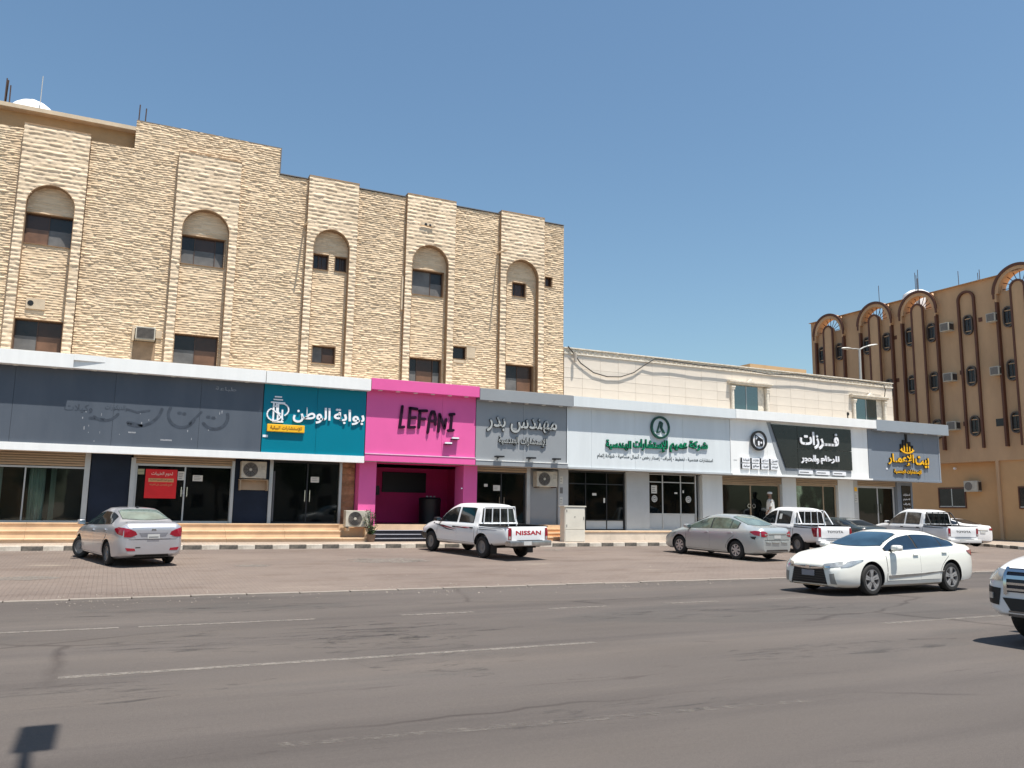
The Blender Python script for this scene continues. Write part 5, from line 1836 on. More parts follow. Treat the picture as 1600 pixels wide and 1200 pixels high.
for (c, r_) in arches:
    rb = MB()
    zc = 15.62
    rb.ring((BX - 0.28, c, zc), r_, r_ - 0.34, 0.75, 'x', 30, 0, 0, math.pi)
    rb.build('arch_ring', BRPAINT, B3, smooth=40)
    tr = MB()
    tr.ring((BX - 0.34, c, zc), r_ + 0.05, r_ - 0.13, 0.10, 'x', 30, 0, 0, math.pi)
    tr.build('arch_trim', BRTRIM, B3, smooth=40)
    for s_ in (-1, 1):
        yo = c + s_ * r_
        yi = c + s_ * (r_ - 0.22)
        sh = MB()
        sh.prism([(yo, 15.62), (yi, 15.62), (yi, 15.1), (c + s_ * (r_ - 0.12), 15.1), (yo, 15.35)], BX - 0.28, BX + 0.2, 'x')
        sh.build('arch_shoulder', BRPAINT, B3)
        MB().box(BX - 0.34, BX - 0.24, min(yo, c + s_ * (r_ - 0.10)) - 0.002, max(yo, c + s_ * (r_ - 0.10)), 15.3, 15.62).build('arch_trim', BRTRIM, B3)
        ja = c + s_ * (r_ - 0.14)
        MB().box(BX - 0.26, BX, ja - 0.07, ja + 0.07, 5.95, 15.3).build('jamb_rib', BRTRIM, B3)
    # inner column with a round head
    cw = 0.42
    ic = MB()
    ic.box(BX - 0.30, BX, c - cw, c + cw, 5.95, 15.75)
    ic.cyl((BX - 0.303, c, 15.75), cw - 0.002, 0.35, 'x', 22)
    ic.build('inner_column', BRPAINT, B3, smooth=40)
    it = MB()
    it.ring((BX - 0.36, c, 15.75), cw + 0.08, cw - 0.05, 0.12, 'x', 22, 0, 0, math.pi)
    it.box(BX - 0.36, BX - 0.24, c - cw - 0.08, c - cw + 0.04, 5.95, 15.75)
    it.box(BX - 0.36, BX - 0.24, c + cw - 0.04, c + cw + 0.08, 5.95, 15.75)
    it.build('column_trim', BRTRIM, B3)
    for k in range(9):
        a = math.pi * (k + 0.5) / 9
        p0 = (BX + 0.05, c + (cw + 0.02) * math.cos(a), 15.75 + (cw + 0.02) * math.sin(a))
        p1 = (BX + 0.05, c + (r_ - 0.3) * math.cos(a), 15.66 + (r_ - 0.3) * math.sin(a))
        MB().tube([p0, p1], 0.025, 5).build('fan_spoke', BRTRIM, B3)
    MB().box(BX - 0.02, BX + 0.36, c - 1.15, c + 1.15, 15.72, 15.76).build('fan_sill', BRPAINT, B3)
# single narrow round-headed panel
c = 34.92
q = MB()
q.ring((BX - 0.16, c, 15.75), 0.62, 0.48, 0.2, 'x', 22, 0, 0, math.pi)
q.box(BX - 0.16, BX, c - 0.62, c - 0.48, 5.95, 15.75)
q.box(BX - 0.16, BX, c + 0.48, c + 0.62, 5.95, 15.75)
q.build('narrow_arch_frame', BRTRIM, B3)


def oval_pts(c, zc, hw, hh, n=6):
    r_ = hw
    p = []
    for k in range(n + 1):
        a = math.pi * k / n
        p.append((c + r_ * math.cos(a), zc + (hh - r_) + r_ * math.sin(a)))
    for k in range(n + 1):
        a = math.pi + math.pi * k / n
        p.append((c + r_ * math.cos(a), zc - (hh - r_) + r_ * math.sin(a)))
    return p


def oval_window(yc, zc, blocked=None):
    """stadium-shaped surround + frame + two panes"""
    t = B3
    o = oval_pts(yc, zc, 0.33, 0.68)
    i = oval_pts(yc, zc, 0.25, 0.60)
    n = len(o)
    q = MB()
    vs = [(BX - 0.14, a, b_) for a, b_ in o] + [(BX - 0.14, a, b_) for a, b_ in i] + [(BX + 0.05, a, b_) for a, b_ in o] + [(BX - 0.02, a, b_) for a, b_ in i]
    fs = []
    for k in range(n):
        k2 = (k + 1) % n
        fs += [(k, k2, n + k2, n + k), (k, 2 * n + k, 2 * n + k2, k2), (n + k, n + k2, 3 * n + k2, 3 * n + k)]
    q.add(vs, fs)
    w_ = q.build('oval_window', OVALFR, t)
    q = MB()
    q.prism(i, BX - 0.04, BX - 0.03, 'x')
    q.build('pane', PANE_DK, w_)
    MB().box(BX - 0.09, BX - 0.045, yc - 0.2, yc + 0.2, zc - 0.45, zc - 0.40).build('window_rail', BRPAINT, w_)
    MB().box(BX - 0.09, BX - 0.045, yc - 0.2, yc + 0.2, zc + 0.38, zc + 0.43).build('window_rail', BRPAINT, w_)
    MB().box(BX - 0.075, BX - 0.045, yc - 0.012, yc + 0.012, zc - 0.4, zc + 0.4).build('mullion', OVALFR, w_)
    return w_


for zc in (14.05, 10.66, 7.40):
    for (c, r_) in arches:
        for s_ in (-1, 1):
            oval_window(c + s_ * 0.86, zc)
    oval_window(34.88, zc)
for y_, z_ in ((40.55, 14.25), (40.55, 11.15), (34.05, 14.25), (35.6, 11.0), (35.6, 7.6)):
    MB().box(BX - 0.02, BX + 0.01, y_ - 0.13, y_ + 0.13, z_ - 0.14, z_ + 0.14).build('vent_hole', BRTRIM, B3)
MB().box(BX - 0.015, BX + 0.01, 32.85, 33.5, 7.25, 7.72).build('dark_opening', PANE_DK, B3)
for (y0, y1, z0, z1) in ((36.35, 38.2, 2.22, 3.42), (30.8, 32.4, 2.2, 3.4), (27.4, 28.9, 2.2, 3.4)):
    xx = BX + (0.55 if y0 > 33.6 else 0.12)
    q = MB()
    q.box(xx - 0.06, xx + 0.02, y0 - 0.08, y0, z0 - 0.08, z1 + 0.08)
    q.box(xx - 0.06, xx + 0.02, y1, y1 + 0.08, z0 - 0.08, z1 + 0.08)
    q.box(xx - 0.06, xx + 0.02, y0, y1, z1, z1 + 0.08)
    q.box(xx - 0.08, xx + 0.02, y0, y1, z0 - 0.08, z0)
    w_ = q.build('window', BRTRIM, B3)
    ym = (y0 + y1) / 2
    MB().box(xx - 0.03, xx - 0.02, y0, ym, z0, z1).build('pane', PANE_DK, w_)
    MB().box(xx - 0.035, xx - 0.025, ym, y1, z0, z1).build('pane', PANE_DK, w_)
    MB().box(xx - 0.05, xx - 0.03, ym - 0.03, ym + 0.03, z0, z1).build('mullion', ALU, w_)
    MB().box(xx - 0.05, xx - 0.036, y0, y1, z0, z0 + 0.06).build('sill_rail', ALU, w_)


def side_unit(y0, y1, z0, z1, d, label, xw=BX, fan=False):
    t = empty('wall_air_conditioner', (xw - d / 2, (y0 + y1) / 2, z0), label, 'air conditioner')
    MB().box(xw - d, xw + 0.02, y0, y1, z0, z1, b=0.015).build('casing', ACBEIGE, t)
    if fan:
        MB().cyl((xw - d - 0.012, (y0 + y1) / 2 + 0.15, (z0 + z1) / 2), (z1 - z0) * 0.38, 0.014, 'x', 20).build('fan_disc', ACGRILLE, t)
    else:
        MB().box(xw - d - 0.008, xw - d + 0.01, y0 + 0.05, y1 - 0.05, z0 + 0.05, z1 - 0.05).build('grille', ACGRILLE, t)
    MB().box(xw - d + 0.1, xw - 0.02, y0 - 0.006, y0 + 0.008, z0 + 0.08, z1 - 0.08).build('side_louvre', ACFAN, t)
    return t


side_unit(35.95, 36.6, 13.85, 14.42, 0.55, 'wall air conditioner high on the brown facade right of the third fan arch')
side_unit(35.95, 36.6, 10.45, 11.02, 0.55, 'middle floor wall air conditioner right of the third fan arch on the brown facade')
side_unit(35.95, 36.6, 7.22, 7.79, 0.5, 'wall air conditioner on the brown facade just above the end of the blue grey sign')
side_unit(32.75, 33.35, 13.85, 14.42, 0.5, 'wall air conditioner high on the brown facade beside the rightmost fan arch')
side_unit(32.75, 33.35, 10.42, 10.98, 0.5, 'wall air conditioner on the middle floor beside the rightmost fan arch')
side_unit(35.15, 36.1, 3.2, 3.9, 0.42, 'white condenser on the brown ground floor wall next to the sliding window', BX + 0.55, True)
MB().cyl((BX + 0.4, 36.9, 4.75), 0.08, 0.14, 'x', 12).build('globe_wall_lamp', WHITELET, B3)
MB().box(BX + 0.45, BX + 0.56, 33.0, 33.1, 0.25, 5.0).build('downpipe', BRPAINTL, B3)
MB().box(BX - 0.25, BX + 0.05, 21, yr, 16.8, 16.83).build('roof_edge', BRPAINT, B3)
for y_, n_, h_, lb in ((42.6, 1, 2.2, 'single thin rod above the second fan arch of the brown building'), (39.35, 4, 2.2, 'cluster of thin rods by the white tank on the brown building'), (36.1, 1, 1.5, 'lone rod on the brown roof right of the third fan arch'), (34.7, 2, 0.9, 'two short rods on the brown roof above the narrow arch')):
    rebar('rebar_cluster', BX + 1.0, y_, 16.2, n_, h_ + 1.0, lb, 0.22)
t_ = empty('roof_tank', (52.5, 40.6, 16.2), 'white round tank behind the third fan arch on the brown roof', 'water tank')
MB().lathe([(1.0, 0), (1.02, 1.1), (0.9, 1.5), (0.5, 1.75), (0.1, 1.8)], (52.3, 40.4, 16.2), 22).build('tank_shell', TANKW, t_, smooth=40)

# ================================================================== STREET LAMPS
def arm(m_, p0, p1, r0=0.05, r1=0.04):
    m_.tube([p0, ((p0[0] + p1[0]) / 2, (p0[1] + p1[1]) / 2, (p0[2] + p1[2]) / 2 + 0.03), p1], [r0, (r0 + r1) / 2, r1], 8)


def luminaire(t, p, d, s=1.0):
    d = Vector(d).normalized()
    sd = d.cross(Vector((0, 0, 1))).normalized()
    up = sd.cross(d)
    q = MB()
    prof = [(0, .05, .04), (.12, .09, .06), (.35, .15, .075), (.65, .14, .06), (.82, .05, .03)]
    n = 10
    vs = []
    for (l_, w_, h_) in prof:
        for k in range(n):
            a = 2 * math.pi * k / n
            vs.append(Vector(p) + d * l_ * s + sd * w_ * s * math.cos(a) + up * h_ * s * math.sin(a) * (1.0 if math.sin(a) > 0 else 0.6))
    fs = [(i * n + k, i * n + (k + 1) % n, (i + 1) * n + (k + 1) % n, (i + 1) * n + k) for i in range(len(prof) - 1) for k in range(n)]
    fs += [tuple(range(n)), tuple(range(len(vs) - 1, len(vs) - n - 1, -1))]
    q.add(vs, fs)
    o = q.build('lamp_head', LAMPMET, t, smooth=60)
    g_ = MB()
    c_ = Vector(p) + d * 0.45 * s - up * 0.05 * s
    g_.add([c_ - d * .2 * s - sd * .09 * s, c_ + d * .2 * s - sd * .09 * s, c_ + d * .2 * s + sd * .09 * s, c_ - d * .2 * s + sd * .09 * s], [(0, 1, 2, 3)])
    g_.build('lamp_lens', LAMPGL, t)


lp = empty('street_lamp', (43.3, 38, 0.1), 'twin armed street lamp rising in the side street before the brown building', 'street lamp')
MB().tube([(43.3, 38, 0.1), (43.36, 38, 8), (43.42, 38, 12.35)], [0.13, 0.10, 0.07], 12).build('pole', LAMPMET, lp, smooth=True)
m_ = MB()
arm(m_, (43.42, 38, 12.3), (42.7, 38, 12.28), .05, .04)
arm(m_, (43.42, 38, 12.3), (44.2, 38, 12.62), .05, .04)
m_.build('arm', LAMPMET, lp, smooth=True)
luminaire(lp, (42.75, 38, 12.28), (-1, 0, -0.04), 1.15)
luminaire(lp, (44.15, 38, 12.6), (1, 0, 0.22), 1.15)

# a lamp behind the photographer; its head throws the small shadow at the lower left of the road
lp = empty('median_street_lamp', (0.75, -1.5, 0), 'street lamp standing behind the camera whose head reaches out over the road', 'street lamp')
MB().tube([(0.75, -1.5, 0), (0.74, -1.5, 6), (0.72, -1.3, 7.8), (0.66, -0.2, 8.35), (0.52, 3.0, 8.45), (0.46, 4.3, 8.45)], [0.10, .08, .06, .05, .045, .04], 12).build('pole', LAMPMET, lp, smooth=True)
MB().box(0.37, 0.63, 4.3, 5.05, 8.38, 8.50, b=0.03).build('lamp_head', LAMPMET, lp)

# ================================================================== ACROSS THE ROAD, BEHIND THE CAMERA
for (x0, x1, h_, cc, lb) in ((-42, -8, 9.5, TANPLASTER, 'long tan building added behind the camera to the left for reflections'), (-4, 30, 7.0, CONC, 'grey building added behind the camera for reflections'), (36, 80, 11.0, BRPAINT, 'tall brown building added behind the camera to the right for reflections')):
    t = empty('added_opposite_building', ((x0 + x1) / 2, -34, 0), lb, 'building')  # unseen buildings added to darken reflections in the shop glass
    MB().box(x0, x1, -46, -34, 0, h_).build('wall', cc, t)
    k = 0
    zz = 1.2
    while zz < h_ - 1.8:
        x = x0 + 1.5
        while x < x1 - 2:
            MB().box(x, x + 1.5, -34.0, -33.97, zz, zz + 1.5).build('window', PANE_DK, t)
            x += 3.4
        zz += 3.2


def tree(x, y, h, label, proto=None):
    if proto is not None:
        t = copy_tree(proto)
        t.location = (x, y, 0)
        t['label'] = label
        t.rotation_euler = (0, 0, x)
        t.scale = (h / 6.5,) * 3
        return t
    t = empty('tree', (0, 0, 0), label, 'tree', 'trees on the far verge behind the camera')
    rr = random.Random(9)
    MB().tube([(0, 0, 0), (.05, .02, 1.2), (-.03, .05, 2.6), (.1, 0, 4.2)], [.2, .16, .13, .06], 9).build('trunk', TRUNK, t, smooth=True)
    lm = MB()
    cl = []
    for k in range(11):
        a = rr.uniform(0, 6.28)
        d = rr.uniform(.7, 1.9)
        e = (d * math.cos(a), d * math.sin(a), rr.uniform(3.2, 6.0))
        lm.tube([(0, 0, rr.uniform(1.9, 3.2)), (e[0] * .5, e[1] * .5, e[2] * .75), e], [.07, .05, .02], 6)
        cl.append(e)
    lm.build('limb', TRUNK, t)
    lf = MB()
    for k in range(5200):
        e = cl[rr.randrange(len(cl))]
        p = Vector((rr.gauss(e[0], .55), rr.gauss(e[1], .55), rr.gauss(e[2], .42)))
        d1 = Vector((rr.gauss(0, 1), rr.gauss(0, 1), rr.gauss(0, 1))).normalized() * rr.uniform(.07, .13)
        d2 = d1.cross(Vector((rr.gauss(0, 1), rr.gauss(0, 1), rr.gauss(0, 1)))).normalized() * rr.uniform(.04, .07)
        lf.add([p - d1, p + d2, p + d1, p - d2], [(0, 1, 2, 3)])
    o = lf.build('crown', LEAF, t, fixn=False)
    o['kind'] = 'stuff'
    t.location = (x, y, 0)
    t.scale = (h / 6.5,) * 3
    return t


tp = tree(-22, -20, 6.5, 'leafy tree on the far verge, leftmost behind the camera')
for i, (x, y, h) in enumerate(((-14, -21, 7.5), (-5, -19.5, 6.2), (9, -21, 7.8), (16, -20, 6.4), (27, -20.5, 7.4), (37, -20, 6.8), (49, -21, 7.6), (60, -20, 7.0))):
    tree(x, y, h, 'leafy tree on the far verge, number %s from the left behind the camera' % ('two three four five six seven eight nine'.split()[i]), tp)

# ================================================================== MAN IN THE DOORWAY
mn = empty('person', (27.7, 29.75, FR_), 'man in a white robe and cap before the wide dark shop front, facing left', 'person')


def skin_body(name, joints, edges, radii, m, parent, levels=2, loc=(0, 0, 0)):
    me = bpy.data.meshes.new(name)
    me.from_pydata(joints, edges, [])
    o = bpy.data.objects.new(name, me)
    COL.objects.link(o)
    sk = o.modifiers.new('skin', 'SKIN')
    for i, r_ in enumerate(radii):
        me.skin_vertices[0].data[i].radius = r_ if isinstance(r_, tuple) else (r_, r_)
    me.skin_vertices[0].data[0].use_root = True
    su = o.modifiers.new('sub', 'SUBSURF')
    su.levels = levels
    su.render_levels = levels
    dg = bpy.context.evaluated_depsgraph_get()
    me2 = bpy.data.meshes.new_from_object(o.evaluated_get(dg))
    bpy.data.objects.remove(o)
    me2.name = name
    me2.materials.clear()
    me2.materials.append(m)
    me2.polygons.foreach_set('use_smooth', [True] * len(me2.polygons))
    o = bpy.data.objects.new(name, me2)
    COL.objects.link(o)
    o.parent = parent
    o.location = loc
    return o


# body (head, neck, hands, feet) as one skin-coloured figure, robe over it
J = [(0, 0, .95), (0, 0, 1.15), (0, 0, 1.38), (0, 0, 1.48), (-.02, 0, 1.56), (-.03, 0, 1.66), (-.02, 0, 1.74),
     (0, -.19, 1.40), (-.04, -.23, 1.14), (-.16, -.20, .92), (-.21, -.19, .85), (0, .19, 1.40), (.02, .23, 1.12), (-.08, .22, .88), (-.11, .21, .80),
     (0, -.09, .88), (.02, -.10, .48), (0, -.10, .07), (-.14, -.10, .035), (0, .09, .88), (-.02, .10, .48), (.02, .10, .07), (-.12, .10, .035)]
Eg = [(0, 1), (1, 2), (2, 3), (3, 4), (4, 5), (5, 6), (2, 7), (7, 8), (8, 9), (9, 10), (2, 11), (11, 12), (12, 13), (13, 14), (0, 15), (15, 16), (16, 17), (17, 18), (0, 19), (19, 20), (20, 21), (21, 22)]
Rd = [.13, .13, .13, .06, .085, .10, .07, .055, .045, .035, .04, .055, .045, .035, .04, .085, .06, .045, .04, .085, .06, .045, .04]
skin_body('body', J, Eg, Rd, SKIN, mn)
rb = MB()
n = 28
rows_ = [(.10, .25, .20), (.35, .24, .19), (.7, .21, .175), (.95, .19, .165), (1.15, .185, .17), (1.30, .175, .21), (1.40, .14, .22), (1.46, .09, .12), (1.50, .065, .07)]
for z_, rx_, ry_ in rows_:
    for k in range(n):
        a = 2 * math.pi * k / n
        f_ = 1 + (0.07 * math.sin(k * 2.6) * max(0, (1.0 - z_)))
        rb.v.append((rx_ * f_ * math.cos(a), ry_ * f_ * math.sin(a), z_))
for i in range(len(rows_) - 1):
    for k in range(n):
        k2 = (k + 1) % n
        rb.f.append((i * n + k, i * n + k2, (i + 1) * n + k2, (i + 1) * n + k))
        rb.m.append(0)
rb.tube([(0, -.17, 1.40), (-.02, -.235, 1.26), (-.05, -.24, 1.12), (-.16, -.21, .95)], [.085, .078, .07, .06], 12)
rb.tube([(0, .17, 1.40), (.02, .235, 1.26), (.01, .24, 1.12), (-.08, .225, .91)], [.085, .078, .07, .06], 12)
rb.build('robe', THOBE, mn, local=True, smooth=True)
MB().lathe([(.112, 0), (.118, .03), (.112, .075), (.06, .10), (.01, .105)], (-.02, 0, 1.695), 18).build('cap', THOBE, mn, local=True, smooth=60)
MB().lathe([(.01, -.02), (.018, -.005), (.012, .02)], (-.135, 0, 1.655), 8).build('nose', SKIN, mn, local=True, smooth=True)
hb = MB()
for s_ in (-1, 1):
    hb.cyl((-.112, .032 * s_, 1.675), .011, .012, 'x', 8)
    hb.box(-.128, -.112, .032 * s_ - .022, .032 * s_ + .022, 1.694, 1.700)
hb.build('eyes', BLACK, mn, local=True)
hb = MB()
for a in range(9):
    t_a = R(-60 + 15 * a)
    hb.lathe([(.0, -.03), (.028, 0), (.0, .03)], (-.02 - .105 * math.cos(t_a), .085 * math.sin(t_a), 1.595), 6)
hb.build('beard', BLACK, mn, local=True, smooth=True)
hd = MB()
for hx, hy, hz, sy in ((-.22, -.19, .84, -1), (-.115, .21, .79, 1)):
    for k in range(4):
        ln_ = (.075, .085, .08, .062)[k]
        x_ = hx - .028 + .018 * k
        hd.tube([(x_, hy, hz), (x_ - .006, hy + .006 * sy, hz - ln_ * .55), (x_ - .002, hy + .0 * sy, hz - ln_)], [.010, .009, .007], 6)
    hd.tube([(hx - .03, hy, hz + .04), (hx - .055, hy, hz + .005), (hx - .055, hy, hz - .03)], [.011, .010, .008], 6)
hd.build('fingers', SKIN, mn, local=True, smooth=True)
mn.rotation_euler = (0, 0, R(-25))

# ================================================================== VEHICLES
def pchip(xs_, ys_, xq):
    xs_ = np.asarray(xs_, float)
    ys_ = np.asarray(ys_, float)
    h = np.diff(xs_)
    d = np.diff(ys_) / h
    m = np.zeros(len(xs_))
    for i in range(1, len(xs_) - 1):
        if d[i - 1] * d[i] > 0:
            w1, w2 = 2 * h[i] + h[i - 1], h[i] + 2 * h[i - 1]
            m[i] = (w1 + w2) / (w1 / d[i - 1] + w2 / d[i])
    m[0], m[-1] = d[0], d[-1]
    xq = np.clip(xq, xs_[0], xs_[-1])
    i = np.clip(np.searchsorted(xs_, xq, 'right') - 1, 0, len(h) - 1)
    t = (xq - xs_[i]) / h[i]
    return ((1 + 2 * t) * (1 - t) ** 2 * ys_[i] + t * (1 - t) ** 2 * h[i] * m[i] + t * t * (3 - 2 * t) * ys_[i + 1] + t * t * (t - 1) * h[i] * m[i + 1])


def kc(keys, s):
    return pchip([k[0] for k in keys], [k[1] for k in keys], s)


class Car:
    """Body shell lofted from side profile, plan and section curves (s = metres back from the nose), wheel arches cut with booleans,
    then doors, glass and lamps laid on the shell as fitted panels found by ray casting."""

    def __init__(c, name, label, spec, group=None, cat='car'):
        c.sp = spec
        c.root = empty(name, (0, 0, 0), label, cat, group)
        c.shell()

    def shell(c):
        sp = c.sp
        Ls = sp['L']
        nst = sp.get('nst', 56)
        s = list(np.linspace(0.12, Ls - 0.12, nst))
        for e in sp.get('extra', []):
            s.append(e)
        s = sorted(s)
        ends_f = [0.12 - 0.12 * math.sin(R(a)) for a in (25, 45, 62, 78, 90)]
        ends_r = [Ls - 0.12 + 0.12 * math.sin(R(a)) for a in (25, 45, 62, 78, 90)]
        allS = [(q, 1 - math.cos(R(a))) for q, a in zip(reversed(ends_f), (90, 78, 62, 45, 25))] + [(q, 0) for q in s] + [(q, 1 - math.cos(R(a))) for q, a in zip(ends_r, (25, 45, 62, 78, 90))]
        V = []
        nsec = None
        for q, cl in allS:
            zt = float(kc(sp['ztop'], q))
            zb = float(kc(sp['zbelt'], q))
            zlo = float(kc(sp['zbot'], q))
            w = float(kc(sp['w'], q))
            wr = float(kc(sp['wr'], q))
            zb = min(zb, zt - 0.02)
            dz = zt - zb
            hb = zb - zlo
            pts = [(0, zlo), (.55 * w, zlo), (.86 * w, zlo), (.955 * w, zlo + .05), (.985 * w, zlo + .35 * hb * .5), (w, zlo + .42 * hb), (.998 * w, zlo + .62 * hb), (.985 * w, zlo + .82 * hb), (.965 * w, zlo + .94 * hb), (.93 * w, zb),
                   (.93 * w - (.93 * w - wr) * .18, zb + .16 * dz), (.93 * w - (.93 * w - wr) * .50, zb + .48 * dz), (wr + .02, zb + .80 * dz), (wr - .03, zb + .90 * dz), (wr * .84, zb + .962 * dz), (wr * .55, zb + .99 * dz), (wr * .25, zb + dz), (0, zb + dz)]
            # mild curvature of the glasshouse
            pts = [(a, b_) for a, b_ in pts]
            if cl > 0:
                zm = (zt + zlo) / 2
                kk = cl * 0.16
                pts = [(a * (1 - kk * .55), zm + (b_ - zm) * (1 - kk * .75)) for a, b_ in pts]
            full = pts + [(-a, b_) for a, b_ in reversed(pts[1:-1])]
            nsec = len(full)
            V += [(Ls / 2 - q, a, b_) for a, b_ in full]
        m = len(allS)
        F = []
        for i in range(m - 1):
            for k in range(nsec):
                k2 = (k + 1) % nsec
                F.append((i * nsec + k, (i + 1) * nsec + k, (i + 1) * nsec + k2, i * nsec + k2))
        F.append(tuple(range(nsec)))
        F.append(tuple(range(m * nsec - 1, (m - 1) * nsec - 1, -1)))
        me = bpy.data.meshes.new('body')
        me.from_pydata(V, [], F)
        bm = bmesh.new()
        bm.from_mesh(me)
        bmesh.ops.recalc_face_normals(bm, faces=bm.faces)
        c.bvh = BVHTree.FromBMesh(bm)
        bm.to_mesh(me)
        bm.free()
        me.materials.append(sp['paint'])
        me.materials.append(UNDER)
        me.polygons.foreach_set('use_smooth', [True] * len(me.polygons))
        body = bpy.data.objects.new('body', me)
        COL.objects.link(body)
        cut = []
        W2 = sp['W'] / 2
        c.wx = (Ls / 2 - sp['fo'], Ls / 2 - sp['fo'] - sp['wb'])
        ar = sp.get('arch', sp['wr_tyre'] + 0.055)
        for wx in c.wx:
            for s_ in (-1, 1):
                q = MB().cyl((wx, s_ * (W2 - 0.33) if s_ > 0 else -(W2 + 0.3), sp['wr_tyre'] + 0.01), ar, 0.63, 'y', 32, 1)
                q.box(wx - ar * .9, wx + ar * .9, (W2 - 0.33) if s_ > 0 else -(W2 + 0.3), (W2 + 0.3) if s_ > 0 else -(W2 - 0.33), -0.2, sp['wr_tyre'] * 0.6, 1)
                cut.append(q)
        cutters = []
        for q in cut:
            # cylinder and box as separate cutters
            nv = 64
            a = MB()
            a.v, a.f, a.m = q.v[:nv], q.f[:34], q.m[:34]
            cutters.append(a.build('cut', [sp['paint'], UNDER], local=True))
        for (x0, x1, y0, y1, z0, z1) in sp.get('cavity', []):
            cutters.append(MB().box(x0, x1, y0, y1, z0, z1, 1).build('cut', [sp['paint'], UNDER], local=True))
        for q in cutters:
            md = body.modifiers.new('b', 'BOOLEAN')
            md.object = q
            md.operation = 'DIFFERENCE'
            md.solver = 'EXACT'
        dg = bpy.context.evaluated_depsgraph_get()
        me2 = bpy.data.meshes.new_from_object(body.evaluated_get(dg))
        for q in cutters:
            bpy.data.objects.remove(q)
        bpy.data.objects.remove(body)
        me2.name = 'body'
        me2.set_sharp_from_angle(angle=R(38))
        c.body = bpy.data.objects.new('body', me2)
        COL.objects.link(c.body)
        c.body.parent = c.root

    def hit(c, d, a, b_):
        """cast onto the shell from outside; d in left,right,front,rear,top; (a,b_) the two other coordinates"""
        if d == 'left':
            o, v = Vector((a, 5, b_)), Vector((0, -1, 0))
        elif d == 'right':
            o, v = Vector((a, -5, b_)), Vector((0, 1, 0))
        elif d == 'front':
            o, v = Vector((6, a, b_)), Vector((-1, 0, 0))
        elif d == 'rear':
            o, v = Vector((-6, a, b_)), Vector((1, 0, 0))
        else:
            o, v = Vector((a, b_, 5)), Vector((0, 0, -1))
        p, n, i, dd = c.bvh.ray_cast(o, v)
        if p is None:
            p, n, i, dd = c.bvh.find_nearest(o + v * 4.2)
        if n.dot(v) > 0:
            n = -n
        return p, n

    def patch(c, name, d, A, B, m, off=0.005, nu=10, nv=4, parent=None, label=None, skirt=0.02):
        """fitted panel between polylines A and B (2D, same direction)"""
        def res(P, n):
            P = [Vector(p) for p in P]
            ls = [0]
            for i in range(len(P) - 1):
                ls.append(ls[-1] + (P[i + 1] - P[i]).length)
            o = []
            for k in range(n + 1):
                t = ls[-1] * k / n
                i = 0
                while i < len(P) - 2 and ls[i + 1] < t:
                    i += 1
                u = (t - ls[i]) / max(1e-9, ls[i + 1] - ls[i])
                o.append(P[i].lerp(P[i + 1], u))
            return o
        a, b_ = res(A, nu), res(B, nu)
        q = MB()
        inn = []
        for j in range(nv + 1):
            for i in range(nu + 1):
                pt = a[i].lerp(b_[i], j / nv)
                p, n = c.hit(d, pt.x, pt.y)
                q.v.append(tuple(p + n * off))
                inn.append(p - n * skirt)
        w = nu + 1
        for j in range(nv):
            for i in range(nu):
                q.f.append((j * w + i, j * w + i + 1, (j + 1) * w + i + 1, (j + 1) * w + i))
        # skirt
        ring_ = [i for i in range(w)] + [j * w + nu for j in range(1, nv + 1)] + [nv * w + i for i in range(nu - 1, -1, -1)] + [j * w for j in range(nv - 1, 0, -1)]
        base = len(q.v)
        for r_ in ring_:
            q.v.append(tuple(inn[r_]))
        nr = len(ring_)
        for k in range(nr):
            k2 = (k + 1) % nr
            q.f.append((ring_[k], ring_[k2], base + k2, base + k))
        q.m = [0] * len(q.f)
        o = q.build(name, m, parent or c.root, local=True, smooth=50, label=label)
        return o

    def both(c, name, A, B, m, **k):
        o = []
        for d in ('left', 'right'):
            o.append(c.patch(name, d, A, B, m, **k))
        return o

    def X(c, s):
        return c.sp['L'] / 2 - s

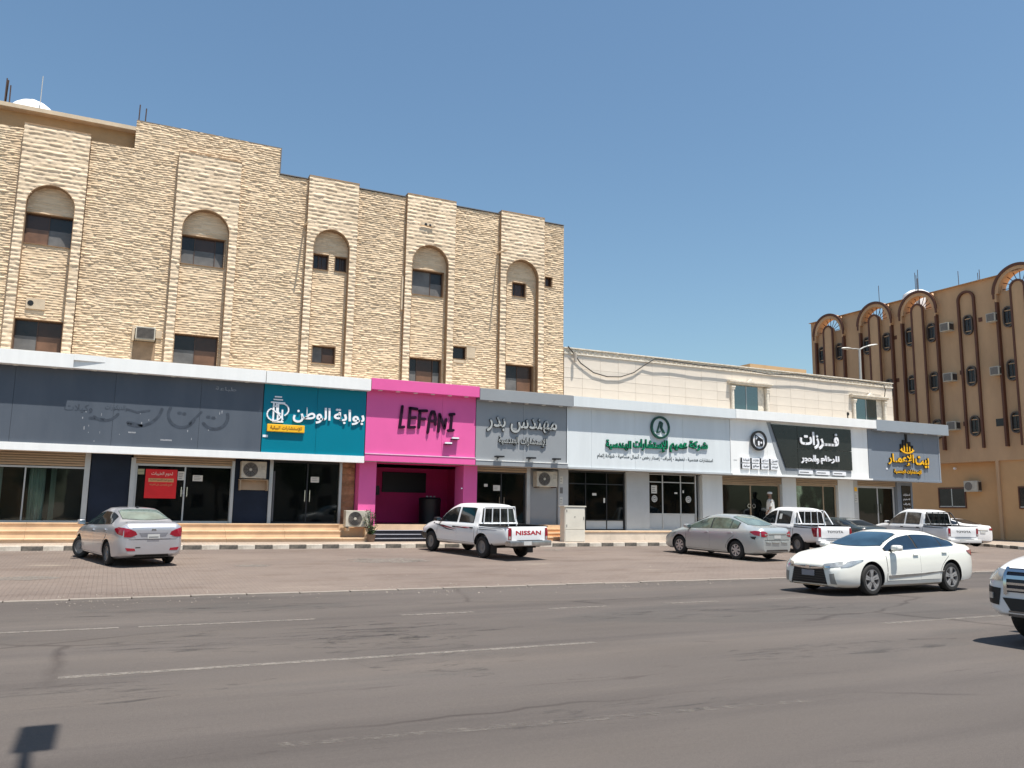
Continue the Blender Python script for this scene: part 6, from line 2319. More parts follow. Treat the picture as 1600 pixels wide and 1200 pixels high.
    def wheel(c, style='five', steer=0.0):
        sp = c.sp
        r_ = sp['wr_tyre']
        tw = sp.get('tw', 0.20)
        W2 = sp['W'] / 2
        rr = sp.get('rim', r_ * 0.66)
        for ix, wx in enumerate(c.wx):
            for s_ in (1, -1):
                yc = s_ * (W2 - tw / 2 - 0.02)
                st_ = steer if ix == 0 else 0.0
                t = empty('wheel', (wx, yc, r_))
                t.parent = c.root
                t.rotation_euler = (0, 0, st_)
                o_ = 1 if s_ > 0 else -1
                prof = [(rr * .98, -tw / 2 + .005), (rr + .02, -tw / 2), (r_ - .035, -tw / 2 + .004), (r_ - .008, -tw / 2 + .03), (r_, -tw / 2 + .06), (r_, tw / 2 - .06), (r_ - .008, tw / 2 - .03), (r_ - .035, tw / 2 - .004), (rr + .02, tw / 2), (rr * .98, tw / 2 - .005)]
                q = MB().lathe(prof, (0, 0, 0), 36, axis='y')
                q.f = q.f[:-2]
                q.m = q.m[:-2]
                q.build('tyre', TYRE, t, local=True, smooth=35)
                dk_ = MB()
                dk_.cyl((0, -0.02 if o_ > 0 else -0.04, 0), rr * .97, 0.06, 'y', 28)
                dk_.build('brake_disc', ACFAN, t, local=True)
                f = o_ * (tw / 2 - 0.012)
                rm_ = MB()
                y0 = min(f, f - o_ * 0.05)
                rm_.ring((0, min(f, f - o_ * .09), 0), rr, rr - .025, .09, 'y', 36)
                mt = RIM
                if style == 'steel':
                    mt = sp.get('rimmat', STEELRIM)
                    pr = [(rr - .01, 0), (rr * .80, -.035), (rr * .62, -.01), (rr * .40, -.02), (rr * .30, .02), (.01, .025)]
                    rm_.lathe([(a, f - o_ * .02 + o_ * b_) for a, b_ in pr], (0, 0, 0), 28, axis='y')
                    hb_ = MB()
                    for k in range(12):
                        a = 2 * math.pi * k / 12
                        hb_.cyl((math.cos(a) * rr * .71, f - o_ * .04 if o_ > 0 else f + .028, math.sin(a) * rr * .71), .018, .012, 'y', 8)
                    hb_.build('rim_hole', BLACK, t, local=True)
                else:
                    nsp = {'five': 5, 'ten': 10, 'seven': 7}[style]
                    for k in range(nsp):
                        a = 2 * math.pi * k / nsp + .3
                        for da in ((-.13, .13) if style == 'five' else (0,)):
                            wd = .030 if style != 'seven' else .036
                            ca, sa = math.cos(a + da), math.sin(a + da)
                            na, nb_ = -sa, ca
                            r0_, r1_ = .04, rr - .015
                            cc0, cc1 = math.cos(a + da * .4), math.sin(a + da * .4)
                            pts = [(cc0 * r0_ + na * wd * .6, cc1 * r0_ + nb_ * wd * .6), (ca * r1_ + na * wd, sa * r1_ + nb_ * wd), (ca * r1_ - na * wd, sa * r1_ - nb_ * wd), (cc0 * r0_ - na * wd * .6, cc1 * r0_ - nb_ * wd * .6)]
                            rm_.prism(pts, y0, y0 + .05, 'y')
                    rm_.cyl((0, y0 - 0.004, 0), .055, .058, 'y', 16)
                rm_.build('rim', mt, t, local=True, smooth=30)

    def box_part(c, name, m, *b_, bev=0.01, parent=None):
        return MB().box(*b_, b=bev).build(name, m, parent or c.root, local=True, smooth=30)

    def place(c, x, y, deg, k=1.0):
        a = R(deg)
        L2 = c.sp['wb'] / 2
        cx = (c.wx[0] + c.wx[1]) / 2
        fx, fy = x + math.cos(a) * L2, y + math.sin(a) * L2
        rx, ry = x - math.cos(a) * L2, y - math.sin(a) * L2
        zf, zr = gz(fx, fy), gz(rx, ry)
        T2 = 0.75
        lx, ly = x - math.sin(a) * T2, y + math.cos(a) * T2
        qx, qy = x + math.sin(a) * T2, y - math.cos(a) * T2
        f = Vector((fx - rx, fy - ry, zf - zr)).normalized()
        l_ = Vector((lx - qx, ly - qy, gz(lx, ly) - gz(qx, qy))).normalized()
        u = f.cross(l_).normalized()
        l_ = u.cross(f)
        Mx = Matrix(((f.x, l_.x, u.x), (f.y, l_.y, u.y), (f.z, l_.z, u.z))).to_4x4()
        mid = Vector((x, y, (zf + zr) / 2 + 0.004))
        c.root.matrix_world = Matrix.Translation(mid - Mx.to_3x3() @ Vector((cx * k, 0, 0))) @ Mx @ Matrix.Scale(k, 4)


def arch_line(c, ix, side, z0, z1, n=6, extra=0.075):
    """x,z points running up the edge of wheel arch ix; side +1 = in front of the arch, -1 = behind it"""
    wx = c.wx[ix]
    r_ = c.sp['wr_tyre']
    ar = c.sp.get('arch', r_ + .055) + extra
    o = []
    for k in range(n + 1):
        z = z0 + (z1 - z0) * k / n
        d2 = ar * ar - (z - r_) ** 2
        o.append((wx + side * (math.sqrt(d2) if d2 > 0 else 0), z))
    return o


def mirrors(c, s, z, m, w=0.10, y_out=None):
    for s_ in (1, -1):
        yb = s_ * (float(kc(c.sp['w'], s)) * 0.93)
        x_ = c.X(s)
        q = MB().box(x_ - 0.10, x_ + 0.10, min(yb + s_ * 0.05, yb + s_ * 0.24), max(yb + s_ * 0.05, yb + s_ * 0.24), z - 0.015, z + 0.115, b=0.05)
        o = q.build('wing_mirror', m, c.root, local=True, smooth=60)
        MB().box(x_ - 0.03, x_ + 0.04, min(yb - s_ * 0.03, yb + s_ * 0.09), max(yb - s_ * 0.03, yb + s_ * 0.09), z - 0.03, z + 0.02, b=0.008).build('mirror_foot', BLACK, o, local=True)
        MB().box(x_ - 0.104, x_ - 0.099, min(yb + s_ * 0.07, yb + s_ * 0.22), max(yb + s_ * 0.07, yb + s_ * 0.22), z, z + 0.10).build('mirror_glass', CHROME, o, local=True)


def sedan(name, label, sp, doors, style, steer=0.0, mirror=True, group=None):
    c = Car(name, label, sp, group)
    D = doors
    X = c.X
    zt = lambda s: float(kc(sp['ztop'], s))
    zb = lambda s: float(kc(sp['zbelt'], s))
    rail = lambda s: zb(s) + (zt(s) - zb(s)) * 0.80       # upper edge of the side glass
    sl = lambda s: zb(s) + 0.035
    # dark daylight opening band first, glass over it
    gs, ge = D['glass']
    mid, q_ = D['bpillar'], D['cpillar']

    def side_glass(s0, s1, nm, m, o=0.008):
        n = 8
        top = [(X(s0 + (s1 - s0) * k / n), max(sl(s0 + (s1 - s0) * k / n) + .012, rail(s0 + (s1 - s0) * k / n) - .02)) for k in range(n + 1)]
        bot = [(X(s0 + (s1 - s0) * k / n), sl(s0 + (s1 - s0) * k / n)) for k in range(n + 1)]
        return c.both(nm, bot, top, m, off=o, nu=n * 2, nv=5)
    side_glass(gs - .02, ge + .02, 'window_surround', SEAM, 0.002)
    n = 10
    g1 = side_glass(gs + .03, mid - .03, 'front_side_glass', D.get('gm', CARGLASS))
    g2 = side_glass(mid + .03, q_ - .015, 'rear_side_glass', D.get('gm', CARGLASS))
    if ge - q_ > 0.15:
        side_glass(q_ + .02, ge - .03, 'quarter_glass', D.get('gm', CARGLASS))
    # windscreen and rear screen, seen from above
    def screen(s0, s1, m, nm, ins0=.93, ins1=.94):
        n = 9
        A = [(X(s0), (-1 + 2 * k / n) * float(kc(sp['wr'], s0)) * ins0) for k in range(n + 1)]
        B = [(X(s1), (-1 + 2 * k / n) * float(kc(sp['wr'], s1)) * ins1) for k in range(n + 1)]
        # bow the lower edge
        dirn = 1 if s1 > s0 else -1
        A = [(x_ - dirn * (-0.10) * (1 - (2 * k / n - 1) ** 2) - dirn * 0.10, y_) for k, (x_, y_) in enumerate(A)]
        c.patch('screen_seal', 'top', [(x_ + dirn * .015, y_ * 1.02) for x_, y_ in A], [(x_ - dirn * .015, y_ * 1.02) for x_, y_ in B], SEAM, off=.003, nu=20, nv=8)
        return c.patch(nm, 'top', A, B, m, off=.008, nu=20, nv=8)
    screen(D['ws'][0], D['ws'][1], D.get('wsm', CARGLASS), 'windscreen')
    screen(D['rs'][0], D['rs'][1], D.get('rsm', CARGLASS), 'rear_screen')
    # doors: dark seam panel under a slightly proud door skin
    zlow = D.get('zlow', 0.30)
    f0, f1, r1 = D['door']
    for (a, b_, isrear) in ((f0, mid, False), (mid, r1, True)):
        zt_a, zt_b = zb(a) + .02, zb(b_) + .02
        if not isrear:
            A = [(X(a), zlow), (X(a + .02), zlow + .25), (X(a), zt_a)]
            B = [(X(b_), zlow), (X(b_), zlow + .25), (X(b_), zt_b)]
        else:
            A = [(X(a), zlow), (X(a), zlow + .25), (X(a), zt_a)]
            al = arch_line(c, 1, 1, zlow, zt_b, 7, 0.06)
            B = [(max(p[0], X(b_)), p[1]) for p in al]
        c.both('door_gap', [(p[0] + .011, p[1] - .006) for p in A], [(p[0] - .011, p[1] - .006) for p in B], SEAM, off=.0012, nu=8, nv=8)
        dd = c.both('door', [(p[0] - .003, p[1] + .004) for p in A], [(p[0] + .003, p[1]) for p in B], sp['paint'], off=.0035, nu=12, nv=12, skirt=.004)
        hx = X(b_ - .16)
        hz = (zb(b_) - 0.10)
        for o, d in zip(dd, ('left', 'right')):
            c.patch('door_handle', d, [(hx + .09, hz - .015), (hx - .09, hz - .012)], [(hx + .085, hz + .016), (hx - .085, hz + .02)], sp.get('handle', sp['paint']), off=.035, nu=5, nv=2, parent=o, skirt=.01)
    # sills
    c.wheel(style, steer)
    if mirror:
        mirrors(c, D['mir'], zb(D['mir']) + .05, sp['paint'])
    # underside
    c.box_part('floor_pan', UNDER, -sp['L'] / 2 + .45, sp['L'] / 2 - .5, -sp['W'] / 2 + .36, sp['W'] / 2 - .36, .17, .33, bev=0)
    return c


def curve2(p, n=8):
    return p


# ---- 1. silver saloon parked at the left, nose to the shops
spA = dict(L=4.37, W=1.70, H=1.46, wb=2.57, fo=0.83, wr_tyre=0.305, tw=0.185, rim=0.195, paint=P_SILVER,
           ztop=[(0, .62), (.12, .72), (.5, .86), (1.0, .98), (1.12, 1.01), (1.5, 1.20), (1.95, 1.39), (2.4, 1.46), (2.9, 1.45), (3.25, 1.38), (3.6, 1.25), (3.92, 1.13), (4.1, 1.115), (4.25, 1.11), (4.37, 1.02)],
           zbelt=[(0, .56), (.5, .78), (1.1, .90), (2.4, .955), (3.4, 1.01), (3.9, 1.03), (4.25, 1.03), (4.37, .96)],
           zbot=[(0, .24), (.4, .19), (2, .18), (3.9, .21), (4.37, .30)],
           w=[(0, .60), (.15, .72), (.45, .80), (1.0, .84), (2.2, .85), (3.4, .85), (3.9, .83), (4.2, .78), (4.37, .70)],
           wr=[(0, .45), (.8, .66), (1.1, .67), (1.6, .58), (2.0, .54), (3.0, .54), (3.4, .55), (3.8, .62), (4.37, .60)])
A_ = sedan('parked_silver_saloon', 'silver saloon parked nose to the shops at the left, front wheel turned, red tail lamps', spA,
           dict(glass=(1.22, 3.42), bpillar=2.28, cpillar=3.12, ws=(1.16, 1.92), rs=(3.80, 3.10), rsm=CARGLASSG, wsm=CARGLASS, door=(1.18, 2.28, 3.32), mir=1.32, zlow=.27), 'steel', steer=R(24))
for s_ in (1, -1):
    # tail lamps wrap the corner
    A_.patch('tail_lamp', 'rear', [(s_ * .40, .82), (s_ * .56, .76), (s_ * .70, .765)], [(s_ * .44, .90), (s_ * .58, .965), (s_ * .70, .99)], TAIL, off=.010, nu=8, nv=5)
    A_.patch('tail_lamp', 'left' if s_ > 0 else 'right', [(A_.X(4.30), .80), (A_.X(4.12), .83), (A_.X(3.92), .93)], [(A_.X(4.30), .99), (A_.X(4.1), 1.0), (A_.X(3.90), .96)], TAIL, off=.010, nu=8, nv=4)
    A_.patch('rear_reflector', 'rear', [(s_ * .42, .42), (s_ * .62, .42)], [(s_ * .44, .48), (s_ * .66, .50)], TAIL, off=.008, nu=5, nv=2)
A_.patch('boot_lid', 'rear', [(-.44, .72), (.44, .72)], [(-.52, 1.0), (.52, 1.0)], P_SILVER, off=.008, nu=14, nv=6, skirt=.012)
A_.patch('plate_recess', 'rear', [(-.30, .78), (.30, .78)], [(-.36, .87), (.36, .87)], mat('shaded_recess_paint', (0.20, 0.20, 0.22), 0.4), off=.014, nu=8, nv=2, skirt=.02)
A_.patch('number_plate', 'rear', [(-.15, .725), (.15, .725)], [(-.15, .83), (.15, .83)], PLATE, off=.024, nu=4, nv=1)
A_.patch('plate_numbers', 'rear', [(-.12, .755), (.12, .755)], [(-.12, .775), (.12, .775)], INK, off=.028, nu=4, nv=1, skirt=.002)
A_.patch('boot_badge', 'rear', [(-.06, .925), (.06, .925)], [(-.05, .965), (.05, .965)], CHROME, off=.013, nu=4, nv=2)
A_.patch('bumper_gap', 'rear', [(-.66, .70), (0, .695), (.66, .70)], [(-.66, .708), (0, .703), (.66, .708)], SEAM, off=.003, nu=12, nv=1, skirt=.002)
A_.patch('bumper_valance', 'rear', [(-.45, .27), (.45, .27)], [(-.40, .33), (.40, .33)], BLACK, off=.006, nu=8, nv=2)
A_.patch('tow_cover', 'rear', [(.30, .49), (.42, .49)], [(.30, .515), (.42, .515)], SEAM, off=.004, nu=3, nv=1, skirt=.002)
A_.patch('boot_edge', 'top', [(-2.02, -.60), (-2.06, 0), (-2.02, .60)], [(-1.92, -.62), (-1.95, 0), (-1.92, .62)], P_SILVER, off=.022, nu=14, nv=2)
MB().cyl((A_.X(2.95), 0, 1.45), .035, .05, 'z', 10, r2=.02).build('roof_aerial', BLACK, A_.root, local=True)
A_.patch('headlamp', 'left', [(A_.X(.32), .62), (A_.X(.75), .74)], [(A_.X(.36), .72), (A_.X(.8), .80)], HEADL, off=.006, nu=5, nv=2)
A_.patch('headlamp', 'right', [(A_.X(.32), .62), (A_.X(.75), .74)], [(A_.X(.36), .72), (A_.X(.8), .80)], HEADL, off=.006, nu=5, nv=2)
A_.place(0.45, 24.6, 106, 0.965)

# ---- 2. greenish silver saloon with a damaged rear corner
spC = dict(L=4.54, W=1.76, H=1.46, wb=2.60, fo=0.94, wr_tyre=0.315, tw=0.195, rim=0.20, paint=P_SILVERG,
           ztop=[(0, .60), (.12, .72), (.5, .84), (1.05, .97), (1.2, 1.01), (1.6, 1.20), (2.08, 1.40), (2.5, 1.465), (3.0, 1.455), (3.35, 1.38), (3.75, 1.22), (4.0, 1.11), (4.2, 1.095), (4.42, 1.08), (4.54, .98)],
           zbelt=[(0, .54), (.5, .76), (1.2, .89), (2.4, .935), (3.5, .975), (4.0, 1.0), (4.42, 1.0), (4.54, .92)],
           zbot=[(0, .22), (.4, .18), (2, .175), (4.0, .20), (4.54, .28)],
           w=[(0, .62), (.15, .74), (.45, .83), (1.0, .87), (2.2, .88), (3.5, .88), (4.1, .85), (4.4, .79), (4.54, .70)],
           wr=[(0, .45), (.8, .68), (1.2, .69), (1.7, .60), (2.1, .56), (3.1, .56), (3.5, .57), (3.95, .65), (4.54, .60)])
C_ = sedan('parked_grey_green_saloon', 'greenish silver saloon with dented rear bumper and cracked lamp parked beside the white pickup', spC,
           dict(glass=(1.30, 3.58), bpillar=2.40, cpillar=3.25, ws=(1.22, 2.02), rs=(3.95, 3.18), door=(1.26, 2.40, 3.46), mir=1.42, zlow=.27, gm=mat('pale_side_glass', (0.06, 0.085, 0.07), 0.06, var=0.6, scale=2.5, spec=.8, coat=.4), rsm=CARGLASSG), 'seven')
for s_ in (1, -1):
    C_.patch('tail_lamp', 'rear', [(s_ * .46, .83), (s_ * .60, .79), (s_ * .71, .80)], [(s_ * .48, .93), (s_ * .60, .97), (s_ * .71, .98)], TAIL, off=.010, nu=8, nv=4)
    C_.patch('tail_lamp', 'left' if s_ > 0 else 'right', [(C_.X(4.46), .82), (C_.X(4.3), .84), (C_.X(4.14), .92)], [(C_.X(4.46), .97), (C_.X(4.3), .98), (C_.X(4.12), .95)], TAIL, off=.010, nu=8, nv=4)
    C_.patch('headlamp', 'left' if s_ > 0 else 'right', [(C_.X(.22), .56), (C_.X(.70), .70)], [(C_.X(.25), .68), (C_.X(.78), .77)], HEADL, off=.006, nu=5, nv=2)
C_.patch('lamp_clear_lens', 'rear', [(.47, .85), (.60, .84)], [(.48, .89), (.61, .89)], HEADL, off=.014, nu=4, nv=2)
C_.patch('lamp_clear_lens', 'rear', [(-.47, .85), (-.60, .84)], [(-.48, .89), (-.61, .89)], HEADL, off=.014, nu=4, nv=2)
C_.patch('crushed_corner', 'left', [(C_.X(4.32), .70), (C_.X(4.22), .72)], [(C_.X(4.36), .80), (C_.X(4.14), .79)], SEAM, off=.006, nu=5, nv=3)
C_.patch('boot_lid', 'rear', [(-.46, .70), (.46, .70)], [(-.55, .98), (.55, .98)], P_SILVERG, off=.008, nu=14, nv=6, skirt=.012)
C_.patch('number_plate', 'rear', [(-.16, .74), (.16, .74)], [(-.16, .84), (.16, .84)], PLATE, off=.02, nu=4, nv=1)
C_.patch('boot_trim', 'rear', [(-.42, .86), (.42, .86)], [(-.42, .885), (.42, .885)], CHROME, off=.016, nu=8, nv=1)
C_.patch('bumper_gap', 'rear', [(-.70, .685), (0, .68), (.70, .685)], [(-.70, .70), (0, .69), (.70, .70)], SEAM, off=.003, nu=12, nv=1, skirt=.002)
for k, (a, b_, z_) in enumerate(((-.5, -.2, .60), (-.1, .25, .585), (.3, .55, .61))):
    C_.patch('bumper_crease', 'rear', [(a, z_), (b_, z_ + .01)], [(a, z_ + .02), (b_, z_ + .04)], DULLCHR if k == 1 else P_SILVERG, off=.03, nu=6, nv=2)
C_.patch('bumper_lower', 'rear', [(-.55, .30), (.55, .30)], [(-.5, .38), (.5, .38)], ACFAN, off=.006, nu=8, nv=2)
C_.place(19.45, 23.25, 97.4)

# ---- 3. pearl white saloon driving past
spW = dict(L=4.85, W=1.82, H=1.47, wb=2.775, fo=0.98, wr_tyre=0.335, tw=0.215, rim=0.235, paint=P_PEARL,
           ztop=[(0, .66), (.08, .745), (.3, .835), (.8, .925), (1.3, .985), (1.45, 1.02), (1.8, 1.20), (2.28, 1.35), (2.75, 1.405), (3.2, 1.39), (3.6, 1.325), (4.05, 1.19), (4.4, 1.09), (4.6, 1.075), (4.75, 1.06), (4.85, .98)],
           zbelt=[(0, .55), (.3, .72), (.8, .84), (1.4, .90), (2.6, .955), (3.7, 1.0), (4.3, 1.02), (4.7, 1.0), (4.85, .92)],
           zbot=[(0, .20), (.4, .17), (2, .165), (4.2, .19), (4.85, .27)],
           w=[(0, .66), (.1, .76), (.35, .85), (.9, .90), (2.2, .91), (3.7, .91), (4.3, .88), (4.65, .81), (4.85, .70)],
           wr=[(0, .50), (.6, .70), (1.4, .72), (1.9, .62), (2.3, .575), (3.3, .57), (3.75, .58), (4.3, .66), (4.85, .60)])
W_ = sedan('moving_white_saloon', 'pearl white saloon driving left on the near side of the road with dark grille', spW,
           dict(glass=(1.52, 4.02), bpillar=2.62, cpillar=3.52, ws=(1.46, 2.24), rs=(4.32, 3.52), wsm=CARGLASSB, gm=mat('blue_side_glass', (0.008, 0.02, 0.035), 0.05, var=0.3, scale=2, spec=.8, coat=.4), door=(1.46, 2.62, 3.66), mir=1.70, zlow=.30), 'five')
W_.both('body_side_strip', [(W_.X(1.55), .355), (W_.X(2.6), .40), (W_.X(3.45), .47)], [(W_.X(1.50), .42), (W_.X(2.6), .445), (W_.X(3.45), .485)], DULLCHR, off=.012, nu=14, nv=1)
W_.both('strip_tip', [(W_.X(1.52), .365), (W_.X(1.66), .37)], [(W_.X(1.50), .405), (W_.X(1.62), .405)], DULLCHR, off=.015, nu=4, nv=1)
W_.both('belt_moulding', [(W_.X(1.6), .935), (W_.X(2.8), .985), (W_.X(3.95), 1.03)], [(W_.X(1.6), .95), (W_.X(2.8), 1.0), (W_.X(3.95), 1.045)], CHROME, off=.010, nu=14, nv=1)
# face: upper chrome wing, hexagonal grille, slats, lamps
W_.patch('grille_surround', 'front', [(-.50, .22), (-.25, .205), (.25, .205), (.50, .22)], [(-.40, .60), (-.2, .605), (.2, .605), (.40, .60)], BLACK, off=.006, nu=16, nv=8)
W_.patch('grille_chrome', 'front', [(-.58, .59), (-.2, .555), (0, .545), (.2, .555), (.58, .59)], [(-.56, .625), (-.2, .595), (0, .585), (.2, .595), (.56, .625)], CHROME, off=.02, nu=16, nv=2)
for k in range(6):
    z_ = .24 + .05 * k
    hw = .50 - .1 * (z_ - .2) / .4
    W_.patch('grille_slat', 'front', [(-hw, z_), (hw, z_)], [(-hw, z_ + .012), (hw, z_ + .012)], ACFAN, off=.022, nu=12, nv=1)
W_.patch('bumper_lip', 'front', [(-.62, .185), (.62, .185)], [(-.60, .205), (.60, .205)], CHROME, off=.012, nu=12, nv=1)
W_.patch('number_plate', 'front', [(-.17, .40), (.17, .40)], [(-.17, .52), (.17, .52)], mat('masked_grey_plate', (0.24, 0.24, 0.26), 0.6), off=.035, nu=4, nv=1)
q = W_.patch('bonnet_badge', 'front', [(-.06, .555), (.06, .555)], [(-.05, .625), (.05, .625)], CHROME, off=.035, nu=5, nv=2)
for s_ in (1, -1):
    W_.patch('headlamp', 'front', [(s_ * .40, .62), (s_ * .60, .60), (s_ * .76, .62)], [(s_ * .42, .665), (s_ * .60, .70), (s_ * .74, .74)], HEADL, off=.010, nu=8, nv=3)
    W_.patch('headlamp', 'left' if s_ > 0 else 'right', [(W_.X(.14), .60), (W_.X(.35), .63), (W_.X(.72), .745)], [(W_.X(.16), .69), (W_.X(.40), .745), (W_.X(.74), .775)], HEADL, off=.008, nu=8, nv=3)
    W_.patch('fog_recess', 'front', [(s_ * .585, .26), (s_ * .70, .25)], [(s_ * .56, .46), (s_ * .66, .48)], mat('silver_grey_bezel', (0.28, 0.27, 0.24), 0.4), off=.008, nu=5, nv=4)
    W_.patch('tail_lamp', 'left' if s_ > 0 else 'right', [(W_.X(4.72), .80), (W_.X(4.5), .87)], [(W_.X(4.70), .95), (W_.X(4.42), .93)], TAIL, off=.010, nu=8, nv=3)
    W_.patch('tail_lamp', 'rear', [(s_ * .42, .80), (s_ * .72, .80)], [(s_ * .42, .92), (s_ * .72, .95)], TAIL, off=.010, nu=8, nv=3)
W_.place(15.85, 13.62, 183, 0.96)

# ---- 4. white fastback at the far right and 5. a dark saloon between the pickups
spR = dict(spW)
spR.update(L=4.85, paint=P_WHITE, H=1.45)
R_ = sedan('parked_white_saloon', 'white saloon at the far right, mostly behind the right hand pickup', spR,
           dict(glass=(1.52, 4.02), bpillar=2.62, cpillar=3.52, ws=(1.46, 2.24), rs=(4.32, 3.52), door=(1.46, 2.62, 3.66), mir=1.70, zlow=.30), 'ten')
for s_ in (1, -1):
    R_.patch('tail_lamp', 'rear', [(s_ * .44, .84), (s_ * .72, .82)], [(s_ * .44, .93), (s_ * .72, .95)], TAIL, off=.010, nu=8, nv=3)
R_.patch('number_plate', 'rear', [(-.17, .66), (.17, .66)], [(-.17, .76), (.17, .76)], PLATE, off=.02, nu=4, nv=1)
R_.patch('boot_trim', 'rear', [(-.35, .80), (.35, .80)], [(-.35, .825), (.35, .825)], CHROME, off=.015, nu=6, nv=1)
R_.place(39.6, 30.0, 85)
spD = dict(spW)
spD.update(paint=P_DARK)
D_ = sedan('parked_dark_saloon', 'dark green grey saloon half hidden between the two white pickups', spD,
           dict(glass=(1.52, 4.02), bpillar=2.62, cpillar=3.52, ws=(1.46, 2.24), rs=(4.32, 3.52), door=(1.46, 2.62, 3.66), mir=1.70, zlow=.30), 'ten')
for s_ in (1, -1):
    D_.patch('tail_lamp', 'rear', [(s_ * .42, .80), (s_ * .72, .80)], [(s_ * .42, .92), (s_ * .72, .95)], TAIL, off=.010, nu=8, nv=3)
D_.place(27.6, 26.0, 88, 0.93)


# ---- pickups
def pickup(name, label, sp, D, txt, txtm, style='steel', group=None):
    cabend = D['cabend']
    L_ = sp['L']
    bz = D['bedz']
    sp['cavity'] = [(-L_ / 2 + .07, L_ / 2 - cabend - .06, -sp['W'] / 2 + .10, sp['W'] / 2 - .10, .62, 2.2)]
    c = Car(name, label, sp, group, 'pickup truck')
    X = c.X
    zt = lambda s: float(kc(sp['ztop'], s))
    zb = lambda s: float(kc(sp['zbelt'], s))
    rail = lambda s: zb(s) + (zt(s) - zb(s)) * 0.80
    sl = lambda s: zb(s) + 0.03
    gs, mid, ge = D['glass']

    def side_glass(s0, s1, nm, m, o, ins=0.0):
        n = 8
        top = [(X(s0 + (s1 - s0) * k / n), max(sl(s0 + (s1 - s0) * k / n) + .012, rail(s0 + (s1 - s0) * k / n) - .01 - ins)) for k in range(n + 1)]
        bot = [(X(s0 + (s1 - s0) * k / n), sl(s0 + (s1 - s0) * k / n) + ins) for k in range(n + 1)]
        return c.both(nm, bot, top, m, off=o, nu=n * 2, nv=5)
    for a, b_ in ((gs, mid - .05), (mid + .05, ge)):
        side_glass(a, b_, 'window_surround', SEAM, .003)
    gm = D.get('gm', CARGLASS)
    side_glass(gs + .03, mid - .075, 'front_side_glass', gm, .009, .018)
    side_glass(mid + .075, ge - .03, 'rear_side_glass', gm, .009, .018)
    s0, s1 = D['ws']
    n = 8
    A = [(X(s0) - .0 - .06, (-1 + 2 * k / n) * float(kc(sp['wr'], s0)) * .93) for k in range(n + 1)]
    B = [(X(s1), (-1 + 2 * k / n) * float(kc(sp['wr'], s1)) * .93) for k in range(n + 1)]
    c.patch('windscreen', 'top', A, B, CARGLASS, off=.008, nu=16, nv=6)
    # rear cab window with guard bars
    wr = float(kc(sp['wr'], cabend - .15))
    zr0, zr1 = bz + .06, zt(cabend - .2) - .13
    c.patch('rear_window_surround', 'rear', [(-wr - .05, zr0), (wr + .05, zr0)], [(-wr + .03, zr1), (wr - .03, zr1)], SEAM, off=.004, nu=10, nv=5)
    c.patch('rear_cab_glass', 'rear', [(-wr - .02, zr0 + .03), (wr + .02, zr0 + .03)], [(-wr + .06, zr1 - .03), (wr - .06, zr1 - .03)], D.get('rg', CARGLASS), off=.010, nu=10, nv=5)
    xb = X(cabend) - .09
    gb = D['guard']
    for k in range(5):
        u = -1 + 2 * k / 4
        MB().tube([(xb, u * (wr + .03), bz - .05), (xb + .03, u * (wr - .03), zr1 + .05)], .018, 8).build('guard_bar', gb, c.root, local=True, smooth=True)
    for z_ in (bz + .02, zr1 + .05):
        ww = wr + (.03 if z_ < zr1 else -.03)
        MB().tube([(xb + (.0 if z_ < zr1 else .03), -ww, z_), (xb + (.0 if z_ < zr1 else .03), ww, z_)], .02, 8).build('guard_rail', gb, c.root, local=True, smooth=True)
    if D.get('hoop'):
        for s_ in (-1, 1):
            MB().tube([(xb + .02, s_ * (wr + .02), zr1 + .03), (xb - .12, s_ * (wr + .06), zr1 - .15), (xb - .38, s_ * (wr + .12), bz + .03)], .028, 8).build('bed_hoop', gb, c.root, local=True, smooth=True)
    # doors
    zlow = D.get('zlow', .42)
    f0, r1 = D['door']
    for (a, b_) in ((f0, mid), (mid, r1)):
        A = [(X(a), zlow), (X(a), zb(a) + .0)]
        B = [(X(b_), zlow), (X(b_), zb(b_) + .0)]
        c.both('door_gap', [(p[0] + .011, p[1] - .006) for p in A], [(p[0] - .011, p[1] - .006) for p in B], SEAM, off=.0012, nu=8, nv=8)
        dd = c.both('door', [(p[0] - .003, p[1] + .004) for p in A], [(p[0] + .003, p[1]) for p in B], sp['paint'], off=.0035, nu=10, nv=10, skirt=.004)
        hx, hz = X(b_ - .14), zb(b_) - .12
        for o, d in zip(dd, ('left', 'right')):
            c.patch('door_handle', d, [(hx + .08, hz - .018), (hx - .08, hz - .016)], [(hx + .08, hz + .016), (hx - .08, hz + .018)], D.get('handle', BLACK), off=.03, nu=4, nv=2, parent=o, skirt=.01)
    # bed: cab gap, tailgate, lamps, bumper
    c.both('cab_bed_gap', [(X(cabend + .01), zlow), (X(cabend + .01), bz - .02)], [(X(cabend + .03), zlow), (X(cabend + .03), bz - .02)], SEAM, off=.002, nu=6, nv=1, skirt=.003)
    w2 = float(kc(sp['w'], L_ - .15)) * 0.915
    tg0 = D['tg0']
    c.patch('tailgate_gap', 'rear', [(-w2 + .115, tg0 - .01), (w2 - .115, tg0 - .01)], [(-w2 + .115, bz - .01), (w2 - .115, bz - .01)], SEAM, off=.004, nu=8, nv=4)
    c.patch('tailgate', 'rear', [(-w2 + .125, tg0), (w2 - .125, tg0)], [(-w2 + .125, bz - .015), (w2 - .125, bz - .015)], sp.get('tgpaint', sp['paint']), off=.014, nu=8, nv=4)
    xr = -L_ / 2 - .013
    vs, fs = text_geo(txt, 0.03)
    tw_ = D['txtw']
    th0, th1 = D['txtz']
    q = MB()
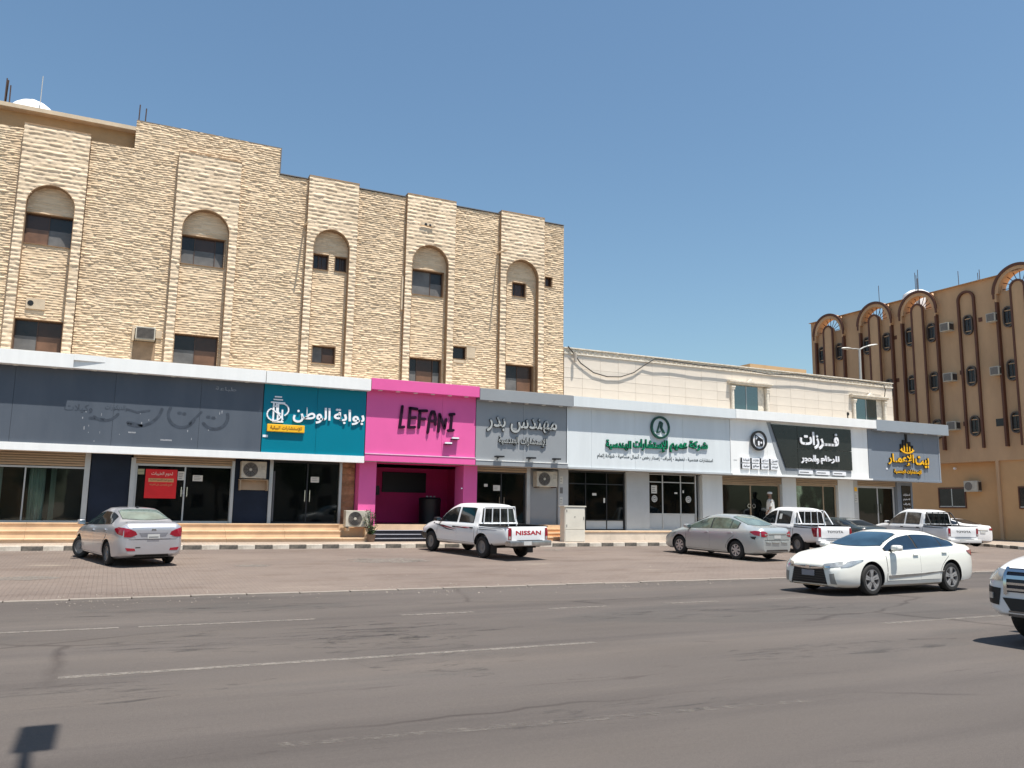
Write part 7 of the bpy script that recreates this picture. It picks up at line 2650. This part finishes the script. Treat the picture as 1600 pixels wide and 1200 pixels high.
    # letters read left-to-right for someone behind the truck: their right is the truck's right side (-y)
    q.add([(xr - .003 * (cc + .5) - .0015, tw_ / 2 - tw_ * a, th0 + (th1 - th0) * b_) for a, b_, cc in vs], fs)
    q.build('tailgate_lettering', txtm, c.root, local=True)
    for s_ in (1, -1):
        y0_, y1_ = sorted((s_ * (w2 - .11), s_ * (w2 - .005)))
        lz0, lz1 = D['lampz']
        c.patch('tail_lamp', 'rear', [(y0_, lz0), (y1_, lz0)], [(y0_, lz1), (y1_, lz1)], TAIL, off=.012, nu=4, nv=5)
        if D.get('wraplamp'):
            c.patch('tail_lamp', 'left' if s_ > 0 else 'right', [(X(L_ - .04), lz0), (X(L_ - .20), lz0)], [(X(L_ - .04), lz1), (X(L_ - .36), lz1)], TAIL, off=.010, nu=5, nv=5)
        if not D.get('wraplamp'):
          c.patch('lamp_clear_lens', 'rear', [(y0_ + .02, lz0 + .02), (y1_ - .01, lz0 + .02)], [(y0_ + .02, lz0 + (lz1 - lz0) * .3), (y1_ - .01, lz0 + (lz1 - lz0) * .3)], HEADL, off=.018, nu=3, nv=2)
    bm_ = c.box_part('rear_bumper', D['bumper'], -L_ / 2 - .17, -L_ / 2 + .12, -w2 - .03, w2 + .03, .44, .60, bev=.03)
    c.box_part('bumper_step', BLACK, -L_ / 2 - .15, -L_ / 2 + .1, -.45, .45, .595, .612, bev=.003)
    c.box_part('number_plate', PLATE, -L_ / 2 - .178, -L_ / 2 - .171, D.get('plate', .05), D.get('plate', .05) + .30, .47, .58, bev=0)
    c.box_part('bed_floor', UNDER, -L_ / 2 + .08, L_ / 2 - cabend - .07, -sp['W'] / 2 + .11, sp['W'] / 2 - .11, .63, .66, bev=0)
    for s_ in (-1, 1):
        c.box_part('bed_rail', BLACK, -L_ / 2 + .03, L_ / 2 - cabend - .03, s_ * (sp['W'] / 2 - .075) - .035, s_ * (sp['W'] / 2 - .075) + .035, bz - .008, bz + .022, bev=.008)
        c.box_part('mud_flap', BLACK, c.wx[1] - .50, c.wx[1] - .48, s_ * (sp['W'] / 2 - .14) - .11, s_ * (sp['W'] / 2 - .14) + .11, .16, .50, bev=0)
        c.box_part('chassis_rail', UNDER, -L_ / 2 + .15, L_ / 2 - .5, s_ * .38 - .05, s_ * .38 + .05, .36, .50, bev=0)
    MB().tube([(c.wx[1], -sp['W'] / 2 + .25, sp['wr_tyre']), (c.wx[1], sp['W'] / 2 - .25, sp['wr_tyre'])], .05, 8).build('rear_axle', UNDER, c.root, local=True)
    MB().lathe([(.12, -.11), (.12, .11)], (-L_ / 2 + .55, 0, .42), 14, axis='y').build('spare_wheel', TYRE, c.root, local=True)
    c.box_part('engine_bay', UNDER, L_ / 2 - 1.4, L_ / 2 - .35, -.5, .5, .3, .55, bev=0)
    c.wheel(style)
    mirrors(c, D['mir'], zb(D['mir']) + .05, D.get('mirm', BLACK))
    for s_ in (1, -1):
        c.patch('headlamp', 'front', [(s_ * .42, .66), (s_ * .70, .66)], [(s_ * .42, .82), (s_ * .70, .82)], HEADL, off=.01, nu=5, nv=3)
    c.patch('front_grille', 'front', [(-.40, .64), (.40, .64)], [(-.40, .82), (.40, .82)], BLACK, off=.012, nu=5, nv=3)
    c.patch('front_bumper', 'front', [(-.74, .42), (.74, .42)], [(-.74, .60), (.74, .60)], D.get('fb', BLACK), off=.05, nu=10, nv=3, skirt=.05)
    for d in ('left', 'right'):
        c.patch('front_bumper', d, [(X(.10), .42), (X(.52), .42)], [(X(.10), .62), (X(.50), .60)], D.get('fb', BLACK), off=.03, nu=6, nv=3, skirt=.04)
    return c


spN = dict(L=4.95, W=1.70, H=1.70, wb=2.95, fo=0.74, wr_tyre=0.335, tw=0.20, rim=0.20, arch=0.42, paint=P_WHITE, rimmat=STEELRIM, nst=50,
           extra=[3.34, 3.40, 3.43, 3.46, 3.50],
           ztop=[(0, .80), (.15, .90), (.5, .98), (1.05, 1.06), (1.2, 1.10), (1.45, 1.32), (1.85, 1.58), (2.1, 1.645), (2.9, 1.655), (3.30, 1.625), (3.40, 1.57), (3.44, 1.02), (3.46, 1.01), (4.95, 1.01)],
           zbelt=[(0, .74), (.5, .86), (1.1, .98), (3.3, 1.01), (3.40, 1.01), (3.44, .99), (4.95, .98)],
           zbot=[(0, .42), (.3, .36), (1, .34), (3.5, .36), (4.5, .44), (4.95, .50)],
           w=[(0, .70), (.2, .79), (.6, .83), (1.5, .85), (4.7, .845), (4.95, .82)],
           wr=[(0, .55), (1.1, .72), (1.5, .68), (1.95, .62), (3.3, .62), (3.40, .63), (3.44, .75), (4.95, .76)])
N_ = pickup('parked_white_pickup', 'older white double cab pickup with red letters on its tailgate, parked before the pink shop', spN,
            dict(cabend=3.44, bedz=1.01, glass=(1.22, 2.30, 3.18), ws=(1.22, 1.80), door=(1.16, 3.28), tg0=.60, txtw=.98, txtz=(.76, .89), lampz=(.62, .97), guard=P_WHITE, bumper=DULLCHR, mir=1.30, fb=BLACK, zlow=.44, plate=.0), 'NISSAN', REDTXT)
# side graphics
for d in ('left', 'right'):
    N_.patch('bed_stripe', d, [(N_.X(3.52), .925), (N_.X(4.75), .93)], [(N_.X(3.52), .985), (N_.X(4.75), .965)], mat('dark_stripe', (0.03, 0.035, 0.04), 0.4), off=.004, nu=10, nv=1, skirt=.003)
    N_.patch('bed_pinstripe', d, [(N_.X(3.52), .86), (N_.X(4.45), .885)], [(N_.X(3.52), .882), (N_.X(4.45), .892)], mat('dark_stripe', (0.03, 0.035, 0.04)), off=.004, nu=10, nv=1, skirt=.003)
    for k, (a, b_, z0, z1, mm) in enumerate(((1.0, 2.05, .93, .84, 'd'), (1.15, 1.9, .90, .78, 'd'), (1.35, 2.28, .88, .80, 'r'), (2.1, 2.95, .90, .85, 'd'), (2.2, 3.2, .86, .90, 'r'), (1.5, 2.2, .80, .76, 'd'))):
        N_.patch('door_graphic', d, [(N_.X(a), z0), (N_.X((a + b_) / 2), (z0 + z1) / 2 - .012), (N_.X(b_), z1)], [(N_.X(a), z0 + .006), (N_.X((a + b_) / 2), (z0 + z1) / 2 + .022), (N_.X(b_), z1 + .004)], REDTXT if mm == 'r' else mat('dark_stripe', (0.03, 0.035, 0.04)), off=.0065, nu=10, nv=1, skirt=.003)
    N_.patch('side_repeater', d, [(N_.X(.86), .93), (N_.X(.94), .93)], [(N_.X(.86), .96), (N_.X(.94), .96)], BLACK, off=.01, nu=2, nv=1)
for k in range(6):
    t = MB().cyl((N_.X(3.7 + .22 * k), .78, 1.01), .008, .05, 'z', 6)
    t.build('rope_hook', CHROME, N_.root, local=True)
N_.place(10.95, 25.4, 102)

spH = dict(L=5.25, W=1.80, H=1.80, wb=3.085, fo=0.90, wr_tyre=0.365, tw=0.22, rim=0.205, arch=0.45, paint=P_WHITE, rimmat=STEELRIM, nst=52,
           extra=[3.62, 3.68, 3.71, 3.74, 3.78],
           ztop=[(0, .86), (.15, 1.0), (.6, 1.09), (1.2, 1.17), (1.35, 1.21), (1.65, 1.48), (2.1, 1.79), (2.45, 1.87), (3.2, 1.87), (3.58, 1.83), (3.68, 1.76), (3.72, 1.17), (3.74, 1.16), (5.25, 1.16)],
           zbelt=[(0, .80), (.5, .98), (1.2, 1.09), (3.6, 1.15), (3.68, 1.15), (3.72, 1.14), (5.25, 1.13)],
           zbot=[(0, .46), (.3, .40), (1, .37), (3.5, .40), (4.7, .48), (5.25, .54)],
           w=[(0, .74), (.2, .83), (.6, .88), (1.5, .90), (5.0, .895), (5.25, .87)],
           wr=[(0, .60), (1.2, .78), (1.7, .72), (2.2, .66), (3.55, .66), (3.68, .67), (3.72, .80), (5.25, .81)])
H1 = pickup('parked_white_pickup', 'white double cab pickup with large slanted red tail lamp behind the greenish silver saloon', dict(spH),
            dict(cabend=3.72, bedz=1.16, glass=(1.40, 2.52, 3.50), ws=(1.36, 2.05), door=(1.30, 3.58), tg0=.70, txtw=.78, txtz=(.90, 1.0), lampz=(.74, 1.10), wraplamp=True, guard=P_WHITE, hoop=True, bumper=P_OFFW, mir=1.48, mirm=P_WHITE, fb=P_WHITE, zlow=.48, handle=P_WHITE), 'TOYOTA', GREYTXT)
H2 = pickup('parked_white_pickup', 'white double cab pickup with dark bed trim parked before the brown building at the right', dict(spH),
            dict(cabend=3.72, bedz=1.16, glass=(1.40, 2.52, 3.50), ws=(1.36, 2.05), door=(1.30, 3.58), tg0=.70, txtw=.80, txtz=(.88, .98), lampz=(.74, 1.08), guard=BLACK, hoop=True, bumper=P_OFFW, mir=1.48, mirm=P_WHITE, fb=P_WHITE, zlow=.48, gm=mat('pale_cab_glass', (0.10, 0.085, 0.07), 0.08, var=0.5, scale=3, spec=.8, coat=.3)), 'TOYOTA', GREYTXT)
for c_ in (H1, H2):
    for d in ('left', 'right'):
        c_.patch('bed_stripe', d, [(c_.X(3.78), 1.05), (c_.X(5.0), 1.06)], [(c_.X(3.78), 1.10), (c_.X(5.0), 1.085)], mat('dark_stripe', (0.03, 0.035, 0.04)), off=.004, nu=10, nv=1, skirt=.003)
        c_.patch('door_graphic', d, [(c_.X(1.9), .96), (c_.X(3.6), .99)], [(c_.X(1.9), .975), (c_.X(3.6), 1.02)], mat('dark_stripe', (0.03, 0.035, 0.04)), off=.0065, nu=10, nv=1, skirt=.003)
H1.patch('window_sticker', 'left', [(H1.X(2.72), 1.36), (H1.X(2.88), 1.36)], [(H1.X(2.72), 1.58), (H1.X(2.88), 1.58)], PAPER, off=.013, nu=2, nv=2, skirt=.002)
H1.place(24.46, 25.2, 83, 0.91)
H2.place(32.3, 25.6, 79, 0.91)

# ---- off-road wagon entering at the right edge
spF = dict(L=4.80, W=1.86, H=1.83, wb=2.75, fo=0.96, wr_tyre=0.385, tw=0.25, rim=0.23, arch=0.47, paint=P_WHITE, nst=50,
           ztop=[(0, .92), (.1, 1.02), (.4, 1.11), (1.1, 1.20), (1.35, 1.24), (1.7, 1.50), (2.1, 1.74), (2.5, 1.83), (3.6, 1.83), (4.2, 1.76), (4.5, 1.45), (4.7, 1.15), (4.80, 1.05)],
           zbelt=[(0, .86), (.5, 1.02), (1.3, 1.12), (4.0, 1.2), (4.5, 1.2), (4.7, 1.1), (4.80, 1.0)],
           zbot=[(0, .40), (.35, .34), (1, .30), (4.0, .34), (4.80, .45)],
           w=[(0, .76), (.1, .83), (.4, .90), (1.0, .93), (4.2, .93), (4.6, .85), (4.80, .76)],
           wr=[(0, .62), (1.2, .78), (1.7, .70), (2.2, .66), (4.0, .66), (4.4, .66), (4.8, .66)])
F_ = sedan('moving_white_suv', 'white off-road wagon cut off by the right edge, driving in on the near lane', spF,
           dict(glass=(1.42, 4.3), bpillar=2.5, cpillar=3.5, ws=(1.36, 2.05), rs=(4.55, 4.2), door=(1.36, 2.5, 3.6), mir=1.6, zlow=.42), 'five')
F_.patch('front_grille', 'front', [(-.50, .70), (.50, .70)], [(-.50, 1.0), (.50, 1.0)], mat('dark_blue_grille', (0.012, 0.014, 0.03), 0.3), off=.01, nu=8, nv=4)
for k in range(4):
    z_ = .72 + .075 * k
    F_.patch('grille_slat', 'front', [(-.50, z_), (.50, z_)], [(-.50, z_ + .03), (.50, z_ + .03)], CHROME, off=.035, nu=8, nv=1)
F_.patch('lower_intake', 'front', [(-.48, .46), (.48, .46)], [(-.58, .62), (.58, .62)], BLACK, off=.012, nu=8, nv=3)
F_.patch('skid_plate', 'front', [(-.55, .40), (.55, .40)], [(-.5, .46), (.5, .46)], DULLCHR, off=.02, nu=8, nv=1)
for s_ in (1, -1):
    F_.patch('grille_side_chrome', 'front', [(s_ * .50, .68), (s_ * .55, .66)], [(s_ * .50, 1.0), (s_ * .54, 1.0)], CHROME, off=.03, nu=3, nv=4)
    F_.patch('headlamp', 'front', [(s_ * .56, .84), (s_ * .80, .84)], [(s_ * .56, .98), (s_ * .78, 1.0)], HEADL, off=.015, nu=6, nv=3)
    F_.patch('headlamp', 'left' if s_ > 0 else 'right', [(F_.X(.10), .84), (F_.X(.48), .90)], [(F_.X(.12), .98), (F_.X(.52), .98)], HEADL, off=.012, nu=6, nv=3)
    F_.patch('fog_recess', 'front', [(s_ * .64, .52), (s_ * .80, .54)], [(s_ * .60, .74), (s_ * .82, .76)], BLACK, off=.012, nu=4, nv=4)
    F_.patch('fog_lamp', 'front', [(s_ * .70, .60), (s_ * .76, .60)], [(s_ * .70, .68), (s_ * .76, .68)], HEADL, off=.03, nu=2, nv=2)
    F_.patch('fog_recess', 'left' if s_ > 0 else 'right', [(F_.X(.08), .56), (F_.X(.22), .58)], [(F_.X(.08), .76), (F_.X(.18), .77)], BLACK, off=.010, nu=4, nv=4)
F_.place(13.15, 6.75, 180)

# ------------------------------------------------------------------ phrases shared by repeats
GROUPS = {'condenser_unit': 'outdoor condensers on the shop row', 'wall_air_conditioner': 'air conditioners on the brown facade', 'shopfront': 'glass shopfronts of the shop row',
          'parked_white_pickup': 'pickups parked nose to the kerb', 'rebar_cluster': 'rods sticking up from the roofs', 'drain_spout': 'drain spouts on the stone facade', 'added_opposite_building': 'unseen buildings added behind the camera for reflections'}
for o in list(SC.objects):
    if o.parent is None and o.get('label'):
        k = o.name.split('.')[0]
        if k in GROUPS:
            o['group'] = GROUPS[k]
        elif o.get('category') == 'sign' and k.endswith('_sign'):
            o['group'] = 'shop signs along the fascia'
        elif k.startswith('parked_') and k.endswith('_saloon'):
            o['group'] = 'saloons parked on the block paving'
